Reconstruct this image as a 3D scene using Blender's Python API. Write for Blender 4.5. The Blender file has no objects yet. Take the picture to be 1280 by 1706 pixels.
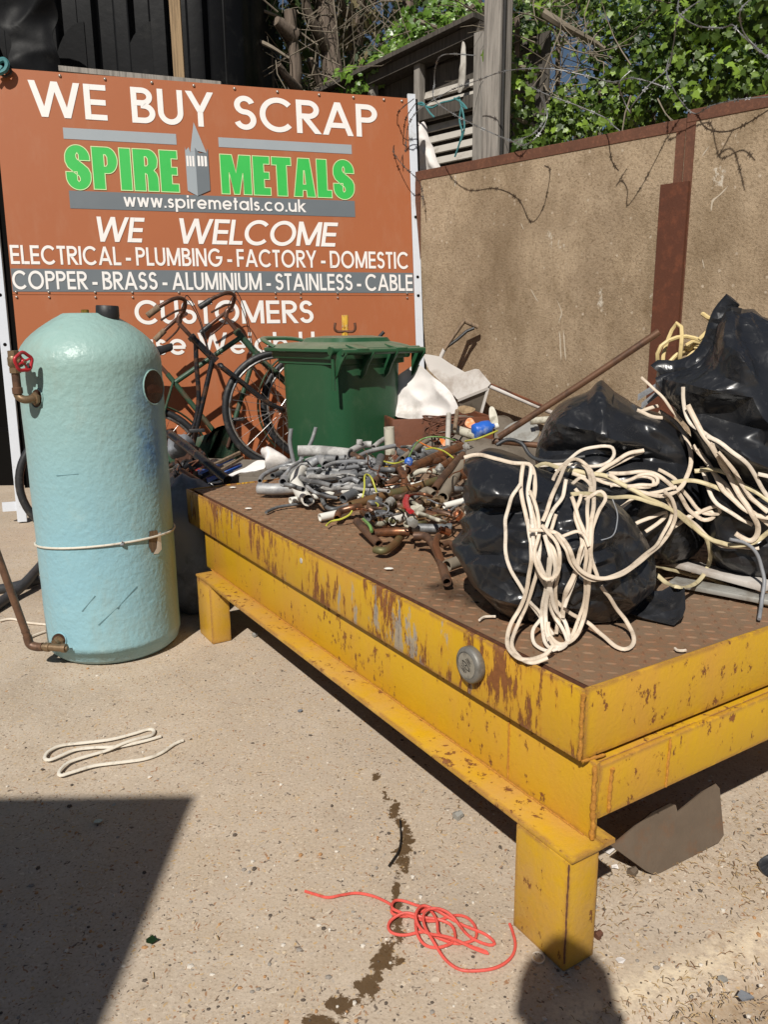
import bpy, bmesh, math, random
from math import sin, cos, pi, radians, sqrt, atan2
from mathutils import Vector, Matrix, noise
from mathutils.bvhtree import BVHTree
import numpy as np
random.seed(7)
V = Vector
SC = bpy.context.scene
COL = SC.collection

# ------------------------------------------------------------------ camera
F_PX, PITCH, ROLL, CAM_H = 1309.98, .229, -.0093, 1.1107
cF = V((0, cos(PITCH), -sin(PITCH)))
_r0 = V((1, 0, 0)); _u0 = V((0, sin(PITCH), cos(PITCH)))
cR = _r0*cos(ROLL) + _u0*sin(ROLL)
cU = -_r0*sin(ROLL) + _u0*cos(ROLL)
cO = V((0, 0, CAM_H))
cam_d = bpy.data.cameras.new('camera'); cam = bpy.data.objects.new('camera', cam_d); COL.objects.link(cam)
cam_d.sensor_fit = 'HORIZONTAL'; cam_d.sensor_width = 36; cam_d.lens = 36*F_PX/1280
cam_d.clip_start = .02; cam_d.clip_end = 2000
m = Matrix((cR, cU, -cF)).transposed().to_4x4(); m.translation = cO
cam.matrix_world = m
SC.camera = cam

# ------------------------------------------------------------------ sky and sun
SUN_DIR = V((.299, .952, -1.0)).normalized()          # the way the light travels
w = bpy.data.worlds.new('World'); SC.world = w; w.use_nodes = True
nt = w.node_tree
bg = nt.nodes['Background']
sky = nt.nodes.new('ShaderNodeTexSky'); sky.sky_type = 'NISHITA'; sky.sun_disc = False
sky.sun_elevation = radians(45); sky.sun_rotation = atan2(-SUN_DIR.x, -SUN_DIR.y)
sky.altitude = 50; sky.air_density = 1.0; sky.dust_density = .6; sky.ozone_density = 1.5
nt.links.new(sky.outputs[0], bg.inputs[0]); bg.inputs[1].default_value = .038
sl = bpy.data.lights.new('sun', 'SUN'); sl.energy = 4.95; sl.angle = radians(.55); sl.color = (1, .955, .88)
so = bpy.data.objects.new('sun', sl); COL.objects.link(so)
so.rotation_euler = SUN_DIR.to_track_quat('-Z', 'Y').to_euler(); so.location = (-3, -9, 10)
SC.view_settings.view_transform = 'Standard'; SC.view_settings.look = 'None'
SC.view_settings.exposure = 0.0; SC.view_settings.gamma = 1
SC.render.engine = 'CYCLES'
SC.cycles.max_bounces = 6; SC.cycles.diffuse_bounces = 3; SC.cycles.glossy_bounces = 3; SC.cycles.transmission_bounces = 4
SC.cycles.use_denoising = True

# ------------------------------------------------------------------ measuring helpers (pixels of the 1280 px photograph -> points at a real depth)
def ray(x, y): return cF + cR*((x-640)/F_PX) - cU*((y-853)/F_PX)
def onz(x, y, z):
    d = ray(x, y); return cO + d*((z-CAM_H)/d.z)
def onY(x, y, Y):
    d = ray(x, y); return cO + d*(Y/d.y)
def onpl(x, y, P, n):
    d = ray(x, y); return cO + d*(((P-cO).dot(n))/d.dot(n))

# platform frame: u runs back along its long side, v to the right along its short side
PH = 2.1278
uA = V((cos(PH), sin(PH), 0)); vA = V((sin(PH), -cos(PH), 0)); P0 = V((.3329, 1.2195, 0)); Z = V((0, 0, 1))
def pl(a, b, z): return P0 + uA*a + vA*b + Z*z
PL_L, PL_W, PL_H = 2.077, 1.25, .5144
# sign frame
SPH = -.2851; sO = V((-2.1286, 4.6999, 1.32)); sX = V((cos(SPH), -sin(SPH), 0)); sBk = V((sin(SPH), cos(SPH), 0))
sY = (Z + sBk*.1086).normalized(); sN = sX.cross(sY)          # sN points to the camera side
def sg(s, t, d=0): return sO + sX*s + sY*t + sN*d
# concrete wall frame
wD = V((.70, -.714, 0)).normalized(); wN = V((-.714, -.70, 0)).normalized(); wO = V((.247, 5.435, 0))
def wl(t, z, d=0): return wO + wD*t + Z*z + wN*d
def onwall(x, y, d=0): return onpl(x, y, wO + wN*d, wN)

# ------------------------------------------------------------------ splines
def catmull(P, n=8, closed=False):
    P = [V(p) for p in P]; out = []; L = len(P)
    rng = L if closed else L-1
    for i in range(rng):
        if closed: a, b, c, d = P[(i-1) % L], P[i], P[(i+1) % L], P[(i+2) % L]
        else: a, b, c, d = P[max(i-1, 0)], P[i], P[i+1], P[min(i+2, L-1)]
        for k in range(n):
            t = k/n
            out.append(.5*((2*b) + (c-a)*t + (2*a-5*b+4*c-d)*t*t + (3*b-a-3*c+d)*t**3))
    if not closed: out.append(P[-1])
    return out
def resample(P, step, closed=False):
    if closed: P = P+[P[0]]
    L = [0]
    for i in range(1, len(P)): L.append(L[-1]+(P[i]-P[i-1]).length)
    n = max(2, int(round(L[-1]/step))); out = []; j = 0
    for k in range(n+(0 if closed else 1)):
        s = L[-1]*k/n
        while j < len(L)-2 and L[j+1] < s: j += 1
        t = (s-L[j])/max(1e-9, L[j+1]-L[j]); out.append(P[j].lerp(P[j+1], min(1, max(0, t))))
    return out

# ------------------------------------------------------------------ mesh builder
class MB:
    def __init__(s): s.v = []; s.f = []; s.m = []
    def add(s, vs, fs, mi=0):
        o = len(s.v); s.v += [V(p) for p in vs]; s.f += [tuple(o+i for i in q) for q in fs]; s.m += [mi]*len(fs); return s
    def box(s, o, a, b, c, mi=0):
        o, a, b, c = V(o), V(a), V(b), V(c)
        return s.add([o, o+a, o+a+b, o+b, o+c, o+a+c, o+a+b+c, o+b+c],
                     [(0, 3, 2, 1), (4, 5, 6, 7), (0, 1, 5, 4), (1, 2, 6, 5), (2, 3, 7, 6), (3, 0, 4, 7)], mi)
    def cbox(s, c, x, y, z, mi=0):
        c, x, y, z = V(c), V(x), V(y), V(z); return s.box(c-x/2-y/2-z/2, x, y, z, mi)
    def bar(s, a, b, wv, t, mi=0):
        """a board from a to b, wv = full width vector, t = full thickness vector"""
        a, b, wv, t = V(a), V(b), V(wv), V(t); return s.box(a-wv/2-t/2, b-a, wv, t, mi)
    def tube(s, P, r, n=8, mi=0, caps=True, closed=False, flat=None, face=None, hollow=0):
        """sweep; flat=(rx, ry) gives a flat section whose thin side looks along face(p)"""
        P = [V(p) for p in P]; L = len(P)
        if L < 2: return s
        R = r if isinstance(r, (list, tuple)) else [r]*L
        T = []
        for i in range(L):
            if closed: t = P[(i+1) % L]-P[i-1]
            else: t = P[min(i+1, L-1)]-P[max(i-1, 0)]
            T.append(t.normalized() if t.length > 1e-9 else V((0, 0, 1)))
        ref = V((0, 0, 1)) if abs(T[0].z) < .9 else V((1, 0, 0))
        N = (ref-T[0]*ref.dot(T[0])).normalized(); o = len(s.v); rings = []
        def ring(scale):
            nonlocal N
            st = len(s.v); Nn = N
            for i in range(L):
                if face is not None:
                    q = face(P[i]); q = q-T[i]*q.dot(T[i])
                    if q.length > 1e-6: Nn = q.normalized()
                else:
                    q = Nn-T[i]*Nn.dot(T[i]); Nn = q.normalized() if q.length > 1e-6 else Nn
                B = T[i].cross(Nn)
                for k in range(n):
                    a = 2*pi*k/n
                    if flat: s.v.append(P[i]+B*(cos(a)*flat[0]*scale)+Nn*(sin(a)*flat[1]*scale))
                    else: s.v.append(P[i]+(Nn*cos(a)+B*sin(a))*(R[i]*scale))
            for i in range(L if closed else L-1):
                j = (i+1) % L
                for k in range(n):
                    k2 = (k+1) % n
                    s.f.append((st+i*n+k, st+i*n+k2, st+j*n+k2, st+j*n+k)); s.m.append(mi)
            return st
        a = ring(1)
        if hollow and not closed:
            b = ring(hollow)
            for i in (0, L-1):
                for k in range(n):
                    k2 = (k+1) % n; s.f.append((a+i*n+k, a+i*n+k2, b+i*n+k2, b+i*n+k)); s.m.append(mi)
        elif caps and not closed:
            s.f.append(tuple(a+k for k in range(n))); s.m.append(mi)
            s.f.append(tuple(a+(L-1)*n+k for k in reversed(range(n)))); s.m.append(mi)
        return s
    def lathe(s, o, ax, prof, n=24, mi=0, a0=0):
        """prof: list of (radius, height along ax)"""
        o, ax = V(o), V(ax).normalized()
        ref = V((0, 0, 1)) if abs(ax.z) < .9 else V((1, 0, 0))
        X = (ref-ax*ref.dot(ax)).normalized(); Y = ax.cross(X); st = len(s.v)
        for r, h in prof:
            for k in range(n):
                a = a0+2*pi*k/n; s.v.append(o+ax*h+(X*cos(a)+Y*sin(a))*max(r, 1e-5))
        for i in range(len(prof)-1):
            for k in range(n):
                k2 = (k+1) % n; s.f.append((st+i*n+k, st+i*n+k2, st+(i+1)*n+k2, st+(i+1)*n+k)); s.m.append(mi)
        s.f.append(tuple(st+k for k in reversed(range(n)))); s.m.append(mi)
        e = st+(len(prof)-1)*n; s.f.append(tuple(e+k for k in range(n))); s.m.append(mi)
        return s
    def prism(s, P, d, mi=0):
        """polygon P pushed along vector d"""
        P = [V(p) for p in P]; d = V(d); n = len(P)
        return s.add(P+[p+d for p in P], [tuple(range(n)), tuple(reversed(range(n, 2*n)))]+[(i, i+n, (i+1) % n+n, (i+1) % n) for i in range(n)], mi)
    def poly(s, P, mi=0): return s.add(P, [tuple(range(len(P)))], mi)
    def ball(s, c, r, n=10, mi=0, sc=(1, 1, 1)):
        c = V(c); st = len(s.v); m_ = n//2+1
        for i in range(m_+1):
            t = pi*i/m_
            for k in range(n):
                a = 2*pi*k/n; s.v.append(c+V((sin(t)*cos(a)*sc[0], sin(t)*sin(a)*sc[1], cos(t)*sc[2]))*r)
        for i in range(m_):
            for k in range(n):
                k2 = (k+1) % n; s.f.append((st+i*n+k, st+(i+1)*n+k, st+(i+1)*n+k2, st+i*n+k2)); s.m.append(mi)
        return s
    def build(s, name, mats, parent=None, smooth=True, bevel=0, sharp=40, recalc=True, root=None):
        me = bpy.data.meshes.new(name)
        off = V((0, 0, 0))
        r = parent
        while r is not None:
            off = off+r.location; r = r.parent
        if root is not None: off = off+V(root)
        me.from_pydata([p-off for p in s.v], [], s.f)
        if not isinstance(mats, (list, tuple)): mats = [mats]
        for q in mats: me.materials.append(q)
        me.polygons.foreach_set('material_index', s.m)
        bm = bmesh.new(); bm.from_mesh(me)
        bmesh.ops.remove_doubles(bm, verts=bm.verts, dist=1e-6)
        if recalc: bmesh.ops.recalc_face_normals(bm, faces=bm.faces)
        if bevel:
            es = [e for e in bm.edges if len(e.link_faces) == 2 and e.calc_face_angle(0) > .6]
            bmesh.ops.bevel(bm, geom=es, offset=bevel, segments=2, affect='EDGES', profile=.5, clamp_overlap=True)
        bm.to_mesh(me); bm.free()
        if smooth:
            me.polygons.foreach_set('use_smooth', [True]*len(me.polygons)); me.set_sharp_from_angle(angle=radians(sharp))
        me.update()
        o = bpy.data.objects.new(name, me); COL.objects.link(o)
        if root is not None: o.location = V(root)
        if parent is not None: o.parent = parent
        return o
def tag(o, label, cat, group=None):
    o['label'] = label; o['category'] = cat
    if group: o['group'] = group
    return o
def thing(name, label, cat, loc, group=None):
    o = bpy.data.objects.new(name, None); COL.objects.link(o); o.location = V(loc); o.empty_display_size = .1
    return tag(o, label, cat, group)
def struct(o, kind='structure'):
    o['kind'] = kind; return o

# ------------------------------------------------------------------ materials
def srgb(r, g, b):
    return tuple((c/255/12.92 if c/255 <= .04045 else ((c/255+.055)/1.055)**2.4) for c in (r, g, b))
class NT:
    """short hand for a material's nodes"""
    def __init__(s, name):
        s.mat = bpy.data.materials.new(name); s.mat.use_nodes = True; s.t = s.mat.node_tree; s.t.nodes.clear()
        s.out = s.t.nodes.new('ShaderNodeOutputMaterial'); s.p = s.t.nodes.new('ShaderNodeBsdfPrincipled')
        s.t.links.new(s.p.outputs[0], s.out.inputs[0]); s.co = s.t.nodes.new('ShaderNodeTexCoord').outputs['Object']
    def L(s, a, b): s.t.links.new(a, b)
    def inp(s, sock, v):
        if v is None: return
        if hasattr(v, 'is_output') or isinstance(v, bpy.types.NodeSocket): s.L(v, sock)
        else:
            if sock.type == 'RGBA' and len(v) == 3: v = (*v, 1)
            sock.default_value = v
    def map(s, sc=(1, 1, 1), rot=(0, 0, 0), loc=(0, 0, 0), v=None):
        n = s.t.nodes.new('ShaderNodeMapping'); s.L(v or s.co, n.inputs[0]); n.inputs['Scale'].default_value = sc; n.inputs['Rotation'].default_value = rot; n.inputs['Location'].default_value = loc
        return n.outputs[0]
    def noise(s, scale=5, detail=4, rough=.55, v=None, dist=0, col=False):
        n = s.t.nodes.new('ShaderNodeTexNoise'); s.L(v or s.co, n.inputs['Vector']); n.inputs['Scale'].default_value = scale
        n.inputs['Detail'].default_value = detail; n.inputs['Roughness'].default_value = rough; n.inputs['Distortion'].default_value = dist
        return n.outputs[1 if col else 0]
    def vor(s, scale=5, feat='F1', v=None, out='Distance', rnd=1):
        n = s.t.nodes.new('ShaderNodeTexVoronoi'); n.feature = feat; s.L(v or s.co, n.inputs['Vector']); n.inputs['Scale'].default_value = scale
        n.inputs['Randomness'].default_value = rnd
        return n.outputs[out]
    def ramp(s, fac, stops, interp='LINEAR'):
        n = s.t.nodes.new('ShaderNodeValToRGB'); n.color_ramp.interpolation = interp; e = n.color_ramp.elements
        while len(e) < len(stops): e.new(.5)
        for q, (p, c) in zip(e, stops):
            q.position = p; q.color = (c, c, c, 1) if isinstance(c, (int, float)) else (*c, 1)
        s.L(fac, n.inputs[0]); return n.outputs[0]
    def mix(s, fac, a, b, mode='MIX'):
        n = s.t.nodes.new('ShaderNodeMix'); n.data_type = 'RGBA'; n.blend_type = mode
        s.inp(n.inputs[0], fac); s.inp(n.inputs[6], a); s.inp(n.inputs[7], b); return n.outputs[2]
    def math(s, op, a, b=0, clamp=False):
        n = s.t.nodes.new('ShaderNodeMath'); n.operation = op; n.use_clamp = clamp; s.inp(n.inputs[0], a); s.inp(n.inputs[1], b); return n.outputs[0]
    def attr(s, name):
        n = s.t.nodes.new('ShaderNodeAttribute'); n.attribute_name = name; return n.outputs['Fac']
    def sep(s, v=None):
        n = s.t.nodes.new('ShaderNodeSeparateXYZ'); s.L(v or s.co, n.inputs[0]); return n.outputs
    def rnd(s):
        return s.t.nodes.new('ShaderNodeObjectInfo').outputs['Random']
    def bump(s, h, dist=.01, strength=1, prev=None):
        n = s.t.nodes.new('ShaderNodeBump'); n.inputs['Strength'].default_value = strength; n.inputs['Distance'].default_value = dist
        s.L(h, n.inputs['Height'])
        if prev is not None: s.L(prev, n.inputs['Normal'])
        return n.outputs[0]
    def fin(s, col=None, rough=None, metal=None, nrm=None, spec=None, **kw):
        s.inp(s.p.inputs['Base Color'], col); s.inp(s.p.inputs['Roughness'], rough); s.inp(s.p.inputs['Metallic'], metal)
        if nrm is not None: s.L(nrm, s.p.inputs['Normal'])
        s.inp(s.p.inputs['Specular IOR Level'], spec)
        for k, v_ in kw.items(): s.inp(s.p.inputs[k], v_)
        return s.mat

def plain(name, col, rough=.5, metal=0, var=.15, scale=12, bump=.002, bscale=60, dirt=None, dirt_amt=.5, spec=None, stretch=(1, 1, 1)):
    """a colour that wanders a little, with fine bump and blotches of dirt"""
    q = NT(name); co = q.map(stretch)
    c = q.mix(q.noise(scale, 5, .6, co), tuple(x*(1-var) for x in col), tuple(min(1, x*(1+var)) for x in col))
    r = q.math('MULTIPLY_ADD', q.noise(scale*2.3, 3, .6, co), .25); r.node.inputs[2].default_value = rough-.12
    if dirt:
        mk = q.ramp(q.noise(scale*.8, 8, .68, co), [(.62-dirt_amt*.25, 0), (.72-dirt_amt*.2, 1)])
        c = q.mix(mk, c, dirt)
    nb = q.bump(q.noise(bscale, 4, .6), bump, .6) if bump else None
    return q.fin(c, r, metal, nb, spec)

def concrete_ground():
    q = NT('yard concrete')
    st, soil, pale = q.attr('stain'), q.attr('soil'), q.attr('pale')
    base = q.mix(q.noise(2.2, 6, .62), (.44, .360, .278), (.615, .518, .41))
    base = q.mix(q.ramp(q.noise(.8, 6, .68, dist=.5), [(.42, 0), (.6, .6)]), base, (.37, .295, .225))
    base = q.mix(q.ramp(q.noise(9, 6, .65), [(.42, 0), (.62, 1)]), base, (.47, .38, .285))
    base = q.mix(q.ramp(q.noise(1.1, 4, .6), [(.55, 0), (.7, .55)]), base, (.29, .23, .175))
    sp = q.noise(150, 3, .7)
    base = q.mix(q.ramp(sp, [(.33, .55), (.47, 0)]), base, (.24, .175, .12))
    base = q.mix(q.ramp(sp, [(.58, 0), (.72, .7)]), base, (.62, .52, .40))
    # exposed stones, three sizes
    for sc, lo, hi, th in ((46, .05, .09, .045), (95, .10, .17, .12), (190, .14, .25, .2)):
        wv = q.mix(.06, q.co, q.noise(30, 2, .5, col=True))
        d = q.vor(sc, v=wv); cell = q.vor(sc, v=wv, out='Color')
        s_ = q.sep(cell)
        on = q.math('LESS_THAN', s_[0], th)
        mk = q.math('MULTIPLY', q.ramp(d, [(lo*2.4, 1), (hi*2.4, 0)]), on)
        stone = q.ramp(s_[1], [(0, (.10, .075, .06)), (.2, (.30, .15, .07)), (.4, (.50, .33, .15)), (.62, (.62, .53, .42)), (.85, (.42, .36, .30)), (1, (.2, .17, .15))], 'CONSTANT')
        base = q.mix(q.math('MULTIPLY', mk, .85), base, stone)
    base = q.mix(q.math('MULTIPLY', pale, q.ramp(q.noise(45, 5, .7), [(.36, 0), (.55, .9)])), base, (.74, .62, .45))
    n2 = q.noise(28, 6, .7)
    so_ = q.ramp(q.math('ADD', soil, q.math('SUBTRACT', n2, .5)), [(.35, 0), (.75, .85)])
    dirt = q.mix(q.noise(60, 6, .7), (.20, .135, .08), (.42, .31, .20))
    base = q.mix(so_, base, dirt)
    wet = q.ramp(q.math('MULTIPLY', q.math('ADD', st, q.math('MULTIPLY', q.math('SUBTRACT', q.noise(26, 9, .7, dist=.4), .5), 3.2)), q.ramp(st, [(0, 0), (.22, 1)])), [(.50, 0), (.60, 1)])
    base = q.mix(q.math('MULTIPLY', wet, .93), base, q.mix(q.noise(40, 4), (.065, .036, .013), (.11, .062, .025)))
    h = q.math('ADD', q.math('MULTIPLY', q.noise(120, 6, .7), .6), q.noise(14, 5, .6))
    rg = q.math('SUBTRACT', .92, q.math('MULTIPLY', wet, .45))
    return q.fin(base, rg, 0, q.bump(h, .0035, .6), .3)

def yellow_paint(name, heavy, dusty=False):
    q = NT(name)
    base = q.mix(q.noise(6, 5, .6), (.50, .285, .010), (.60, .355, .016))
    base = q.mix(q.ramp(q.noise(3.5, 6, .7, q.map((1, 1, .35))), [(.45, 0), (.7, .65)]), base, (.52, .255, .055))    # chalky orange dust
    if dusty: base = q.mix(q.ramp(q.noise(7, 7, .7), [(.35, .0), (.7, .8)]), base, (.50, .29, .10))
    st = q.map((1, 1, .22 if heavy else .6))
    n = q.noise(44, 9, .74, st)
    reg = q.noise(4.5, 3, .5)
    th = q.math('ADD', n, q.math('MULTIPLY', q.math('SUBTRACT', reg, .5), .55 if heavy else .35))
    rust = q.ramp(th, [(.53, 0), (.555, 1)] if heavy else [(.598, 0), (.62, 1)])
    rcol = q.mix(q.noise(70, 5, .7), (.10, .032, .012), (.30, .115, .03))
    col = q.mix(rust, base, rcol)
    halo = q.ramp(th, [(.47, 0), (.545, .55), (.62, .55)] if heavy else [(.56, 0), (.622, .45), (.7, .45)])
    col = q.mix(q.math('MULTIPLY', halo, q.math('SUBTRACT', 1, rust)), col, (.45, .16, .02))
    if heavy:
        gn = q.noise(22, 8, .7, q.map((1, 1, .3), loc=(3, 1, 4)))
        g = q.ramp(q.math('ADD', gn, q.math('MULTIPLY', q.math('SUBTRACT', q.noise(2.6, 2, .5, q.map(loc=(7, 2, 5))), .5), .5)), [(.61, 0), (.64, .8)])
        col = q.mix(g, col, (.30, .29, .27))
    bv = q.t.nodes.new('ShaderNodeBevel'); bv.samples = 4; bv.inputs['Radius'].default_value = .016
    dt = q.t.nodes.new('ShaderNodeVectorMath'); dt.operation = 'DOT_PRODUCT'; q.L(bv.outputs[0], dt.inputs[0]); q.L(q.t.nodes.new('ShaderNodeNewGeometry').outputs['Normal'], dt.inputs[1])
    ed = q.ramp(q.math('SUBTRACT', 1, dt.outputs['Value']), [(.004, 0), (.09, 1)])
    em = q.math('MULTIPLY', ed, q.ramp(q.noise(21, 8, .72), [(.40, 0), (.50, .95)]))
    col = q.mix(em, col, q.mix(q.noise(60, 5, .7), (.13, .05, .022), (.36, .17, .075)))
    h = q.math('ADD', q.math('MULTIPLY', rust, -.5), q.math('MULTIPLY', q.noise(90, 5, .7), .5))
    return q.fin(col, q.mix(rust, (.42,)*3, (.85,)*3), 0, q.bump(h, .0035, .8), .4)

M = {}
M['ground'] = concrete_ground()
M['yellow_worn'] = yellow_paint('worn yellow paint', True)
M['yellow'] = yellow_paint('yellow paint', False)
M['yellow_dusty'] = yellow_paint('dusty yellow paint', False, True)
def rusty_plate():
    q = NT('brown chequer plate')
    c = q.mix(q.noise(5, 7, .65), (.165, .100, .058), (.29, .19, .115))
    c = q.mix(q.ramp(q.noise(60, 6, .7), [(.45, 0), (.65, .7)]), c, (.30, .14, .07))
    c = q.mix(q.ramp(q.noise(1.7, 4, .6), [(.5, 0), (.66, .6)]), c, (.24, .18, .13))
    edge = q.attr('wear')
    c = q.mix(q.math('MULTIPLY', edge, q.ramp(q.noise(30, 5, .7), [(.35, 0), (.65, .7)])), c, (.23, .10, .05))
    c = q.mix(q.attr('oil'), c, (.02, .014, .010))
    r = q.math('SUBTRACT', .72, q.math('MULTIPLY', q.attr('oil'), .3))
    return q.fin(c, r, .15, q.bump(q.noise(160, 5, .7), .002, .6), .4)
M['plate'] = rusty_plate()
def rust(name, a, b, sc=9, metal=.1, rough=.75):
    q = NT(name)
    c = q.mix(q.noise(sc, 7, .68), a, b)
    c = q.mix(q.ramp(q.noise(sc*6, 6, .7), [(.5, 0), (.7, .6)]), c, tuple(x*1.5 for x in b))
    return q.fin(c, rough, metal, q.bump(q.noise(sc*12, 5, .7), .002, .7))
M['rust'] = rust('rust brown steel', (.07, .028, .016), (.165, .066, .035))
M['rust_dark'] = rust('dark rust oxide', (.058, .019, .009), (.125, .037, .015), 3)
M['weld'] = rust('weld bead', (.30, .12, .025), (.55, .26, .03), 40)
def wallmat():
    q = NT('pebbly precast concrete')
    c = q.mix(q.ramp(q.noise(1.7, 8, .7, q.map((1, 1, .7))), [(.34, 0), (.66, 1)]), (.225, .160, .096), (.47, .365, .255))
    c = q.mix(q.ramp(q.noise(5, 7, .68, q.map((1, 1, .45))), [(.46, 0), (.66, .8)]), c, (.44, .335, .225))
    c = q.mix(q.ramp(q.noise(70, 5, .72), [(.38, .5), (.50, 0)]), c, (.13, .088, .048))
    c = q.mix(q.ramp(q.noise(95, 4, .7, q.map(loc=(4, 4, 4))), [(.60, 0), (.70, .8)]), c, (.45, .345, .225))
    d = q.vor(38); k = q.sep(q.vor(38, out='Color'))
    c = q.mix(q.math('MULTIPLY', q.ramp(d, [(.2, 1), (.35, 0)]), q.math('LESS_THAN', k[0], .05)), c, (.50, .41, .31))
    # lime splashes
    l = q.ramp(q.math('ADD', q.noise(6.5, 8, .74, q.map((1, 1, .55))), q.math('MULTIPLY', q.math('SUBTRACT', q.noise(1.3, 2, .5, q.map(loc=(9, 1, 2))), .5), .5)), [(.64, 0), (.68, .9)])
    c = q.mix(l, c, (.58, .52, .43))
    c = q.mix(q.ramp(q.noise(.9, 4, .6, q.map(loc=(2, 8, 3))), [(.48, 0), (.66, .6)]), c, (.15, .10, .058))
    h = q.math('ADD', q.math('MULTIPLY', q.noise(75, 6, .72), .8), q.math('MULTIPLY', q.noise(12, 4, .6), .5))
    return q.fin(c, .93, 0, q.bump(h, .010, .8), .2)
M['wall'] = wallmat()
def signmat():
    q = NT('faded terracotta sign sheet')
    c = q.mix(q.noise(1.2, 4, .5), (.345, .112, .046), (.395, .13, .052))
    c = q.mix(q.ramp(q.noise(8, 6, .7, q.map((1, 1, .3))), [(.5, 0), (.75, .4)]), c, (.40, .19, .11))
    return q.fin(c, .42, 0, q.bump(q.noise(2.5, 3, .5), .004, .25), .35)
M['sign'] = signmat()
M['vinyl_white'] = plain('white vinyl', (.80, .77, .74), .45, 0, .04, 5, 0)
M['vinyl_green'] = plain('green vinyl', (.035, .46, .075), .45, 0, .08, 5, 0)
M['vinyl_cream'] = plain('pale green outline', (.56, .72, .36), .5, 0, .05, 5, 0)
M['vinyl_grey'] = plain('light grey vinyl', (.31, .345, .37), .45, 0, .05, 5, 0)
M['vinyl_dark'] = plain('dark grey vinyl', (.135, .155, .17), .45, 0, .05, 5, 0)
M['white_metal'] = plain('white painted strip', (.62, .65, .70), .4, 0, .06, 8, .0005, 60, (.42, .42, .40), .25)
M['dark'] = plain('black gap', (.006, .0055, .005), .9, 0, .1, 8, 0, spec=.05)  # near-black for gaps, and for shade put into the outbuilding's boards
M['scratch'] = plain('darker teal scratch in foam', (.11, .21, .235), .8, 0, .2, 30, 0)  # scratches in a teal slightly darker than the foam
M['steel'] = plain('dull bolt steel', (.48, .46, .42), .38, .75, .2, 40, .0005)
def tankmat():
    q = NT('pale blue foam lagging')
    z = q.sep()[2]
    c = q.mix(q.ramp(z, [(.45, 0), (1.0, 1)]), (.225, .43, .525), (.265, .40, .365))
    c = q.mix(q.noise(4, 5, .6), c, q.mix(.55, c, (.33, .50, .47)))
    c = q.mix(q.ramp(q.noise(16, 7, .7), [(.57, 0), (.8, .35)]), c, (.40, .52, .50))
    c = q.mix(q.math('MULTIPLY', q.attr('tan'), .62), c, (.33, .29, .14))
    c = q.mix(q.math('MULTIPLY', q.attr('blue'), q.ramp(q.noise(22, 6, .7), [(.3, 1), (.65, .25)])), c, (.045, .17, .44))
    c = q.mix(q.math('MULTIPLY', q.ramp(z, [(.0, .6), (.06, 0)]), q.noise(12, 5)), c, (.24, .22, .18))
    c = q.mix(q.ramp(q.noise(11, 9, .75, q.map(loc=(5, 3, 1))), [(.70, 0), (.73, .55)]), c, (.14, .2, .2))
    gr = q.ramp(q.math('ADD', q.noise(5, 8, .74, q.map((1, 1, .35))), q.math('MULTIPLY', q.math('SUBTRACT', q.noise(2.1, 2, .5), .5), .4)), [(.53, 0), (.72, .5)])
    c = q.mix(gr, c, (.27, .32, .27))
    c = q.mix(q.ramp(q.noise(19, 9, .78, q.map((1, 1, .6), loc=(3, 3, 8))), [(.66, 0), (.70, .6)]), c, (.52, .55, .50))
    h = q.math('ADD', q.noise(55, 2, .5), q.math('MULTIPLY', q.noise(9, 3, .6), 1.2))
    return q.fin(c, .40, 0, q.bump(h, .0065, .42), .4)
M['tank'] = tankmat()
M['brass'] = plain('tarnished brass', (.225, .15, .085), .45, .5, .35, 50, .001, 90, (.12, .09, .05), .4)
M['brass_bright'] = plain('bright brass', (.52, .34, .08), .3, .9, .2, 40, .0005)
M['copper'] = plain('dull copper', (.30, .13, .065), .38, .65, .35, 22, .001, 90, (.15, .085, .055), .6)
M['copper_brown'] = plain('brown oxidised copper', (.16, .085, .05), .5, .35, .35, 16, .001, 90, (.085, .05, .035), .55)
M['copper_green'] = plain('verdigris copper', (.21, .115, .05), .5, .4, .4, 9, .001, 90, (.14, .13, .06), .7)
M['copper_bright'] = plain('bright copper', (.56, .21, .10), .28, .85, .2, 20, .0005)
M['lead'] = plain('grey lead pipe', (.25, .255, .265), .5, .2, .25, 14, .002, 70, (.42, .42, .41), .45)
M['lead_dark'] = plain('dark grey lead pipe', (.115, .12, .125), .5, .25, .3, 14, .002, 70, (.24, .24, .24), .45)
M['lead_pale'] = plain('whitened lead pipe', (.46, .45, .43), .65, .05, .2, 14, .002, 70, (.26, .25, .24), .5)
M['pvc'] = plain('white plastic pipe', (.72, .70, .64), .4, 0, .08, 12, .0005, 60, (.5, .45, .36), .25)
M['pvc_dirty'] = plain('grimy white plastic', (.52, .49, .40), .55, 0, .15, 20, .001, 60, (.26, .24, .18), .5)
M['red_paint'] = plain('red paint', (.42, .022, .03), .35, 0, .2, 40, .001, 80, (.25, .05, .05), .3)
M['black_rubber'] = plain('black rubber', (.018, .018, .02), .5, 0, .3, 30, .001, 90, (.06, .056, .05), .35)
M['black_paint'] = plain('chipped black paint', (.012, .012, .014), .28, 0, .3, 25, .0008, 80, (.07, .035, .02), .4)
M['green_paint'] = plain('faded green paint', (.024, .066, .036), .5, 0, .35, 20, .0008, 80, (.075, .06, .035), .55)
M['chrome_rust'] = plain('rusted handlebar', (.115, .06, .042), .4, .45, .4, 30, .001, 80, (.06, .03, .02), .5)
M['rim'] = plain('dull rim steel', (.42, .41, .40), .3, .8, .25, 30, .0005, 80, (.18, .10, .06), .4)
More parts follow.
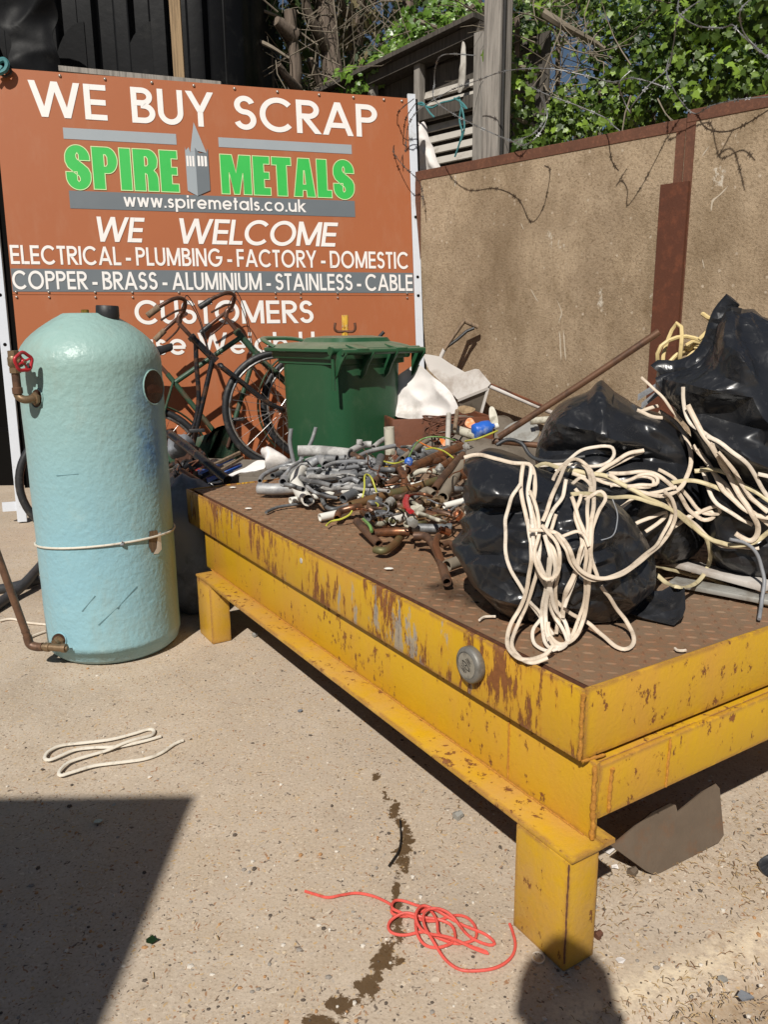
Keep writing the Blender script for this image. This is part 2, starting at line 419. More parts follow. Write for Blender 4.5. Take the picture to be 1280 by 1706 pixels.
def binmat():
    q = NT('bottle green plastic')
    c = q.mix(q.noise(4, 5, .6), (.0145, .066, .0285), (.023, .092, .041))
    c = q.mix(q.ramp(q.noise(9, 8, .7), [(.53, 0), (.72, .5)]), c, (.06, .115, .062))
    up = q.sep(q.t.nodes.new('ShaderNodeNewGeometry').outputs['Normal'])[2]
    dust = q.math('MULTIPLY', q.ramp(up, [(.55, 0), (.95, .75)]), q.ramp(q.noise(14, 7, .7), [(.25, .5), (.6, 1)]))
    c = q.mix(dust, c, (.20, .225, .155))
    return q.fin(c, .36, 0, q.bump(q.noise(180, 3, .6), .001, .35), .45)
M['bin'] = binmat()
def bagmat():
    q = NT('black polythene')
    c = q.mix(q.ramp(q.noise(7, 7, .7), [(.52, 0), (.72, .5)]), (.015, .016, .019), (.035, .035, .036))
    c = q.mix(q.ramp(q.noise(42, 8, .78, q.map((1, 1, .5))), [(.57, 0), (.70, .55)]), c, (.10, .098, .095))
    wv = q.mix(.13, q.co, q.noise(7, 3, .5, col=True))
    wa = q.map((1, 1, .55), (.3, .4, .2), v=wv); msk = q.ramp(q.noise(3.4, 3, .5), [(.40, .12), (.62, 1)])
    h1 = q.vor(11, v=wa); h2 = q.vor(27, v=q.map((1, 1, 1.5), (.2, .6, .1), v=wv)); h3 = q.vor(62, v=wa)
    h = q.math('ADD', q.math('ADD', q.math('MULTIPLY', h1, 1.0), q.math('MULTIPLY', h2, .55)), q.math('MULTIPLY', h3, .22))
    h = q.math('MULTIPLY', h, msk)
    r = q.math('MULTIPLY_ADD', q.noise(10, 4, .6), .30); r.node.inputs[2].default_value = .15
    return q.fin(c, r, 0, q.bump(h, .016, .6), .5)
M['bag'] = bagmat()
def cablemat(name, col):
    q = NT(name)
    c = q.mix(q.noise(14, 5, .65), tuple(x*.82 for x in col), col)
    c = q.mix(q.ramp(q.noise(9, 5, .7), [(.5, 0), (.7, .35)]), c, (col[0]*.62, col[1]*.56, col[2]*.48))
    c = q.mix(q.ramp(q.noise(38, 6, .72), [(.52, 0), (.68, .7)]), c, tuple(x*.45 for x in (col[0], col[1]*.93, col[2]*.86)))
    return q.fin(c, .48, 0, q.bump(q.noise(60, 3, .6), .0006, .5), .4)
M['cable_pink'] = cablemat('grubby off white flex', (.70, .585, .46))
M['cable_white'] = cablemat('cream white flex', (.76, .67, .56))
M['cable_cream'] = cablemat('yellowed cream flex', (.62, .53, .33))
M['cable_yellow'] = cablemat('pale yellow flex', (.72, .56, .27))
M['cable_ground'] = cablemat('clean white flex', (.74, .68, .58))
M['cable_grey'] = cablemat('grey flex', (.26, .27, .29))
M['cable_dark'] = cablemat('charcoal flex', (.05, .052, .056))
M['wire_red'] = cablemat('coral red wire', (.72, .11, .085))
M['wire_gy'] = cablemat('green and yellow wire', (.52, .52, .07))
M['wire_green'] = cablemat('green wire', (.17, .32, .10))
M['wire_black'] = cablemat('black wire', (.02, .018, .016))
def woodmat(name, a, b, sc=1):
    q = NT(name)
    g = q.noise(16*sc, 7, .65, q.map((1, 1, .07)), dist=.4)
    c = q.mix(g, a, b); c = q.mix(q.ramp(q.noise(60*sc, 5, .7, q.map((1, 1, .05))), [(.4, .6), (.55, 0)]), c, tuple(x*.45 for x in a))
    return q.fin(c, .85, 0, q.bump(g, .006, .6))
M['wood_grey'] = woodmat('weathered grey timber', (.19, .172, .15), (.36, .33, .295))
M['wood_dark'] = woodmat('dark timber', (.05, .042, .034), (.115, .10, .083))  # dark timber; also carries the shade painted on the boards under the shed roof
M['wood_tan'] = woodmat('pale batten', (.24, .16, .085), (.36, .25, .14))
M['wood_brown'] = woodmat('brown handle wood', (.15, .10, .062), (.30, .215, .14))
M['slat'] = plain('grey white slat paint', (.44, .41, .365), .6, 0, .12, 9, .001, 50, (.3, .27, .23), .4)
M['tarp_black'] = plain('black moulded plastic', (.005, .0052, .006), .5, 0, .3, 6, .003, 10, (.014, .014, .014), .3, spec=.12)  # black plastic, darkened further in place of overhead shade
M['sheet_white'] = plain('white woven sheet', (.70, .66, .63), .65, 0, .06, 6, .004, 14, (.52, .48, .44), .3)
M['board_white'] = plain('grubby white board', (.52, .485, .45), .65, 0, .1, 5, .001, 30, (.36, .31, .27), .5)
M['board_brown'] = plain('stained hardboard', (.15, .125, .098), .75, 0, .2, 7, .002, 40, (.09, .07, .05), .5)
M['sack_grey'] = plain('blue grey woven sack', (.20, .215, .24), .7, 0, .2, 6, .006, 16, (.10, .105, .115), .5)
M['blue'] = plain('blue plastic', (.02, .115, .50), .4, 0, .15, 12, .001, 40, (.3, .36, .5), .3)
M['orange'] = plain('orange plastic', (.70, .20, .035), .45, 0, .15, 12, .001, 40, (.4, .14, .05), .35)
M['orange_brown'] = plain('rust orange tub', (.14, .045, .018), .6, 0, .3, 8, .002, 40, (.05, .02, .012), .5)
M['zinc'] = plain('dull zinc lid', (.34, .335, .31), .5, .25, .15, 12, .001, 50, (.22, .2, .17), .4)
M['magnet'] = plain('grey cast disc', (.20, .192, .175), .5, .3, .2, 30, .001, 70, (.13, .12, .105), .5)
M['magnet_face'] = plain('pale disc label', (.33, .305, .255), .55, .25, .2, 60, .001, 90, (.2, .18, .15), .6)
M['plate_grey'] = plain('brown grey steel offcut', (.15, .112, .08), .6, .2, .3, 14, .002, 60, (.17, .10, .06), .5)
M['razor'] = plain('galvanised razor wire', (.22, .22, .22), .5, .5, .25, 30, 0)
M['razor_dark'] = plain('rusty razor wire', (.055, .04, .032), .6, .3, .3, 30, 0)
M['teal'] = plain('teal twine', (.05, .19, .20), .7, 0, .3, 60, .001, 120)
M['bark'] = woodmat('stringy brown bark', (.095, .07, .052), (.235, .18, .138), 1.3)
M['twig'] = plain('dead grey twig', (.21, .175, .13), .85, 0, .3, 20, .001)
def leafmat(name, a, b, rough=.38, tr=.25):
    q = NT(name)
    r = q.math('POWER', q.attr('rnd'), 1.7)
    c = q.mix(r, a, b)
    q.inp(q.p.inputs['Subsurface Weight'], 0.0)
    t = q.t.nodes.new('ShaderNodeBsdfTranslucent'); mx = q.t.nodes.new('ShaderNodeMixShader'); mx.inputs[0].default_value = tr
    q.L(q.mix(.5, c, (.25, .42, .03)), t.inputs[0]); q.L(q.p.outputs[0], mx.inputs[1]); q.L(t.outputs[0], mx.inputs[2]); q.L(mx.outputs[0], q.out.inputs[0])
    return q.fin(c, rough, 0, None, .45)
M['ivy'] = leafmat('ivy leaf', (.008, .026, .004), (.20, .31, .035), .42, .18)
M['ivy_pale'] = leafmat('young ivy leaf', (.06, .13, .015), (.19, .31, .05), .35, .2)
M['needle'] = leafmat('cypress spray', (.022, .042, .014), (.075, .115, .032), .6, .15)
M['needle_dry'] = leafmat('dead cypress spray', (.10, .075, .038), (.20, .165, .085), .8, .1)
M['skin'] = plain('skin', (.45, .26, .18), .5, 0, .1, 8, .001)
M['shirt'] = plain('navy shirt', (.03, .04, .08), .8, 0, .15, 8, .002)
M['trouser'] = plain('grey trousers', (.07, .07, .08), .8, 0, .15, 8, .002)
M['hair'] = plain('dark hair', (.02, .014, .01), .5, 0, .2, 20, .002)
M['litter'] = leafmat('dry litter', (.13, .075, .035), (.40, .29, .15), .9, .05)
M['grey_render'] = plain('grey rendered blockwork', (.3, .29, .27), .9, 0, .1, 5, .003)
# ================================================================== SETTING: ground
def build_ground():
    def axis(lo, hi, f0, f1, step):
        a = list(np.arange(f0, f1+1e-6, step)); g = step*1.5; x = f0
        left = []
        while x > lo: x -= g; g *= 1.5; left.append(max(x, lo))
        g = step*1.5; x = f1; right = []
        while x < hi: x += g; g *= 1.5; right.append(min(x, hi))
        return left[::-1]+a+right
    xs = axis(-250, 250, -1.5, 1.7, .022); ys = axis(-250, 250, .75, 3.6, .022)
    # slick: a wandering line of drips
    path = [onz(x, y, 0) for x, y in ((622, 1276), (640, 1318), (662, 1350), (676, 1405), (672, 1442), (660, 1478), (663, 1520), (658, 1560), (650, 1600), (612, 1640), (585, 1668), (535, 1700), (490, 1740))]
    wid = [.004, .008, .009, .016, .009, .009, .007, .010, .015, .018, .013, .022, .019]
    pp = []; ww = []
    for i in range(len(path)-1):
        for k in range(8): pp.append(path[i].lerp(path[i+1], k/8)); ww.append(wid[i]+(wid[i+1]-wid[i])*k/8)
    pa = np.array([p[:2] for p in pp]); wa = np.array(ww)
    e0, e1 = onz(1000, 1712, 0), onz(1280, 1588, 0)      # the broken slab edge, bottom right
    ed = (e1-e0).normalized(); en = V((ed.y, -ed.x, 0))   # en points to the camera side
    if en.y > 0: en = -en
    vs = []; st = []; so_ = []; pa_ = []
    for y in ys:
        for x in xs:
            z = 0.0
            fine = -1.6 < x < 1.8 and .7 < y < 3.7
            s = 0; dirt = 0; pl_ = 0
            if fine:
                z = (noise.noise(V((x*3, y*3, 0)))*.004+noise.noise(V((x*11, y*11, 3)))*.0015)
                d = np.hypot(pa[:, 0]-x, pa[:, 1]-y)/wa; s = max(0, 1-float(d.min())*.42)
                sd = (V((x, y, 0))-e0).dot(en)
                along = (V((x, y, 0))-e0).dot(ed)
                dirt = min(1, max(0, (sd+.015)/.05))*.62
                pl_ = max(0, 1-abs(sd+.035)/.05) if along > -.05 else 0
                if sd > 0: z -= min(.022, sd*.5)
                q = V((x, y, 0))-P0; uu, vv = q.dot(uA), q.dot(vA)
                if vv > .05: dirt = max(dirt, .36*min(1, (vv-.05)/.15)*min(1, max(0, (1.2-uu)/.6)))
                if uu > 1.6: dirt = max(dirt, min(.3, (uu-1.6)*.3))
            vs.append((x, y, z)); st.append(s); so_.append(dirt); pa_.append(pl_)
    nx = len(xs); fs = [(j*nx+i, j*nx+i+1, (j+1)*nx+i+1, (j+1)*nx+i) for j in range(len(ys)-1) for i in range(nx-1)]
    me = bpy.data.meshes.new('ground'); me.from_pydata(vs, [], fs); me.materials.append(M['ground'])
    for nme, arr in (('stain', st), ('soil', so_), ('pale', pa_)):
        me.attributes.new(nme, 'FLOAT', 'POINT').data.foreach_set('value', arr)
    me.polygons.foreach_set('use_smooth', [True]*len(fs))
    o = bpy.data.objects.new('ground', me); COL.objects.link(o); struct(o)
build_ground()

# ================================================================== lettering: a geometric round sans drawn with strokes
def arc(cx, cy, rx, ry, a0, a1, n=18):
    return [(cx+rx*cos(radians(a0+(a1-a0)*k/n)), cy+ry*sin(radians(a0+(a1-a0)*k/n))) for k in range(n+1)]
def glyph(ch, w):
    """strokes (polyline, closed) and width for a cap height of 1"""
    h = w/2; X = .72                                       # X = x-height
    if ch == 'E': return [([(h, 0), (h, 1)], 0), ([(h, 1-h), (.56, 1-h)], 0), ([(h, .5), (.54, .5)], 0), ([(h, h), (.56, h)], 0)], .56
    if ch == 'F': return [([(h, 0), (h, 1)], 0), ([(h, 1-h), (.52, 1-h)], 0), ([(h, .5), (.5, .5)], 0)], .52
    if ch == 'L': return [([(h, 0), (h, 1)], 0), ([(h, h), (.5, h)], 0)], .48
    if ch == 'T': return [([(.27, 0), (.27, 1)], 0), ([(0, 1-h), (.54, 1-h)], 0)], .54
    if ch == 'I': return [([(h, 0), (h, 1)], 0)], w
    if ch == 'H': return [([(h, 0), (h, 1)], 0), ([(.72-h, 0), (.72-h, 1)], 0), ([(h, .52), (.72-h, .52)], 0)], .72
    if ch == 'N': return [([(h, 0), (h, 1)], 0), ([(.74-h, 0), (.74-h, 1)], 0), ([(h*1.1, 1), (.74-h*1.1, 0)], 0)], .74
    if ch == 'M': return [([(h, 0), (h, 1)], 0), ([(.92-h, 0), (.92-h, 1)], 0), ([(h*1.1, 1), (.46, .04)], 0), ([(.46, .04), (.92-h*1.1, 1)], 0)], .92
    if ch == 'A': return [([(h*.9, 0), (.43, 1)], 0), ([(.86-h*.9, 0), (.43, 1)], 0), ([(.19, .3), (.67, .3)], 0)], .86
    if ch == 'W': return [([(h*.9, 1), (.34, 0)], 0), ([(.34, 0), (.62, 1)], 0), ([(.62, 1), (.9, 0)], 0), ([(.9, 0), (1.24-h*.9, 1)], 0)], 1.24
    if ch == 'Y': return [([(h*.9, 1), (.38, .42)], 0), ([(.76-h*.9, 1), (.38, .42)], 0), ([(.38, .46), (.38, 0)], 0)], .76
    if ch == 'U': return [([(h, 1), (h, .36)]+arc(.35, .36, .35-h, .36-h, 180, 360)+[(.7-h, 1)], 0)], .70
    if ch == 'O': return [(arc(.5, .5, .5-h, .515-h, 0, 360, 40)[:-1], 1)], 1.0
    if ch == 'C': return [(arc(.5, .5, .5-h, .515-h, 42, 318, 32), 0)], .91
    if ch == 'G': return [(arc(.5, .5, .5-h, .515-h, 45, 360, 32)+[(.55, .5)], 0)], 1.0
    if ch == 'D': return [([(h, h), (h, 1-h), (.36, 1-h)]+arc(.36, .5, .40-h, .5-h, 90, -90)+[(h, h)], 0), ([(h, 0), (h, 1)], 0)], .76
    if ch == 'P': return [([(h, 0), (h, 1)], 0), ([(h, 1-h), (.32, 1-h)]+arc(.32, .72, .28-h*.7, .28-h, 90, -90)+[(h, .44+h)], 0)], .60
    if ch == 'R': return [([(h, 0), (h, 1)], 0), ([(h, 1-h), (.34, 1-h)]+arc(.34, .72, .28-h*.7, .28-h, 90, -90)+[(h, .44+h)], 0), ([(.26, .46), (.64-h*.5, 0)], 0)], .64
    if ch == 'B': return [([(h, 0), (h, 1)], 0), ([(h, 1-h), (.30, 1-h)]+arc(.30, .745, .25-h*.6, .255-h, 90, -90)+[(h, .49+h)], 0), ([(h, .49+h), (.33, .49+h)]+arc(.33, .245+h*.5, .28-h*.6, .245-h*.5, 90, -90)+[(h, h)], 0)], .62
    if ch in 'Ss':
        T = 1.0 if ch == 'S' else X; W_ = .60 if ch == 'S' else .44
        ru = .47*(T-w)/2; rl = .53*(T-w)/2; yu = T-h-ru; yl = h+rl; c = W_/2
        return [(arc(c, yu, c*.93-h, ru, 18, 270, 20)+arc(c, yl, c-h, rl, 90, -162, 20)[1:], 0)], W_
    if ch == '-': return [([(0, .34), (.34, .34)], 0)], .34
    if ch == '.': return [([(0, h), (w, h)], 0)], w
    if ch == 'w': return [([(h*.9, X), (.23, 0)], 0), ([(.23, 0), (.42, X)], 0), ([(.42, X), (.61, 0)], 0), ([(.61, 0), (.84-h*.9, X)], 0)], .84
    if ch == 'i': return [([(h, 0), (h, X)], 0), ([(h, .84), (h, 1)], 0)], w
    if ch == 'l': return [([(h, 0), (h, 1)], 0)], w
    if ch == 't': return [([(.15, 0), (.15, .94)], 0), ([(0, X-h), (.32, X-h)], 0)], .32
    if ch == 'r': return [([(h, 0), (h, X)], 0), ([(h, .42)]+arc(.32, .42, .32-h, X-h-.42, 180, 80), 0)], .36
    if ch == 'o': return [(arc(.36, .36, .36-h, .37-h, 0, 360, 30)[:-1], 1)], .72
    if ch == 'c': return [(arc(.36, .36, .36-h, .37-h, 45, 315, 24), 0)], .66
    if ch == 'e': return [([(.72-h, .36)]+arc(.36, .36, .36-h, .37-h, 4, 322, 26), 0), ([(h, .345), (.72-h*.5, .345)], 0)], .72
    if ch == 'a': return [(arc(.36, .36, .36-h, .37-h, 0, 360, 30)[:-1], 1), ([(.74-h, 0), (.74-h, X)], 0)], .74
    if ch == 'p': return [(arc(.38, .36, .36-h, .37-h, 0, 360, 30)[:-1], 1), ([(h, -.28), (h, X)], 0)], .74
    if ch == 'g': return [(arc(.36, .36, .36-h, .37-h, 0, 360, 30)[:-1], 1), ([(.74-h, X), (.74-h, -.02)]+arc(.38, -.02, .36-h, .26-h, 0, -150, 16), 0)], .74
    if ch == 'h': return [([(h, 0), (h, 1)], 0), ([(h, .38)]+arc(.32, .40, .32-h, X-h-.40, 180, 0)+[(.64-h, 0)], 0)], .64
    if ch == 'u': return [([(h, X), (h, .32)]+arc(.32, .32, .32-h, .32-h, 180, 360)+[(.64-h, X)], 0), ([(.64-h, 0), (.64-h, X)], 0)], .64
    if ch == 'm': return [([(h, 0), (h, X)], 0), ([(h, .40)]+arc(.27, .42, .27-h, X-h-.42, 180, 0)+[(.54-h, 0)], 0), ([(.54-h, .40)]+arc(.27+.54-w, .42, .27-h, X-h-.42, 180, 0)+[(1.08-w-h, 0)], 0)], 1.08-w
    if ch == 'k': return [([(h, 0), (h, 1)], 0), ([(h, .3), (.52, X)], 0), ([(.2, .42), (.54, 0)], 0)], .56
    return [], .34
def thick(P, w, closed):
    """outline strip of a polyline with mitred joins: list of quads"""
    P = [V((p[0], p[1])) for p in P]; P = [p for i, p in enumerate(P) if i == 0 or (p-P[i-1]).length > 1e-4]; n = len(P); Lf = []; Rt = []
    for i in range(n):
        a = P[i-1] if (i > 0 or closed) else None; b = P[(i+1) % n] if (i < n-1 or closed) else None
        d1 = (P[i]-a).normalized() if a is not None else None; d2 = (b-P[i]).normalized() if b is not None else None
        if d1 is None: d1 = d2
        if d2 is None: d2 = d1
        n1 = V((-d1.y, d1.x)); n2 = V((-d2.y, d2.x)); m_ = (n1+n2)
        if m_.length < .2: m_ = n1
        m_ = m_.normalized(); k = min(1.8, 1/max(.3, m_.dot(n1)))
        Lf.append(P[i]+m_*(w/2*k)); Rt.append(P[i]-m_*(w/2*k))
    return Lf, Rt
def lay_text(mb, text, s0, s1, base, cap, w=.17, slant=0, gap=.10, space=.42, d0=.0012, fit=True, mi=0, narrow=None):
    x = 0; items = []
    for i, ch in enumerate(text):
        if ch == ' ': x += space; continue
        st, W_ = glyph(ch, w); items.append((x, st)); x += W_+gap
    tot = x-gap; k = (s1-s0)/tot
    n = 0
    for x, st in items:
        for P, closed in st:
            if len(P) == 2 and abs(P[0][0]-P[1][0]) > .02 and abs(P[0][1]-P[1][1]) > .05:
                hw = w/2*sqrt(1+((P[1][0]-P[0][0])/(P[1][1]-P[0][1]))**2); Lf = [V((p[0]-hw, p[1])) for p in P]; Rt = [V((p[0]+hw, p[1])) for p in P]
            else: Lf, Rt = thick(P, w, closed)
            d = d0+.00025*(n % 5); n += 1
            f = lambda p: sg(s0+(p[0]+x)*k+slant*p[1]*cap, base+p[1]*cap, d)
            L_ = [f(p) for p in Lf]; R_ = [f(p) for p in Rt]; m_ = len(L_)
            vs = L_+R_; fs = [(i, i+1, m_+i+1, m_+i) for i in range(m_-1)]
            if closed: fs.append((m_-1, 0, m_, 2*m_-1))
            mb.add(vs, fs, mi)

# ================================================================== SIGN
SIGN = thing('sign_board', 'large terracotta billboard with white lettering and a grey spire, behind the bin and bicycles', 'sign', sg(1.22, -1.32))
SIGN.location = (sg(1.22, 0).x, sg(1.22, 0).y, 0)
b = MB(); b.box(sg(0, .0012), sX*2.44, sY*1.2325, -sN*.006); b.build('upper_sheet', M['sign'], SIGN, smooth=False)
b = MB(); b.box(sg(0, -.0012), sX*2.44, sY*-1.215, -sN*.006); b.build('lower_sheet', M['sign'], SIGN, smooth=False)
b = MB()
for s in (.1, .75, 1.4, 2.0, 2.36): b.box(sg(s, -1.318, -.0075), sX*.07, sY*2.5, -sN*.045)
for t in (-1.0, -.03, 1.1): b.box(sg(.02, t, -.054), sX*2.4, sY*.08, -sN*.035)
b.build('timber_backing', M['wood_dark'], SIGN, smooth=False)
for txt, s0, s1, bs, cp, kw in (
        ('WE', .186, .598, .986, .194, dict(w=.155)), ('BUY', .735, 1.207, .984, .198, dict(w=.155)), ('SCRAP', 1.327, 2.226, .981, .196, dict(w=.155)),
        ('www.spiremetals.co.uk', .652, 1.737, .508, .076, dict(w=.15, gap=.11)),
        ('WE', .466, .736, .305, .142, dict(slant=.19, w=.16, gap=.06)), ('WELCOME', .936, 1.917, .303, .148, dict(slant=.19, w=.15, gap=.06)),
        ('ELECTRICAL - PLUMBING - FACTORY - DOMESTIC', .008, 2.408, .171, .106, dict(w=.155, space=.24)),
        ('COPPER - BRASS - ALUMINIUM - STAINLESS - CABLE', .006, 2.430, .030, .104, dict(w=.155, space=.24)),
        ('CUSTOMERS', .664, 1.756, -.172, .140, dict(w=.155)),
        ('Please Weigh Here', .40, 2.055, -.356, .130, dict(w=.155))):
    b = MB(); lay_text(b, txt, s0, s1, bs, cp, d0=.0042 if txt.startswith(('COPPER', 'www')) else .0022, **kw)
    b.build('lettering', M['vinyl_white'], SIGN, smooth=False, recalc=False)
for s0, s1, t0, t1, mm in ((.349, .978, .873, .934, 'vinyl_grey'), (1.225, 2.055, .873, .929, 'vinyl_grey'), (.352, 2.06, .489, .588, 'vinyl_dark'), (.003, 2.437, .0175, .146, 'vinyl_dark')):
    b = MB(); b.poly([sg(s0, t0, .0018), sg(s1, t0, .0018), sg(s1, t1, .0018), sg(s0, t1, .0018)]); b.build('grey_bar', M[mm], SIGN, smooth=False)
# fat green letters: filled outlines, slits, pale rim
def fat(ch):
    """outer polygon, inner polygons; height 1"""
    if ch == 'I': return [(0, 0), (.34, 0), (.34, 1), (0, 1)], [], .34
    if ch == 'E': return [(0, 0), (.56, 0), (.56, .2), (.36, .2), (.36, .41), (.53, .41), (.53, .6), (.36, .6), (.36, .8), (.55, .8), (.55, 1), (0, 1)], [], .56
    if ch == 'L': return [(0, 0), (.50, 0), (.50, .2), (.35, .2), (.35, 1), (0, 1)], [], .50
    if ch == 'T': return [(.15, 0), (.49, 0), (.49, .79), (.64, .79), (.64, 1), (0, 1), (0, .79), (.15, .79)], [], .64
    if ch == 'M': return [(0, 0), (.27, 0), (.27, .55), (.40, 0), (.58, 0), (.71, .55), (.71, 0), (.98, 0), (.98, 1), (.60, 1), (.49, .55), (.38, 1), (0, 1)], [], .98
    if ch == 'A': return [(0, 0), (.29, 0), (.31, .17), (.42, .17), (.44, 0), (.73, 0), (.56, 1), (.17, 1)], [[(.325, .33), (.405, .33), (.38, .68), (.35, .68)]], .73
    if ch == 'P': return [(0, 0), (.35, 0), (.35, .38), (.45, .38)]+arc(.45, .69, .29, .31, -90, 90, 14)[1:]+[(0, 1)], [[(.35, .55), (.40, .55), (.44, .60), (.44, .76), (.40, .82), (.35, .82)]], .74
    if ch == 'R': return [(0, 0), (.35, 0), (.35, .42), (.40, .40), (.41, .3), (.41, 0), (.74, 0), (.74, .32), (.70, .43), (.62, .5), (.71, .58)]+arc(.45, .74, .29, .26, -15, 90, 10)+[(0, 1)], [[(.35, .60), (.40, .60), (.44, .64), (.44, .77), (.40, .82), (.35, .82)]], .74
    if ch == 'S':
        o = arc(.36, .72, .36, .30, -5, 180, 20)+[(0, .62), (.06, .50), (.20, .40), (.37, .30), (.40, .25), (.40, .20), (.36, .165), (.325, .20), (.325, .39), (0, .39)]+arc(.36, .27, .36, .30, 180, 360, 20)[0:]+[(.72, .37), (.66, .48), (.52, .58), (.36, .68), (.325, .73), (.325, .79), (.36, .835), (.395, .79), (.395, .66), (.72, .66)]
        return o, [], .72
SPIRE = []
def fat_text(text, s0, s1, t0, t1):
    tot = sum(fat(c)[2] for c in text)+.06*(len(text)-1); k = (s1-s0)/tot; x = 0
    for c in text:
        o, inn, W_ = fat(c); f = lambda p, d: sg(s0+(p[0]+x)*k, t0+p[1]*(t1-t0), d)
        b = MB(); b.poly([f(p, .0022) for p in o]); b.build('lettering', M['vinyl_green'], SIGN, smooth=False)
        rim = MB()
        for j, q in enumerate([o]+inn):
            if j: rim.poly([f(p, .0027) for p in q], 1)
            Lf, Rt = thick([(p[0]*k/(t1-t0), p[1]) for p in q], .020, True)
            g = lambda p: sg(s0+x*k+p[0]*(t1-t0), t0+p[1]*(t1-t0), .0032+.0002*j)
            L_ = [g(p) for p in Lf]; R_ = [g(p) for p in Rt]; n = len(L_)
            rim.add(L_+R_, [(i, (i+1) % n, n+(i+1) % n, n+i) for i in range(n)], 0)
        rim.build('letter_outline', [M['vinyl_cream'], M['sign']], SIGN, smooth=False, recalc=False)
        x += W_+.06
fat_text('SPIRE', .345, .977, .600, .838)
fat_text('METALS', 1.226, 2.062, .601, .832)
b = MB()
def spl(P, d, mi): b.poly([sg(s, t, d) for s, t in P], mi)
spl([(1.024, .612), (1.082, .584), (1.082, .842), (1.100, .805), (1.085, 1.006), (1.054, .83), (1.046, .862), (1.024, .84)], .0040, 0)
spl([(1.024, .612), (1.082, .582), (1.082, .85), (1.058, .832), (1.030, .832), (1.024, .866)], .0044, 0)
spl([(1.054, .835), (1.085, 1.006), (1.150, .832), (1.090, .845)], .0048, 0)
spl([(1.082, .584), (1.158, .618), (1.158, .860), (1.146, .832), (1.105, .832), (1.082, .862)], .0052, 1)
for k in range(3):
    s = 1.029+.017*k; spl([(s, .752), (s+.011, .752), (s+.011, .812), (s, .812)], .0057, 2)
    s = 1.094+.020*k; spl([(s, .755), (s+.014, .757), (s+.014, .814), (s, .816)], .0057, 2)
b.build('spire_emblem', [M['vinyl_grey'], M['vinyl_dark'], M['vinyl_white']], SIGN, smooth=False)
def bolt(s, t, r=.0085):
    bb = MB(); bb.lathe(sg(s, t, .0008), sN, [(r, 0), (r, .004), (r*.55, .0085), (0, .0095)], 10); return bb.build('bolt', M['steel'], SIGN)
for s in (.357, .60, .86, 1.10, 1.34, 1.60, 1.86, 2.08, 2.28, 2.40): bolt(s, 1.2135)
for s in (.02, .195, .45, .66, .93, 1.26, 1.52, 1.68, 1.92, 2.39):
    bolt(s, .0145, .007); bolt(s, -.0145, .007)
def strip(s, t0, t1, d, holes, right):
    b = MB(); b.box(sg(s, t0, d), sX*.052, sY*(t1-t0), -sN*.02)
    o = b.build('edge_strip', M['white_metal'], SIGN, smooth=False, bevel=.002)
    for t in holes:
        h = MB(); h.lathe(sg(s+.026, t, d), sN, [(.010, 0), (.010, .0012), (0, .0014)], 12); h.build('bolt_hole', M['dark'], o)
    g = MB(); g.box(sg(s+(.054 if right else .054), t0+.2, d-.025), sX*(.02 if right else .045), sY*(t1-t0-.22), -sN*.01); g.build('edge_gap', M['dark'], SIGN, smooth=False)
strip(2.4415, -1.30, 1.262, .004, (.50, .06+.06, 0, -.62), True)
strip(-.094, -1.318, .8, -.012, (.125, 0, -.28, -1.18), False)
b = MB(); b.box(sg(-.17, -1.25, -.02), sX*.09, sY*.055, -sN*.02); b.build('strip_foot', M['white_metal'], SIGN, smooth=False)

# ================================================================== CONCRETE WALL with rusty steel edging
def wall_panel(label, t0, t1, zt, post_left, edge_left):
    W_ = thing('concrete_wall', label, 'wall', wl((t0+t1)/2, 0))
    n = int((t1-t0)/.05); mz = int(zt/.05); b = MB()
    b.box(wl(t0, -.05), wD*(t1-t0), Z*(zt+.05), -wN*.12); b.build('concrete_panel', M['wall'], W_, smooth=False)
    b = MB(); b.box(wl(t0, zt-.052, .004), wD*(t1-t0), Z*.056, -wN*.128)
    b.build('steel_top_edge', M['rust'], W_, smooth=False, bevel=.002)
    b = MB(); b.box(wl(t0+.001, 0, .006), wD*.045, Z*(zt-.054), -wN*.01); b.build('steel_side_edge', M['rust'], W_, smooth=False)
    b = MB(); b.box(wl(t1-.046, 0, .006), wD*.045, Z*(zt-.054), -wN*.01); b.build('steel_side_edge', M['rust'], W_, smooth=False)
    return W_
WA = wall_panel('tall brown pebbly concrete panel edged in rusty angle iron, next to the billboard', -.03, 1.782, 2.092, 0, 0)
WB = wall_panel('brown concrete panel right of the rusty upright, white streaks on it, behind the biggest black sack', 1.785, 4.4, 2.125, 0, 0)
def lime(par, px, wd, seed):
    P = resample(catmull([onwall(x, y, .0012) for x, y in px], 8), .012); L_ = []; R_ = []
    for i, p in enumerate(P):
        t = i/(len(P)-1); ww = wd*(.5+.9*abs(noise.noise(p*35+V((seed, 0, 0)))))*min(1, 4*t+.2, 4*(1-t)+.2)
        o = noise.noise(p*22+V((0, seed, 0)))*wd*.6; L_.append(p+wD*(o-ww)); R_.append(p+wD*(o+ww))
    n = len(P); bb = MB(); bb.add(L_+R_, [(i, i+1, n+i+1, n+i) for i in range(n-1)]); bb.build('lime_run', M['lime'], par, smooth=False)
M['lime'] = plain('lime splash', (.47, .40, .31), .9, 0, .2, 30, .002)
for px, wd in (([(932, 552), (934, 575), (935, 600)], .006), ([(939, 550), (941, 578), (943, 601)], .006), ([(928, 500), (936, 520), (930, 540)], .004), ([(885, 482), (892, 495), (897, 503)], .006), ([(868, 372), (873, 384)], .004)): lime(WA, px, wd, wd*900+px[0][0])
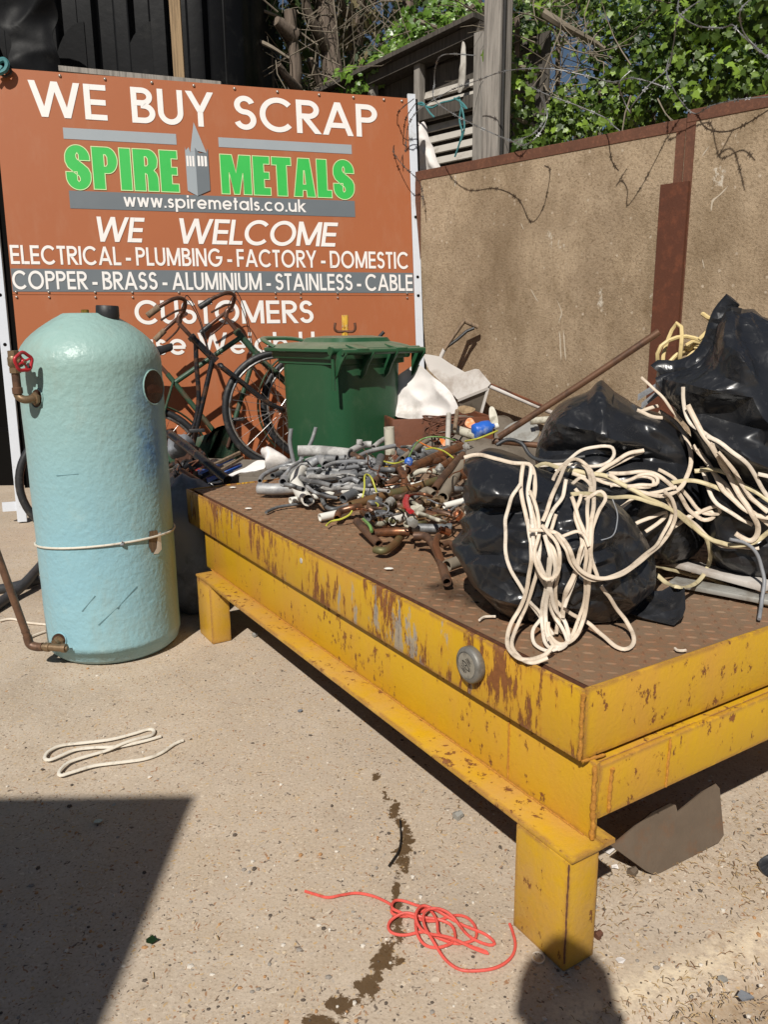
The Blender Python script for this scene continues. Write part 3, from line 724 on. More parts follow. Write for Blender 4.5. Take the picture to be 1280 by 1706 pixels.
for px, wd in (([(1214, 310), (1200, 325), (1188, 336), (1186, 352)], .007), ([(1171, 432), (1174, 448)], .004), ([(1170, 262), (1178, 250), (1182, 244)], .005)): lime(WB, px, wd, px[0][0])
b = MB(); b.box(wl(1.683, 0, .032), wD*.145, Z*1.80, -wN*.024)
b.box(wl(1.683, 0, .0075), wD*.012, Z*1.80, wN*.0005)
tag(b.build('steel_post', M['rust_dark'], None, smooth=False, bevel=.003, root=wl(1.75, 0, .02)), 'dark red oxide steel upright bolted over the joint between two concrete panels', 'post')

# ================================================================== SHED, POST, CLOTH behind the wall
sh = wO-wN*.75                                            # plane of the shed's face
def onshed(x, y, d=0): return onpl(x, y, sh+wN*d, wN)
SHED = thing('timber_shed', 'weathered grey shed with a sloping roof timber and off white slatted side, behind the wall', 'shed', V((onshed(700, 280).x, onshed(700, 280).y, 0)))
a, c = onshed(548, 172), onshed(812, 50)
b = MB(); b.bar(a+(a-c)*.3, c, (Z*1).cross(wN)*0+Z*.075, wN*.16); b.build('roof_timber', M['wood_dark'], SHED, smooth=False)
b = MB(); b.bar(a+(a-c)*.3+Z*.058-wN*.3, c+Z*.058-wN*.3, Z*.03, wN*.9); b.build('roof_boarding', M['wood_dark'], SHED, smooth=False)
def spost(x, y0, y1, wd, name='shed_post', mm='wood_grey', d=.02):
    p0, p1 = onshed(x, y1, d), onshed(x, y0, d); p0 = V((p1.x, p1.y, p0.z)); b = MB(); b.bar(p0, p1, wD*wd, wN*.06); return b.build(name, M[mm], SHED, smooth=False)
spost(699, 103, 300, .055); spost(622, 138, 260, .05); spost(803, 55, 330, .085, d=.07)
for k in range(8):                                        # boards under the roof, their shade put into a dark timber colour
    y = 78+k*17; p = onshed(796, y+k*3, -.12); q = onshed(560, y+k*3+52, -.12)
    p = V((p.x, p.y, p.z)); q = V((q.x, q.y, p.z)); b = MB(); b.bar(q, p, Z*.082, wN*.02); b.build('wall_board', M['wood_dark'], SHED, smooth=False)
x0 = onshed(686, 250, -.02); x1 = onshed(796, 250, -.02)
for k in range(11):
    zc = 2.02+k*.078; b = MB()
    p, q = V((x0.x, x0.y, zc)), V((x1.x, x1.y, zc))
    b.bar(p, q, (Z*.05-wN*.022), (wN*.012+Z*.005)); b.build('slat', M['slat'], SHED, smooth=False)
b = MB(); b.bar(V((x0.x, x0.y, 1.5))-wN*.06+wD*.4, V((x0.x, x0.y, 3.0))-wN*.06+wD*.4, wD*1.6, wN*.02); b.build('gap_backing', M['wood_dark'], SHED, smooth=False)  # dark sheet behind the slats, filling their gaps
p, q = onshed(686, 197, .04), onshed(802, 167, .04); q = V((q.x, q.y, p.z)); b = MB(); b.bar(p, q, Z*.085, wN*.05); b.build('cross_rail', M['wood_dark'], SHED, smooth=False)
# tall square post right behind the wall
p = onpl(827, 200, wO-wN*.22, wN)
b = MB(); b.cbox(V((p.x, p.y, 1.7)), wD*.125, wN*.125, Z*3.6)
tag(b.build('timber_post', M['wood_grey'], None, smooth=False, bevel=.008, root=(p.x, p.y, 0)), 'tall square weathered timber post standing behind the concrete wall', 'post')
# black cable clipped down the post
b = MB(); r0 = p+wN*.03+wD*.068
b.tube([V((r0.x, r0.y, z)) for z in (2.0, 2.3, 2.6, 3.0, 3.5)], .012, 6); tag(b.build('cable', M['wire_black'], root=(r0.x, r0.y, 2)), 'black cable running up the side of the tall timber post', 'cable')
# white cloth hanging beside the sign
def cloth(name, px, P, nrm, mat, label, cat, seed, amp=.02, nsub=14, thick_=.006, root=None, parent=None, freq=6, bulge=0, straight=False):
    """a sheet hanging in a plane, outline given in the picture at that plane's real distance, crumpled in depth"""
    o = [onpl(x, y, P, nrm) for x, y in px]; o = resample(o, .03, True) if straight else catmull(o, 6, True); c = V((0, 0, 0))
    for q in o: c += q
    c /= len(o); n = len(o); N = nsub; vs = []; fs = []
    for side in (0, 1):
        st = len(vs)
        for k in range(N+1):
            s = k/N
            for q in o:
                w_ = c+(q-c)*s
                d = amp*(noise.noise(w_*freq+V((seed, 0, 0)))+.6*(.5-abs(noise.noise(w_*freq*1.7+V((0, seed, 0)))))*1.5+.4*noise.noise(w_*freq*3.3+V((0, 0, seed))))+bulge*sqrt(max(0, 1-s*s))
                vs.append(w_+nrm*(d-side*thick_))
        for k in range(N):
            for i in range(n): fs.append((st+k*n+i, st+k*n+(i+1) % n, st+(k+1)*n+(i+1) % n, st+(k+1)*n+i))
    h = (N+1)*n
    for i in range(n): fs.append((N*n+i, N*n+(i+1) % n, h+N*n+(i+1) % n, h+N*n+i))
    b = MB(); b.add(vs, fs); ob = b.build(name, mat, parent, root=None if parent else (root or c), sharp=60)
    if label: tag(ob, label, cat)
    return ob
cloth('cloth', [(690, 196), (700, 208), (708, 204), (714, 226), (722, 250), (736, 290), (712, 300), (690, 300), (687, 250)], onpl(700, 250, wO-wN*.3, wN), wN, M['sheet_white'],
      'white plastic cloth hanging between the billboard edge and the shed slats', 'cloth', 3, .03, bulge=.05)
cloth('rag', [(769, 74), (773, 72), (776, 100), (775, 130), (770, 152), (763, 152), (766, 120), (769, 100)], onshed(770, 100, .1), wN, M['slat'],
      'thin pale rag hanging from the shed roof timber', 'rag', 5, .012, bulge=.012)
def cord(name, px, Pn, r, mat, label, cat, group=None, n=6, sides=6):
    b = MB(); b.tube(catmull([onpl(x, y, *Pn) if len(q) == 0 else None for (x, y, *q) in px], n), r, sides)
    return tag(b.build(name, mat, root=onpl(px[0][0], px[0][1], *Pn)), label, cat, group)
PT = (wO-wN*.18, wN)
for px in ([(674, 166), (690, 172), (706, 176), (720, 180), (735, 172), (752, 168), (766, 162)], [(690, 176), (704, 172), (716, 188), (724, 196)], [(757, 164), (770, 172), (778, 182), (770, 178), (766, 200), (770, 222), (764, 245), (758, 262)], [(766, 166), (772, 190), (774, 214), (768, 236)]):
    cord('twine', px, PT, .006, M['teal'], 'frayed teal twine knotted on the wire beside the shed slats', 'twine', 'teal twine beside the shed')
cord('twine', [(-4, 104), (6, 100), (12, 108), (8, 118), (-2, 122), (4, 112)], (sg(0, 1.2, .05), sN), .014, M['teal'], 'tangle of teal twine at the top left corner of the billboard', 'twine')
cord('razor_wire', [(-6, 122), (4, 116), (14, 112), (18, 122), (8, 128), (0, 124), (-8, 134)], (sg(0, 1.2, .03), sN), .008, M['razor_dark'], 'short dark twist of barbed wire at the top left corner of the billboard', 'barbed wire')

# ================================================================== RAZOR WIRE
def razor(px, d, mat, label, barb=.010, step=.055):
    Pn = (wO+wN*d, wN)
    P = resample(catmull([onpl(x, y, *Pn)+wN*(.05*sin(i*1.7)) for i, (x, y) in enumerate(px)], 10), .012)
    b = MB(); b.tube(P, .0026, 5)
    k = max(1, int(step/.012))
    for i in range(2, len(P)-2, k):
        t = (P[i+1]-P[i-1]).normalized(); s = t.cross(wN).normalized(); q = (s*cos(i)+wN*sin(i)).normalized()
        for sg_ in (1, -1):
            b.add([P[i]-t*.011, P[i]+t*.011, P[i]+t*.009+q*barb*sg_, P[i]-t*.012+q*barb*sg_+t*.002, P[i]+q*.003*sg_], [(0, 1, 4), (0, 4, 3), (4, 1, 2)])
    return tag(b.build('razor_wire', mat, root=P[0], smooth=False), label, 'razor wire', 'razor wire along the wall')
def h2(L): return [(640+x/2, y/2) for x, y in L]
razor(h2([(100, 330), (70, 375), (40, 400), (28, 450), (40, 505), (78, 555), (108, 610), (120, 690)]), .10, M['razor_dark'], 'dark barbed loop hanging over the right edge of the billboard', .011)
razor(h2([(110, 340), (92, 400), (60, 460), (48, 500), (66, 540)]), .08, M['razor_dark'], 'short dark barbed strand inside the loop over the billboard edge', .010)
razor(h2([(305, 186), (220, 190), (168, 218), (150, 275), (178, 335), (255, 390), (340, 438), (420, 470), (486, 488), (524, 450), (527, 380), (520, 320)]), .26, M['razor'], 'big slack razor wire loop in front of the timber post')
razor(h2([(70, 520), (110, 400), (200, 310), (300, 262), (420, 240), (560, 235), (660, 248), (750, 270), (850, 268), (960, 300)]), .03, M['razor'], 'razor wire strand crossing the timber post near its middle')
razor(h2([(480, 285), (560, 322), (640, 352), (720, 388), (770, 420), (800, 442)]), .10, M['razor'], 'razor wire strand sloping down to the middle of the wall top')
razor(h2([(1052, 5), (1000, 70), (960, 150), (930, 220), (890, 290), (840, 360), (810, 372), (790, 335), (800, 285), (830, 240)]), .30, M['razor'], 'razor wire curl hanging in front of the ivy, hooked at its lower end')
razor(h2([(985, -10), (1000, 55), (1040, 85), (1110, 85), (1170, 90), (1200, 120), (1240, 165), (1290, 195)]), .32, M['razor'], 'razor wire loop in the top right corner over bright ivy')
razor(h2([(1235, -10), (1205, 45), (1190, 95), (1212, 135), (1290, 200)]), .36, M['razor'], 'outermost razor wire strand in the top right corner')
razor(h2([(950, 195), (960, 260), (985, 335), (1022, 374), (1100, 356), (1200, 338), (1320, 316)]), .05, M['razor'], 'razor wire running along the top of the right hand wall panel')
razor(h2([(420, 475), (470, 470), (500, 440), (520, 380), (530, 300)]), .02, M['razor'], 'thin second razor wire curve beside the timber post')
# ================================================================== BLACK MOULDED TANK, BATTEN, BEAM above and behind the sign
def onback(x, y, Y): return onY(x, y, Y)
def black_tank():
    T = thing('plastic_tank', 'huge black ribbed plastic tank rising behind the billboard', 'tank', (-1.5, 6.6, 0))
    xl, xr, yf, dep = -3.4, -.92, 6.3, 1.7; b = MB()
    # plan outline: rounded box with upright ribs on the front
    out = []
    n = 300
    for k in range(n+1):
        t = k/n; x = xl+(xr-xl)*t
        rib = 0
        ph = (t*9.5) % 1
        rib = .075*(min(1, max(0, (abs(ph-.5)-.2)/.10)))
        rc = .42; e = min(x-xl, xr-x)
        rd = rc-sqrt(max(0, rc*rc-(rc-min(e, rc))**2))
        out.append((x, yf+rd-rib))
    out += [(xr, yf+dep), (xl, yf+dep)]
    zs = [(1.9, 0), (2.75, 0), (2.86, .0), (2.95, .0), (4.6, .02), (5.2, .3)]
    vs = []; m_ = len(out)
    for z, ins in zs:
        for i, (x, y) in enumerate(out):
            yy = y+ins+.03*noise.noise(V((x*1.5, z*1.2, 0)))
            vs.append((x, yy, z))
    fs = [(j*m_+i, j*m_+(i+1) % m_, (j+1)*m_+(i+1) % m_, (j+1)*m_+i) for j in range(len(zs)-1) for i in range(m_)]
    fs += [tuple(reversed(range(m_))), tuple((len(zs)-1)*m_+i for i in range(m_))]
    b.add(vs, fs); b.build('tank_body', M['tarp_black'], T, sharp=35)
    # arched webs between ribs (lower gussets)
    for xx in (-2.36, -1.86):
        P = [(xx+.24*cos(a), yf-.075, 2.78+.46*sin(a)) for a in [pi/2*k/10 for k in range(11)]]
        g = MB(); g.prism([(xx+.26, yf-.075, 2.5), (xx, yf-.075, 2.5)]+[(xx, yf-.075, 2.75)]+[(xx+.26*(1-cos(a)), yf-.075, 2.75+.5*sin(a)) for a in [pi/2*k/10 for k in range(1, 11)]], (0, .07, 0))
        g.build('web', M['tarp_black'], T, smooth=False)
black_tank()
cloth('tarpaulin', [(-60, -30), (62, -30), (96, 20), (88, 60), (100, 112), (60, 140), (22, 112), (20, 66), (-40, 10)], V((-2.2, 5.9, 3)), V((.1, -.99, 0)).normalized(), M['tarp_black'],
      'crumpled black plastic sheet over the left end of the ribbed tank', 'tarpaulin', 11, .10, 20, freq=1.6)
b = MB(); b.cbox((-3.0, 6.25, 2.6), (.5, 0, 0), (0, .5, 0), (0, 0, 1.2)); tag(b.build('water_butt', plain('grey green plastic', (.045, .06, .05), .5, 0, .2, 6, .002), None, smooth=True, bevel=.06, root=(-3.0, 6.25, 2)), 'grey green plastic container at the far left behind the billboard', 'container')
p0, p1 = onY(300, 140, 5.55), onY(287, -60, 5.55); b = MB(); b.bar(p0, p1, V((.068, 0, 0)), V((0, .03, 0)))
tag(b.build('batten', M['wood_tan'], None, smooth=False, root=p0), 'upright pale timber batten in front of the black tank', 'batten')
p0, p1 = onY(100, 116, 5.42), onY(345, 140, 5.42); b = MB(); b.bar(p0, p1+(p1-p0)*.1, V((0, .0, .03)), V((0, .05, 0)))
tag(b.build('plank', M['wood_grey'], None, smooth=False, root=p0), 'grey plank lying along the back of the billboard under the black tank', 'plank')

# outbuilding seen past the left edge of the sign; shade put into near-black boards
B_ = thing('shaded_shed', 'shed wall and doorway, their shade put into black boards, just past the left edge of the billboard', 'shed', (-3.0, 6.2, 0))
b = MB()
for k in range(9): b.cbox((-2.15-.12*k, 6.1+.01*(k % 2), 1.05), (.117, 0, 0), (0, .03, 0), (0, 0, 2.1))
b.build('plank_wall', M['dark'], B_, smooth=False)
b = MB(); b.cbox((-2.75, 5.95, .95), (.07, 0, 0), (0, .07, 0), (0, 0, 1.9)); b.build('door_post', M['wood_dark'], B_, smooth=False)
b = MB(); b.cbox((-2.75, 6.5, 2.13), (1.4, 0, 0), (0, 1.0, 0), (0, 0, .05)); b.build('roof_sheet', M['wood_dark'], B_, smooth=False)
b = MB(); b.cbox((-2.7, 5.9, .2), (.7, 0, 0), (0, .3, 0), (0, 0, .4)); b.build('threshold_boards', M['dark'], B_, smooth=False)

# ================================================================== VEGETATION
rs = random.Random(3)
class Leaves:
    def __init__(s): s.v = []; s.f = []; s.a = []
    SH = {'ivy': [(0, 0), (.30, .12), (.52, .02), (.46, .38), (.62, .60), (.30, .62), (0, 1.05), (-.30, .62), (-.62, .60), (-.46, .38), (-.52, .02), (-.30, .12)],
          'oval': [(0, 0), (.22, .18), (.30, .5), (.18, .82), (0, 1), (-.18, .82), (-.30, .5), (-.22, .18)],
          'spray': [(0, 0), (.10, .2), (.28, .34), (.13, .45), (.25, .66), (.09, .72), (0, 1), (-.09, .72), (-.25, .66), (-.13, .45), (-.28, .34), (-.10, .2)]}
    def leaf(s, p, nrm, up, size, kind, r):
        nrm = nrm.normalized(); u_ = up-nrm*up.dot(nrm)
        u_ = u_.normalized() if u_.length > 1e-4 else V((1, 0, 0)); x = u_.cross(nrm); st = len(s.v)
        for a, c in s.SH[kind]: s.v.append(p+x*(a*size)+u_*(c*size)+nrm*(-.35*a*a*size-.12*c*c*size))
        s.f.append(tuple(range(st, len(s.v)))); s.a += [r]*(len(s.v)-st)
    def build(s, name, mat, parent=None, root=None):
        off = parent.location if parent else V(root or (0, 0, 0))
        me = bpy.data.meshes.new(name); me.from_pydata([p-off for p in s.v], [], s.f); me.materials.append(mat)
        me.attributes.new('rnd', 'FLOAT', 'POINT').data.foreach_set('value', s.a)
        o = bpy.data.objects.new(name, me); COL.objects.link(o)
        if parent: o.parent = parent
        elif root is not None: o.location = root
        return o
def rv(): return V((rs.gauss(0, 1), rs.gauss(0, 1), rs.gauss(0, 1)))
def clump(L, c, R, n, size, kind, face=V((-.25, -.85, .45)), spread=.55, flat=1, lo=0, hi=1):
    """leaves thrown over a lumpy shell: they sit near its skin and look outwards and to the light"""
    R = R*1.0; off = rv()*.0
    for _ in range(n):
        d = rv().normalized(); k = (.55+.45*rs.random()**.5)
        p = c+V((d.x*R.x, d.y*R.y, d.z*R.z))*k
        nr = (d*.8+face*.9+rv()*spread*.6)
        L.leaf(p, nr, V((rs.gauss(0, .6), 0, -1+rs.random()*.4)) if kind != 'spray' else d+V((0, 0, -.3)), size*(.6+.8*rs.random()), kind, min(1, max(0, lo+(hi-lo)*rs.random())))
def trunk(P, r0, r1, parent, name='trunk', mat='bark', sides=12):
    P = resample(catmull(P, 8), .09); n = len(P); b = MB()
    R = []
    for i, p in enumerate(P): R.append((r0+(r1-r0)*i/(n-1))*(1+.14*noise.noise(p*3)+.06*noise.noise(p*11)))
    b.tube([p+V((noise.noise(p*2), noise.noise(p*2+V((5, 0, 0))), 0))*.02 for p in P], R, sides)
    return b.build(name, M[mat], parent, sharp=70)
def twigs(parent, c, R, n, L0, name='twigs', r=.004, bias=V((0, 0, 0))):
    b = MB()
    for _ in range(n):
        p = c+V((rs.uniform(-1, 1)*R.x, rs.uniform(-1, 1)*R.y, rs.uniform(-1, 1)*R.z)); d = (rv()+bias).normalized(); d.z *= .7
        P = [p]; l = L0*rs.uniform(.4, 1.3)
        for k in range(4): d = (d+rv()*.22).normalized(); P.append(P[-1]+d*l/4)
        b.tube(P, [r*1.2, r, r*.8, r*.6, r*.35], 4)
        if rs.random() < .6:
            q = P[2]; d2 = (d+rv()*.7).normalized(); b.tube([q, q+d2*l*.25, q+(d2+rv()*.2).normalized()*l*.45], [r*.7, r*.5, r*.25], 3)
    return b.build(name, M['twig'], parent)
# --- old cypress trunks standing behind sign and shed
def cypress(px, Y, wpx, label, limbs=(), crown=(), top=4.6, dead=.5, ntw=26, lean=0):
    base = onY(px[0][0], px[0][1], Y); s = Y/F_PX
    T = thing('cypress_tree', label, 'tree', V((base.x, base.y, 0)), 'bare trunked cypresses behind the billboard')
    P = [V((base.x-.05, base.y, 0)), V((base.x, base.y, 1.2))]+[onY(x, y, Y+.0) for x, y in px]
    trunk(P, wpx*s*.62, wpx*s*.42, T)
    for L_ in limbs:
        r = L_[0]*s; PP = [onY(x, y, Y+dy) for x, y, dy in L_[1]]
        trunk(PP, r, r*.55, T, 'limb', sides=8)
    Lf = Leaves()
    for (x, y, dy, rx, rz, n, k) in crown:
        clump(Lf, onY(x, y, Y+dy), V((rx*s, .5, rz*s)), n, .13 if k != 'd' else .12, 'spray')
    if Lf.v: Lf.build('crown', M['needle'], T)
    if ntw: twigs(T, onY(px[-1][0], 60, Y+.1), V((.45, .5, .75)), ntw, .7)
    return T
cypress([(558, 190), (556, 120), (548, 60), (540, -10), (535, -120)], 7.6, 34, 'thick stringy cypress trunk above the letters CR of the billboard',
        [(9, [(540, 150, -.1), (522, 112, -.2), (517, 100, -.25)]), (10, [(552, 90, 0), (520, 40, -.2), (505, -10, -.3)])], [(500, -40, .3, 110, 60, 240, 0), (470, 120, .6, 60, 60, 120, 0)])
cypress([(590, 190), (592, 90), (596, 30), (604, -30), (612, -130)], 8.2, 26, 'slimmer straight cypress trunk beside the thick one, close to the shed roof',
        [(8, [(592, 40, 0), (570, 10, -.2), (556, -30, -.3)]), (6, [(590, 60, 0), (612, 20, .1), (640, -20, .1)])], [(640, -30, .2, 90, 60, 220, 0), (600, 115, .3, 40, 26, 130, 0)])
cypress([(488, 200), (492, 120), (486, 70), (484, 20)], 7.1, 21, 'broken stub trunk of a dead cypress with snapped side limbs',
        [(13, [(487, 62, 0), (470, 46, -.1), (460, 36, -.15)]), (9, [(494, 150, 0), (474, 128, -.2), (462, 110, -.25)])], [(455, 10, .5, 60, 50, 140, 0)])
cypress([(452, 200), (450, 120), (448, 90)], 7.4, 16, 'short snapped cypress trunk close to the black tank', [], [(450, 90, .7, 60, 70, 160, 0)], ntw=34)
cypress([(522, 160), (522, 90), (520, 30), (514, -60)], 8.8, 17, 'furthest thin cypress trunk, half hidden behind the thick one', [], [(560, 60, .5, 80, 60, 180, 0)])
cypress([(668, 160), (672, 60), (682, 0), (690, -90)], 8.6, 24, 'cypress trunk wrapped in bright ivy above the shed roof', [(7, [(675, 60, 0), (700, 35, -.2), (730, 42, -.3), (758, 55, -.35)])], [(720, -10, .6, 70, 60, 160, 0)], ntw=14)
cypress([(800, 160), (800, 80), (790, 0), (780, -100)], 7.4, 26, 'cypress trunk directly behind the tall timber post', [], [(770, 0, .6, 60, 70, 130, 0)], ntw=20)
# pale dead branches across the trunks
def branch(px, Y, r, label):
    P = [onY(x, y, Y+dy) for x, y, dy in px]; b = MB(); Q = resample(catmull(P, 8), .05); n = len(Q)
    b.tube(Q, [r*(1-.55*i/n)*(1+.12*noise.noise(p*9)) for i, p in enumerate(Q)], 7)
    tag(b.build('branch', M['twig'], root=P[0]), label, 'branch')
branch([(414, 62, 0), (450, 78, -.1), (482, 98, -.1)], 6.8, .020, 'long pale dead branch slanting across behind the black tank')
branch([(426, 14, 0), (470, 32, .1), (510, 62, .2), (530, 76, .2)], 7.0, .013, 'thin dead branch crossing the top of the trunks')
branch([(905, 22, 0), (940, 44, 0), (992, 72, .1), (1008, 82, .1)], 5.6, .030, 'thick sawn pale branch poking out of the ivy')
branch([(846, 108, 0), (890, 118, .1), (905, 122, .2)], 5.6, .022, 'short brown branch end beside the timber post, under the sawn one')
branch([(848, 192, 0), (880, 206, 0), (912, 220, .1)], 5.6, .016, 'pale twig lying just above the wall beside the timber post')
branch([(690, 33, 0), (712, 42, 0), (742, 52, .1), (758, 68, .1)], 7.0, .020, 'bent grey branch above the shed roof')
# --- ivy
def ivy(label, spots, size, kind='ivy', mat='ivy', tw=0, stem=None):
    c0 = onY(spots[0][0], spots[0][1], spots[0][2])
    T = thing('ivy', label, 'ivy', V((c0.x, c0.y, 0)), 'ivy growing behind the wall')
    Lf = Leaves()
    for (x, y, Y, rx, rz, n) in spots:
        s = Y/F_PX; nt_ = max(3, int(n/16))
        for _k in range(nt_):
            a_ = rs.uniform(0, 2*pi); k_ = rs.random()**.5
            c_ = onY(x+rx*k_*cos(a_), y+rz*k_*sin(a_), Y+rs.uniform(-.3, .35)); q_ = rs.uniform(.07, .15)
            clump(Lf, c_, V((q_*1.2, q_*.8, q_)), int(n/nt_*1.45), size*rs.uniform(.7, 1.1), kind, lo=rs.uniform(0, .35), hi=rs.uniform(.5, 1.25))
    Lf.build('leaves', M[mat], T)
    st = MB()
    for (x, y, Y, rx, rz, n) in spots[:6]:
        c = onY(x, y, Y+.1); P = [V((c.x, c.y, 0)), V((c.x+.05, c.y, c.z*.5)), c]; st.tube(catmull(P, 5), .018, 6)
    st.build('stem', M['bark'], T)
    if tw: twigs(T, c0+V((.25 if spots[0][0] < 880 else 0, 0, 0)), V((.26 if spots[0][0] < 880 else .5, .25, .4)), tw, .5, 'stems', .0045)
    return T
ivy('wall of dark and bright ivy filling the top right corner', [(1180, 60, 5.2, 70, 60, 330), (1250, 40, 5.0, 60, 70, 300), (1120, 30, 5.4, 60, 60, 280), (1230, 120, 5.0, 60, 34, 260), (1160, 130, 5.2, 50, 40, 190), (1090, 110, 5.5, 45, 45, 150), (1190, -40, 5.2, 110, 60, 320), (1300, 90, 4.9, 50, 80, 230), (1280, -20, 5.0, 70, 60, 200)], .050, tw=14)
ivy('ivy thicket over the middle of the concrete wall, with sky showing through', [(1030, 60, 5.9, 55, 60, 210), (1000, 130, 5.8, 55, 40, 190), (960, 190, 5.7, 60, 34, 190), (900, 215, 5.7, 45, 24, 150), (1060, 170, 5.6, 60, 34, 200), (1080, 10, 5.8, 60, 50, 220), (1000, 200, 5.9, 80, 40, 230), (1120, 185, 5.5, 50, 24, 150), (1020, -30, 5.9, 90, 50, 200)], .046, tw=40)
ivy('loose ivy climbing beside the tall timber post', [(862, 30, 5.7, 22, 40, 110), (858, 110, 5.7, 20, 40, 80), (860, 175, 5.6, 20, 30, 80), (870, 240, 5.5, 30, 16, 70), (880, 80, 6.0, 34, 50, 90), (930, 20, 6.1, 50, 50, 130)], .050, tw=46)
ivy('bright young ivy draped over the shed roof timber', [(620, 128, 7.0, 36, 14, 110), (655, 110, 6.9, 34, 16, 120), (690, 84, 6.9, 34, 26, 130), (700, 30, 7.2, 26, 34, 110), (660, 80, 7.3, 30, 22, 60), (580, 142, 7.2, 30, 12, 70), (735, 20, 7.2, 50, 34, 120), (770, 40, 7.0, 22, 40, 80)], .058, 'ivy', 'ivy_pale', tw=8)
# --- a wood further back that reads as one mass
Lf = Leaves(); Ld = Leaves()
for _ in range(40):
    x = rs.uniform(400, 1420); y = rs.uniform(-260, 190); Y = rs.uniform(9.2, 12.5)
    if any((x-gx)**2+(y-gy)**2 < 60**2 for gx, gy in ((905, 170), (1085, 125), (880, 30), (640, 60), (930, 60), (690, 10))): continue
    c = onY(x, y, Y); clump(Lf, c, V((.62, .5, .42)), 95, .20, 'spray', spread=1.2)
for _ in range(36):
    x = rs.uniform(420, 860); y = rs.uniform(-160, 170); Y = rs.uniform(7.6, 9.0); c = onY(x, y, Y); clump(Ld, c, V((.34, .3, .26)), 44, .12, 'spray', spread=1.4)
struct(Lf.build('far_trees', M['needle'], root=onY(800, 100, 11)), 'stuff')
struct(Ld.build('dead_foliage', M['needle_dry'], root=onY(600, 100, 8)), 'stuff')
b = MB()
for _ in range(420):
    x = rs.uniform(420, 1000); y = rs.uniform(-120, 240); Y = rs.uniform(6.6, 9.0); p = onY(x, y, Y); d = rv(); d.y *= .5; d.z = d.z*.6-.1; d = d.normalized(); l = rs.uniform(.25, 1.1); P = [p]
    for k in range(5): d = (d+rv()*.17+V((0, 0, -.05))).normalized(); P.append(P[-1]+d*l/5)
    r = rs.uniform(.0025, .007); b.tube(P, [r, r*.9, r*.8, r*.65, r*.5, r*.3], 4)
struct(b.build('dead_twigs', M['twig'], root=onY(600, 100, 8)), 'stuff')
# ================================================================== YELLOW WEIGHING PLATFORM
TB = thing('weighing_platform', 'heavy yellow steel weighing platform with chipped paint and a brown chequer plate top', 'platform', pl(1.03, .6, 0))
ZT, ZB, ZF = PL_H, .382, .231
def pbox(b, u0, u1, v0, v1, z0, z1, mi=0): b.box(pl(u0, v0, z0), uA*(u1-u0), vA*(v1-v0), Z*(z1-z0), mi)
def frame_plate(u0, u1, v0, v1, mat):
    b = MB(); pbox(b, u0, u1, v0, v1, ZB, ZT); return b.build('top_rail', M[mat], TB, smooth=True, bevel=.0025)
frame_plate(0, PL_L, 0, .009, 'yellow_worn'); frame_plate(0, .009, .0093, PL_W-.0093, 'yellow')
frame_plate(0, PL_L, PL_W-.009, PL_W, 'yellow'); frame_plate(PL_L-.009, PL_L, .0093, PL_W-.0093, 'yellow_worn')
# return lip under the rail
b = MB(); pbox(b, .002, PL_L-.002, .0095, .06, ZB+.002, ZB+.010); pbox(b, .0095, .06, .062, PL_W-.062, ZB+.002, ZB+.010); b.build('rail_lip', M['rust'], TB, smooth=False)
# deck plate with raised lozenges
def deck():
    u0, u1, v0, v1, z = .0105, PL_L-.012, .027, PL_W-.014, ZT-.004
    nu, nv = 70, 44; vs = []; fs = []; wear = []; oil = []
    spots = [(onz(760, 985, ZT), .055), (onz(735, 975, ZT), .035), (onz(790, 1000, ZT), .03)]
    def oilv(p): return max([0]+[min(1, max(0, 1.25-(p-c).length/r+.55*noise.noise(p*22))) for c, r in spots])
    for j in range(nv+1):
        for i in range(nu+1):
            p = pl(u0+(u1-u0)*i/nu, v0+(v1-v0)*j/nv, z+.0008*noise.noise(V((i*.13, j*.13, 1)))); vs.append(p); wear.append(0); oil.append(oilv(p))
    fs = [(j*(nu+1)+i, j*(nu+1)+i+1, (j+1)*(nu+1)+i+1, (j+1)*(nu+1)+i) for j in range(nv) for i in range(nu)]
    # side skirt
    pt = .0285; k = 0
    for j in range(int((v1-v0)/pt)):
        for i in range(int((u1-u0)/pt)):
            cu, cv = u0+.018+i*pt, v0+.018+j*pt
            if cu > u1-.015 or cv > v1-.015: continue
            jr = noise.noise(V((i*7.3, j*5.1, 2)))
            if jr > .42: continue
            a = radians(45 if (i+j) % 2 else -45)+jr*.12; du, dv = cos(a), sin(a); L_, W_ = .0125, .0042; st = len(vs)
            for q, (aa, bb, hh) in enumerate(((-1, 0, 0), (-.45, -.9, 0), (.45, -.9, 0), (1, 0, 0), (.45, .9, 0), (-.45, .9, 0), (-.5, 0, 1), (.5, 0, 1))):
                p = pl(cu+du*aa*L_-dv*bb*W_, cv+dv*aa*L_+du*bb*W_, z+.0009*noise.noise(V((i*.5, j*.5, 3)))*0-.0006+hh*(.0026+.0016*jr)); vs.append(p); wear.append(1 if hh else 0); oil.append(oilv(p))
            fs += [(st, st+1, st+6), (st+1, st+2, st+7, st+6), (st+2, st+3, st+7), (st+3, st+4, st+7), (st+4, st+5, st+6, st+7), (st+5, st, st+6)]
    me = bpy.data.meshes.new('deck_plate'); me.from_pydata([p-TB.location for p in vs], [], fs); me.materials.append(M['plate'])
    me.attributes.new('wear', 'FLOAT', 'POINT').data.foreach_set('value', wear); me.attributes.new('oil', 'FLOAT', 'POINT').data.foreach_set('value', oil)
    bm = bmesh.new(); bm.from_mesh(me); bmesh.ops.recalc_face_normals(bm, faces=bm.faces)
    for f in bm.faces:
        if f.normal.z < 0: f.normal_flip()
    bm.to_mesh(me); bm.free()
    o = bpy.data.objects.new('deck_plate', me); COL.objects.link(o); o.parent = TB
deck()
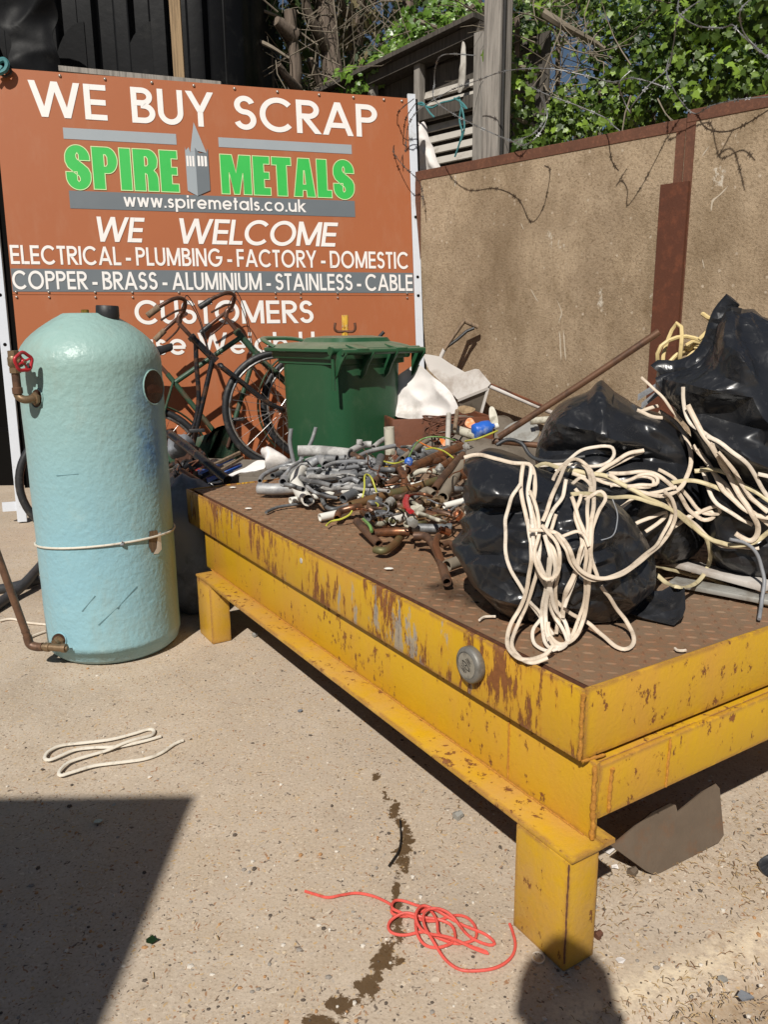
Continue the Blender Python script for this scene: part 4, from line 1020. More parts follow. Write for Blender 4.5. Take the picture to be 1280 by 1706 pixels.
b = MB(); pbox(b, .0105, PL_L-.012, .027, .031, ZT-.03, ZT-.0065); b.build('deck_edge', M['rust'], TB, smooth=False)
b = MB(); pbox(b, .03, PL_L-.03, .06, PL_W-.06, ZT-.05, ZT-.04); b.build('deck_stiffener', M['rust'], TB, smooth=False)
# lower beams
BO, AO = .0207, -.0181
b = MB(); pbox(b, AO, 1.9505, BO, BO+.012, ZF, ZB-.002); b.build('long_beam', M['yellow'], TB, bevel=.002)
b = MB(); pbox(b, -.0373, 1.886, -.0464, .034, ZF-.010, ZF); b.build('long_flange', M['yellow_dusty'], TB, bevel=.0025)
b = MB(); pbox(b, AO, AO+.012, BO+.0125, PL_W+.03, .2686, .372); pbox(b, AO+.0125, AO+.05, BO+.0125, PL_W+.03, .360, .372); b.build('end_beam', M['yellow'], TB, bevel=.0022)
b = MB(); pbox(b, 1.92, 1.932, BO+.013, PL_W-.03, ZF, ZB-.004); pbox(b, .05, 1.9, PL_W-.045, PL_W-.033, ZF, ZB-.004); b.build('rear_beam', M['yellow'], TB, smooth=False)
for u_ in (.55, 1.05, 1.5):
    b = MB(); pbox(b, u_, u_+.05, .05, PL_W-.06, ZB-.075, ZB-.003); b.build('cross_member', M['rust'], TB, smooth=False)
for lu, lv in ((-.032, -.047), (1.7375, -.047), (-.032, PL_W-.02), (1.7375, PL_W-.02)):
    b = MB(); w_ = .074 if lu < 1 else .072; pbox(b, lu, lu+.135, lv, lv+w_, .001, ZF-.0102); b.build('leg', M['yellow_dusty'], TB, bevel=.003)
    b = MB(); pbox(b, lu-.004, lu+.137, lv-.001, lv+w_+.028, ZF-.0101, ZF-.0006) if lv > 0 else pbox(b, lu-.003, lu+.09, .0345, .062, ZF-.010, ZF-.001); b.build('leg_cap', M['yellow_dusty'], TB, smooth=False)
def weld(p0, p1, r, name='weld_bead', parent=TB, mat='weld'):
    P = resample([V(p0), V(p1)], .006); b = MB()
    P = [p+V((noise.noise(p*60), noise.noise(p*60+V((3, 0, 0))), 0))*r*.25 for p in P]
    r *= .62; b.tube(P, [r*(.72+.42*((i*7) % 3)/2+.35*noise.noise(p*80)) for i, p in enumerate(P)], 8); return b.build(name, M[mat], parent, sharp=60)
weld(pl(-.001, -.001, ZB+.004), pl(-.001, -.001, ZT-.006), .0065)
weld(pl(AO-.001, BO-.001, ZF+.004), pl(AO, BO-.001, ZB-.006), .008)
weld(pl(AO-.001, .058, .274), pl(AO-.001, .060, .36), .007)
weld(pl(AO-.001, .212, .272), pl(AO-.001, .214, .368), .005)
weld(pl(-.002, .004, ZB+.001), pl(-.004, .06, ZB-.003), .005)
weld(pl(.205, BO-.001, ZF+.003), pl(.205, BO-.001, ZB-.02), .0032)
weld(pl(-.0325, -.0475, .02), pl(-.0325, -.0475, ZF-.012), .0028, mat='rust')
for (a_, c_) in (((.0, BO-.001, ZF+.001), (1.9, BO-.001, ZF+.001)),):
    weld(pl(*a_), pl(*c_), .0034)
# grey disc magnet
cD = onpl(791, 1105, pl(0, 0, 0), vA)
DK = thing('disc_magnet', 'round grey cast disc stuck on the long yellow side rail', 'disc', cD)
b = MB(); b.lathe(cD-vA*.0005, -vA, [(.0345, 0), (.0375, .003), (.0375, .016), (.0345, .0195), (.0285, .021), (.0280, .0195), (.0, .0195)], 40); b.build('disc_body', M['magnet'], DK, sharp=50)
b = MB(); b.lathe(cD-vA*.0205, -vA, [(.0262, 0), (.0262, .0006), (0, .0007)], 36); lab = b.build('disc_label', M['magnet_face'], DK)
tx = V((0, 0, 1)); e1 = (uA*-1*.82+Z*-.56).normalized(); e2 = vA.cross(e1).normalized()
if e2.z < 0: e2 = -e2
def dk(a, c): return cD-vA*.0222+e1*a+e2*c
b = MB()
eye = [(-.014+.028*k/10, .0055*sin(pi*k/10)) for k in range(11)]+[(.014-.028*k/10, -.0055*sin(pi*k/10)) for k in range(1, 10)]
Lf_, Rt_ = thick(eye, .0016, True); n_ = len(Lf_); b.add([dk(p[0], p[1]) for p in Lf_]+[dk(p[0], p[1]) for p in Rt_], [(i, (i+1) % n_, n_+(i+1) % n_, n_+i) for i in range(n_)])
b.add([dk(-.004, -.002), dk(0, .0035), dk(.004, -.002), dk(0, 0)], [(0, 1, 3), (1, 2, 3)])
for yy, ww in ((.011, .016), (.016, .012), (-.010, .016), (-.0145, .010)):
    for q in range(6):
        x_ = -ww/2*1.1+ww*1.1*q/5.5; b.poly([dk(x_, yy-.0011), dk(x_+.0018, yy-.0011), dk(x_+.0018, yy+.0011), dk(x_, yy+.0011)])
b.build('disc_emblem', M['dark'], lab, smooth=False, recalc=False)
# white paint sticker / flake on the rail
pS = onpl(502, 934, pl(0, 0, 0), vA); b = MB(); b.lathe(pS-vA*.0002, -vA, [(.0085, 0), (.0075, .0012), (0, .0014)], 14); b.build('paint_blob', M['slat'], TB)

# steel offcut leaning under the end beam
def offcut():
    # a notched plate: bottom edge on the ground, top leaning against the inside of the platform
    a, c = onz(1092, 1455, .001), onz(1202, 1402, .001); up = V((-.12, .26, .95)).normalized()
    d = (c-a).normalized(); nn = d.cross(up).normalized(); w_ = (c-a).length
    P = [(-.115*1.0, .075), (-.015, .004), (.012, 0), (w_-.012, 0), (w_, .014), (w_+.006, .165), (w_-.006, .172), (w_*.42, .105), (w_*.30, .16), (w_*.22, .155), (-.09, .10)]
    nn = V(nn); P3 = [onpl(x, y, a, nn) for x, y in ((1017, 1408), (1075, 1450), (1088, 1456), (1100, 1452), (1196, 1402), (1204, 1390), (1197, 1312), (1190, 1304), (1174, 1314), (1127, 1352), (1124, 1340), (1114, 1337), (1085, 1352))]
    b = MB(); b.prism(P3, nn*.004); tag(b.build('steel_plate', M['plate_grey'], root=a, smooth=False), 'brown grey notched steel offcut leaning under the end of the yellow platform', 'steel plate')
offcut()

# ================================================================== HOT WATER TANK
TC = V((-.985, 2.70, 0)); TR = .23; TH = 1.175
TK = thing('hot_water_cylinder', 'tall pale blue foam lagged hot water cylinder with a red gate valve', 'hot water tank', TC)
def tprof(z):
    return 0
prof = [(.0, .0), (.17, .0), (.205, .006), (.222, .022), (.229, .05)]+[(TR, .05+.88*k/44) for k in range(45)]+[(TR, .955), (TR, .98), (.2305, 1.0), (.2295, 1.018), (.2265, 1.034), (.220, 1.05), (.210, 1.067), (.195, 1.086), (.176, 1.104), (.154, 1.121), (.130, 1.137), (.107, 1.151), (.090, 1.160), (.080, 1.166), (.073, 1.169), (0, 1.170)]
nA = 120; vs = []; at_b = []; at_t = []
def oncyl(x, y, R=TR):
    d = ray(x, y); ox, oy = cO.x-TC.x, cO.y-TC.y
    A = d.x**2+d.y**2; B = 2*(ox*d.x+oy*d.y); C_ = ox*ox+oy*oy-R*R; D = B*B-4*A*C_
    t = (-B-sqrt(max(0, D)))/(2*A); return cO+d*t
hole = oncyl(256, 645); holeA = atan2(hole.y-TC.y, hole.x-TC.x)
st2 = oncyl(255, 745)
for r, z in prof:
    for k in range(nA):
        a = 2*pi*k/nA; p = TC+V((r*cos(a), r*sin(a), z)); f = 1+.006*noise.noise(p*5)+.003*noise.noise(p*14) if .0 < z < 1.15 else 1
        p = TC+V((r*f*cos(a), r*f*sin(a), z)); vs.append(p)
        d1 = (p-(hole+V((-.035, 0, -.02)))).length; d2 = V((p.x-st2.x, p.y-st2.y, (p.z-st2.z)*.5)).length
        at_b.append(max(max(0, 1.3-d1/.085)*.95, max(0, 1.3-d2/.07)))
        da = (a-holeA+pi) % (2*pi)-pi
        at_t.append(max(0, 1-abs(da-.22)/.32)*min(1, max(0, (.62-z)/.3))*.9 if z > .03 else 0)
fs = [(i*nA+k, i*nA+(k+1) % nA, (i+1)*nA+(k+1) % nA, (i+1)*nA+k) for i in range(len(prof)-1) for k in range(nA)]
me = bpy.data.meshes.new('tank_body'); me.from_pydata([p-TC for p in vs], [], fs); me.materials.append(M['tank'])
me.attributes.new('blue', 'FLOAT', 'POINT').data.foreach_set('value', [min(1, x) for x in at_b]); me.attributes.new('tan', 'FLOAT', 'POINT').data.foreach_set('value', at_t)
me.polygons.foreach_set('use_smooth', [True]*len(fs)); tb_o = bpy.data.objects.new('tank_body', me); COL.objects.link(tb_o); tb_o.parent = TK
def patch(name, px, mat, lift=.002, parent=TK, dome=False):
    """a shape lying on the curved side of the tank"""
    c = [sum(p[0] for p in px)/len(px), sum(p[1] for p in px)/len(px)]; o = [(V((x, y, 0))) for x, y in px]; n = len(o); b = MB(); vs = []; K = 5
    for k in range(K+1):
        s = k/K
        for q in o:
            p = oncyl(c[0]+(q.x-c[0])*s, c[1]+(q.y-c[1])*s); nr = V((p.x-TC.x, p.y-TC.y, 0)).normalized(); vs.append(p+nr*(lift))
    b.add(vs, [(k*n+i, k*n+(i+1) % n, (k+1)*n+(i+1) % n, (k+1)*n+i) for k in range(K) for i in range(n)]); return b.build(name, M[mat], parent)
M['hole_copper'] = rust('dark copper in the hole', (.018, .012, .010), (.10, .04, .02), 12, .4, .5)
def ell(cx, cy, rx, ry, n=22, tilt=0): return [(cx+rx*cos(2*pi*k/n)-tilt*ry*sin(2*pi*k/n), cy+ry*sin(2*pi*k/n)) for k in range(n)]
def recess(name, px, mat, rim):
    o = patch(name, px, mat, .0022)
    r = MB(); Q = []
    for x, y in px:
        p = oncyl(x, y); nr = V((p.x-TC.x, p.y-TC.y, 0)).normalized(); Q.append(p+nr*.002)
    r.tube(Q, .0024, 6, closed=True); r.build('hole_rim', rim, o); return o
recess('thermostat_hole', ell(255, 645, 16.5, 29, tilt=-.05), 'hole_copper', M['tank'])
# copper seen inside the hole
pp_ = patch('copper_patch', [(243, 646), (250, 640), (262, 642), (270, 648), (268, 656), (256, 654), (245, 656)], 'rust', .0034)
recess('pipe_hole', ell(62, 664, 9.5, 16), 'hole_copper', M['tank'])
recess('pipe_hole', ell(99, 1067, 12, 13), 'hole_copper', M['tank'])
patch('torn_patch', [(248, 885), (261, 883), (263, 890), (260, 918), (252, 921), (247, 910)], 'wood_brown', .0025)
patch('foam_flap', [(262, 888), (266, 886), (268, 915), (262, 922), (254, 923), (259, 917)], 'vinyl_white', .004)
for px in ([(163, 1041), (196, 1012), (228, 976), (229, 979), (198, 1015), (166, 1042)], [(136, 1018), (158, 992), (160, 993), (138, 1019)], [(94, 792), (131, 789), (131, 790.5), (95, 793.5)]):
    patch('scratch', px, 'scratch', .0012)
for cx, cy in ((91, 552), (109, 561), (73, 578), (145, 547)):
    pass
# fittings on top
top = TC+V((0, 0, 1.165))
def ontop(x, y, z): return onz(x, y, z)
c_ = onY(179, 524, 2.68); c_ = V((c_.x, c_.y, 1.150))
b = MB(); b.lathe(c_, Z+V((.04, 0, 0)), [(.036, 0), (.0375, .012), (.0365, .040), (.034, .043), (.030, .043), (.029, .030), (0, .030)], 28); b.build('black_cap', M['black_rubber'], TK, sharp=50)
c_ = onY(142, 522, 2.66); c_ = V((c_.x, c_.y, 1.152))
b = MB(); b.lathe(c_, Z, [(.017, 0), (.017, .014), (.0125, .016), (.0125, .027), (.011, .028), (.009, .028), (.0085, .018), (0, .018)], 12); b.build('brass_outlet', M['brass_bright'], TK, sharp=35)
# tie wire round the body
W3 = []
zl, zr = oncyl(62, 912).z, oncyl(288, 880).z; xl, xr = oncyl(62, 912).x, oncyl(288, 880).x; zc = oncyl(190, 908).z
for k in range(64):
    a = 2*pi*k/64; p = TC+V((cos(a), sin(a), 0))*(TR+.004); p.z = zl+(zr-zl)*(p.x-xl)/(xr-xl)+(zc-(zl+zr)/2)*max(0, -sin(a)); W3.append(p)
b = MB(); b.tube(W3, .0038, 7, closed=True); tw_ = b.build('tie_wire', M['cable_ground'], TK)
k0 = oncyl(203, 906); nr = V((k0.x-TC.x, k0.y-TC.y, 0)).normalized(); b = MB(); b.ball(k0+nr*.006, .008, 8, sc=(1, 1, .7)); b.tube([k0+nr*.006, k0+nr*.012+Z*.012], .003, 5); b.build('wire_knot', M['cable_grey'], tw_)
# upper pipework: stub out of the hole, elbow, riser, gate valve with red wheel
h0 = oncyl(64, 664); nr = V((h0.x-TC.x, h0.y-TC.y, 0)).normalized()
side = V((-.95, -.2, 0)).normalized()
e0 = h0+nr*.030+side*.035
r_top = V((e0.x, e0.y, e0.z+.085))
b = MB(); b.tube(catmull([h0-nr*.01, h0+nr*.022, h0+nr*.034+side*.016, e0+Z*.012, e0+Z*.03], 6), .0125, 12); b.lathe(h0+nr*.008, (nr+side*.2), [(.021, 0), (.021, .008), (.015, .010), (.015, .014)], 6); b.build('elbow', M['brass'], TK, sharp=45)
b = MB(); b.tube([e0+Z*.02, r_top], .0125, 14); b.lathe(e0+Z*.018, Z, [(.0155, 0), (.0155, .018), (.013, .02)], 14); b.build('riser_pipe', M['copper_brown'], TK, sharp=45)
vb = r_top; b = MB()
b.lathe(vb-Z*.004, Z, [(.018, 0), (.018, .016)], 6); b.lathe(vb+Z*.012, Z, [(.0145, 0), (.019, .008), (.019, .03), (.0145, .038)], 16); b.lathe(vb+Z*.048, Z, [(.018, 0), (.018, .015), (.014, .016)], 6)
sd = V((.80, -.60, 0)).normalized(); vc = vb+Z*.031
b.lathe(vc, sd, [(.015, 0), (.0155, .022), (.017, .024), (.017, .032), (.009, .034), (.008, .048), (.004, .050), (.004, .064)], 12); VB = b.build('gate_valve', M['brass'], TK, sharp=40)
wc = vc+sd*.054; ref = Z; X_ = (ref-sd*ref.dot(sd)).normalized(); Y_ = sd.cross(X_)
b = MB(); b.tube([wc+(X_*cos(2*pi*k/30)+Y_*sin(2*pi*k/30))*(.0265+.0018*cos(2*pi*k*5/30)) for k in range(30)], .0055, 8, closed=True)
for k in range(4): a = 2*pi*k/4+.4; b.tube([wc, wc+(X_*cos(a)+Y_*sin(a))*.026], .0036, 6)
b.lathe(wc-sd*.004, sd, [(.009, 0), (.009, .007), (.005, .010)], 10); b.build('hand_wheel', M['red_paint'], VB, sharp=60)
# lower pipework: fitting, elbow and long copper pipe leaning out to the left
q0 = oncyl(101, 1070); nr = V((q0.x-TC.x, q0.y-TC.y, 0)).normalized(); q1 = q0+nr*.035
tang = V((1, -.18, 0)).normalized()
b = MB(); b.lathe(q0-nr*.01, nr, [(.026, 0), (.026, .018), (.019, .02), (.019, .034)], 6); b.tube([q1-tang*.02+nr*.012, q1+tang*.055+nr*.012], .0125, 12); b.lathe(q1+tang*.05+nr*.012, tang, [(.015, 0), (.015, .014), (.008, .015), (.008, .02)], 12); b.lathe(q1-tang*.012+nr*.012, tang, [(.0155, 0), (.0155, .016), (.013, .018)], 12)
b.build('drain_fitting', M['brass'], TK, sharp=45)
pe = q1-tang*.02+nr*.012; p1 = pe-tang*.045+Z*-.004
pu = onY(-60, 770, p1.y+.02)
dirp = (pu-p1).normalized()
b = MB(); b.tube(catmull([pe, pe-tang*.022-Z*.002, p1+dirp*.010, p1+dirp*.04], 6), .0145, 12); b.build('pipe_elbow', M['copper_brown'], TK)
b = MB(); b.tube([p1+dirp*.03, pu], .0125, 14); b.tube([p1+dirp*.055, p1+dirp*.060], .0138, 14); b.build('drain_pipe', M['copper_brown'], TK, sharp=50)

# ================================================================== GREEN WHEELED BIN
def wheelie_bin():
    T = thing('wheeled_bin', 'bottle green plastic wheelie bin with a dusty closed lid, behind the yellow platform', 'bin', V((-.2, 4.3, 0)))
    C = onY(561, 640, 4.0); C = V((C.x, C.y, 0))
    aL = V((-cos(radians(47)), sin(radians(47)), 0)); aR = V((cos(radians(38)), sin(radians(38)), 0))
    LA, LB = .53, .47
    def q(a, c, z): return C+aL*a+aR*c+Z*z
    def rect(a0, a1, c0, c1, z, r, n=6):
        P = []
        for (ca, cc, s) in ((a0+r, c0+r, 180), (a1-r, c0+r, 270), (a1-r, c1-r, 0), (a0+r, c1-r, 90)):
            for k in range(n+1):
                t = radians(s+90*k/n); P.append(q(ca+r*cos(t), cc+r*sin(t), z))
        return P
    def loft(b, rings):
        n = len(rings[0]); st = len(b.v); vs = [p for r_ in rings for p in r_]
        b.add(vs, [(j*n+i, j*n+(i+1) % n, (j+1)*n+(i+1) % n, (j+1)*n+i) for j in range(len(rings)-1) for i in range(n)]+[tuple(reversed(range(n))), tuple((len(rings)-1)*n+i for i in range(n))])
    tp = .024
    b = MB(); loft(b, [rect(tp, LA-tp, tp, LB-tp, .03, .10), rect(tp*.92, LA-tp*.92, tp*.92, LB-tp*.92, .1, .11), rect(0, LA, 0, LB, .93, .12), rect(-.004, LA+.004, -.004, LB+.004, .935, .065), rect(-.004, LA+.004, -.004, LB+.004, .965, .065)])
    b.build('bin_body', M['bin'], T, sharp=30)
    # rim collar under the lid
    b = MB(); loft(b, [rect(-.028, LA+.03, -.02, LB+.02, .962, .07), rect(-.032, LA+.034, -.024, LB+.024, .972, .07), rect(-.032, LA+.034, -.024, LB+.024, .992, .07), rect(-.02, LA+.02, -.015, LB+.015, .996, .07)]); b.build('rim', M['bin'], T, sharp=30)
    # lid: domed, with a raised inner panel and a rolled edge
    b = MB(); loft(b, [rect(-.03, LA+.075, -.045, LB+.045, .994, .09), rect(-.036, LA+.082, -.05, LB+.05, 1.000, .09), rect(-.036, LA+.082, -.05, LB+.05, 1.014, .09), rect(-.02, LA+.06, -.03, LB+.03, 1.026, .09), rect(.02, LA-.03, .01, LB-.01, 1.040, .09), rect(.03, LA-.13, .05, LB-.05, 1.046, .08), rect(.042, LA-.15, .065, LB-.065, 1.066, .07), rect(.10, LA-.24, .13, LB-.13, 1.076, .05)])
    L_ = b.build('lid', M['bin'], T, sharp=28)
    # front grip loops of the lid
    b = MB(); b.tube(catmull([q(LA-.06, -.03, 1.018), q(LA+.0, -.045, 1.045), q(LA+.06, -.02, 1.062), q(LA+.085, .07, 1.064), q(LA+.085, .18, 1.060), q(LA+.06, .25, 1.045), q(LA+.02, .28, 1.03)], 7), .013, 10, flat=(.020, .010)); b.build('lid_grip', M['bin'], L_)
    b = MB(); b.tube([q(-.025, -.052, 1.005), q(-.025, LB+.05, 1.005)], .0165, 12); b.build('hinge_roll', M['bin'], L_)
    for c_ in (-.052,):
        b = MB(); b.lathe(q(-.025, c_-.004, 1.005), aR, [(.022, 0), (.022, .012), (.012, .013)], 16); b.build('hinge_cap', M['bin'], L_)
    # rear hinge side: lid flap, handle bar, gussets
    b = MB(); b.tube([q(-.085, -.03, 1.0), q(-.085, LB+.03, 1.0)], .0155, 10)
    b.build('handle_bar', M['bin'], T)
    for c_ in (-.022, .145, .30, LB+.016):
        b = MB(); P = [q(-.004, c_, .985), q(-.075, c_, 1.012), q(-.100, c_, 1.006), q(-.102, c_, .985), q(-.088, c_, .968), q(-.06, c_, .935), q(-.035, c_, .885), q(-.004, c_, .86), q(-.004, c_, .90)]
        b.prism(P, aR*.012); b.build('handle_gusset', M['bin'], T, bevel=.003)
    for c_ in (.09, LB-.13):
        b = MB(); b.bar(q(-.005, c_, 1.03), q(-.10, c_, 1.008), aR*.075, Z*.014); b.build('hinge_strap', M['bin'], L_, bevel=.004)
    b = MB(); b.tube([q(-.02, -.036, .965), q(-.022, -.032, .81)], .009, 8); b.build('side_rib', M['bin'], T)
    # recessed panel lines on the body
    for c_ in (-.03, LB-.01):
        pass
    for c_ in (.01, LB-.01):
        b = MB(); b.lathe(q(-.02, c_-.03 if c_ < .1 else c_-.02, .1), aR, [(.09, 0), (.1, .008), (.1, .042), (.09, .05)], 24); b.build('wheel', M['black_rubber'], T)
    return T
wheelie_bin()

# ================================================================== BICYCLES against the sign
def bicycle(name, label, F_, scale, pitch, along, lean, paint, loop, mud=None, guard=False, bars='roadster', tyre='black_rubber', fork_len=.0):
    """F_ = front hub in the world; the bicycle faces +along; nose raised by pitch"""
    T = thing(name, label, 'bicycle', V((F_.x-.4, F_.y, 0)))
    lat = V((-along.y, along.x, 0)); up = (Z+lat*lean).normalized(); side = along.cross(up).normalized()
    cp, sp = cos(pitch), sin(pitch)
    def B(x, z, y=0):                                   # x ahead of the front hub, z above it, y to the off side
        x *= scale; z *= scale
        return F_+along*(x*cp-z*sp)+up*(x*sp+z*cp)+side*(y*scale)
    RW = .325; RB = -1.06                              # wheel radius, rear hub
    def wheel(hx):
        b = MB(); P = [B(hx+RW*cos(2*pi*k/56), RW*sin(2*pi*k/56)) for k in range(56)]
        b.tube(P, .019*scale, 10, closed=True); W_ = b.build('wheel', M[tyre], T)
        b = MB(); b.tube([B(hx+(RW-.026)*cos(2*pi*k/56), (RW-.026)*sin(2*pi*k/56)) for k in range(56)], 0, 8, closed=True, flat=(.014*scale, .008*scale), face=lambda p: (p-B(hx, 0))); b.build('rim', M['rim'], W_)
        b = MB()
        for k in range(32):
            a = 2*pi*k/32; o = .022*(1 if k % 2 else -1); a2 = a+(.9 if (k//2) % 2 else -.9)
            b.tube([B(hx+.018*cos(a2), .018*sin(a2), o), B(hx+(RW-.028)*cos(a), (RW-.028)*sin(a))], .0013*scale, 4)
        b.build('spokes', M['rim'], W_)
        b = MB(); b.lathe(B(hx, 0, -.045), side, [(.008, 0), (.022, .015), (.022, .02), (.012, .024), (.012, .066), (.022, .07), (.022, .075), (.008, .09)], 12); b.build('hub', M['chrome_rust'], W_)
    wheel(0); wheel(RB)
    hb = B(-.235, .40); ht = B(-.30, .56)              # head tube
    bb = B(-.60, -.05); rh = B(RB, 0)
    st_t = B(-.60-.17, .46)
    b = MB(); b.tube([hb, ht], .020*scale, 12)
    b.lathe(ht, (ht-hb), [(.024*scale, -.01), (.024*scale, .012), (.018*scale, .016)], 12); b.lathe(hb, (hb-ht), [(.024*scale, -.012), (.024*scale, .008)], 12)
    r = .0150*scale
    hx = lambda t: hb.lerp(ht, t)
    if loop:
        b.tube([hx(.1), bb], r, 10)
        b.tube(catmull([hx(.85), B(-.34, .42), B(-.42, .22), B(-.53, .085), B(-.68, .04)], 8), r*.92, 10)
        b.tube([B(-.50, .115), B(-.485, .085)], r*.6, 6)
    else:
        b.tube([hx(.1), bb], r, 10); b.tube([hx(.8), st_t.lerp(bb, .12)], r, 10)
    b.tube([bb, st_t], r, 10)
    for s in (-.055, .055):
        b.tube([bb+side*s*.5*scale, rh+side*s*scale], r*.6, 8); b.tube([st_t.lerp(bb, .1)+side*s*.3*scale, rh+side*s*scale], r*.5, 8)
    b.tube([bb-side*.035*scale, bb+side*.035*scale], .02*scale, 12)
    b.build('frame', M[paint], T)
    b = MB()
    cr = B(-.222, .36)
    for s in (-1, 1):
        b.tube(catmull([cr+side*(.0*s), cr+side*(.045*s*scale), B(-.16, .25, .05*s), B(-.06, .07, .05*s), B(0, 0, .05*s)], 5), .0115*scale, 8)
    b.tube([cr-side*.05*scale, cr+side*.05*scale], .016*scale, 8); b.build('fork', M[paint], T)
    # bars
    b = MB(); stm = B(-.335, .66); b.tube([ht, stm], .012*scale, 10)
    fw = B(-.30, .70); b.tube(catmull([stm, B(-.32, .69), fw], 4), .014*scale, 10)
    gr = []
    for s in (-1, 1):
        P = catmull([fw, B(-.285, .705, .06*s), B(-.265, .725+.02*s, .14*s), B(-.31, .735+.03*s, .205*s), B(-.40, .715+.04*s, .225*s), B(-.475, .69+.045*s, .225*s)], 7)
        b.tube(P, .0112*scale, 10); gr.append((P[-9], P[-1]))
    H = b.build('handlebar', M['chrome_rust'], T)
    for a_, c_ in gr:
        b = MB(); d = (c_-a_).normalized(); b.tube([a_.lerp(c_, .25), c_+d*.01], .0165*scale, 12); b.build('grip', M['black_rubber'] if paint == 'green_paint' else M['wood_brown'], H)
    for s in (-1, 1):                                   # brake levers and cables
        b = MB(); b.tube(catmull([B(-.29, .70, .15*s), B(-.34, .675+.03*s, .19*s), B(-.43, .65+.04*s, .20*s)], 5), .006*scale, 6); b.build('brake_lever', M['chrome_rust'], H)
        b = MB(); b.tube(catmull([B(-.29, .72, .13*s), B(-.235, .77, .08*s), B(-.22, .64, .04*s), B(-.25, .45, .03*s)], 6), .0028*scale, 5); b.build('brake_cable', M['black_rubber'], H)
    # crank and chain guard
    if guard:
        b = MB(); P = arc(-.60, -.05, .125, .125, 70, 290, 16)+[(RB+.02, -.075)]+arc(RB, 0, .06, .06, 270, 110, 8)+[(-.66, .06)]
        b.prism([B(x, z, .045) for x, z in P], side*.025*scale); b.build('chain_guard', M[paint], T, bevel=.003)
    b = MB(); c0 = B(-.60, -.05, .08); c1 = B(-.60+.10, -.05+.135, .085); c2 = B(-.60-.10, -.05-.135, -.075)
    b.tube([c0, c1], .010*scale, 8); b.tube([B(-.60, -.05, -.07), c2], .010*scale, 8); b.tube([B(-.6, -.05, -.075), c0], .009*scale, 8)
    b.lathe(B(-.60, -.05, .05), side, [(.085*scale, 0), (.085*scale, .003)], 28); b.build('crank', M['chrome_rust'], T, sharp=40)
    for c_, s in ((c1, 1), (c2, -1)):
        b = MB(); b.cbox(c_+side*.045*s*scale, along*.085*scale, up*.02*scale, side*.07*scale); b.build('pedal', M['black_rubber'], T, bevel=.004)
    # saddle
    b = MB(); b.tube([st_t, B(-.81, .56)], .012*scale, 8); b.build('seat_post', M['chrome_rust'], T)
    b = MB(); P = [(-.93, .085), (-.99, .06), (-1.0, 0), (-.99, -.06), (-.93, -.085), (-.84, -.05), (-.74, -.022), (-.69, -.012), (-.69, .012), (-.74, .022), (-.84, .05)]
    b.prism([B(x, .575+.02*(x < -.9), y) for x, y in P], up*.045*scale); b.build('saddle', M['black_rubber'], T, bevel=.014)
    if mud:
        for hx_, a0, a1 in ((0, 25, 205), (RB, 0, 190)):
            b = MB(); P = [B(hx_+(RW+.032)*cos(radians(a0+(a1-a0)*k/30)), (RW+.032)*sin(radians(a0+(a1-a0)*k/30))) for k in range(31)]
            b.tube(P, 0, 8, flat=(.030*scale, .006*scale), face=lambda p: (p-B(hx_, 0))); b.build('mudguard', M[mud], T)
    return T
YB = 4.62
bicycle('bicycle', 'black loop framed bicycle with rusty handlebars and tan grips beside the green bin', onY(469, 682, YB), 1.0, radians(21), sX, .10, 'black_paint', True)
bicycle('bicycle', 'green bicycle with a green chain guard and black rubber grips, leaning behind the black bicycle', onY(527, 676, YB+.24), 1.0, radians(17), sX, .12, 'green_paint', False, mud='green_paint', guard=True)
# loose front wheel / mudguard leaning beside the bin, tyre behind the tank
def loose_wheel(name, label, c, ax, R, r, rim=True, cat='tyre', mat='black_rubber'):
    ax = V(ax).normalized(); X = (Z-ax*Z.dot(ax)).normalized(); Y = ax.cross(X); b = MB()
    b.tube([c+(X*cos(2*pi*k/48)+Y*sin(2*pi*k/48))*R for k in range(48)], r, 10, closed=True)
    return tag(b.build(name, M[mat], root=c), label, cat)
loose_wheel('rubber_hoop', 'worn black bicycle tyre standing behind the blue cylinder, by the foot of the billboard', onY(133, 802, 4.2), (.35, -.93, .1), .30, .021)
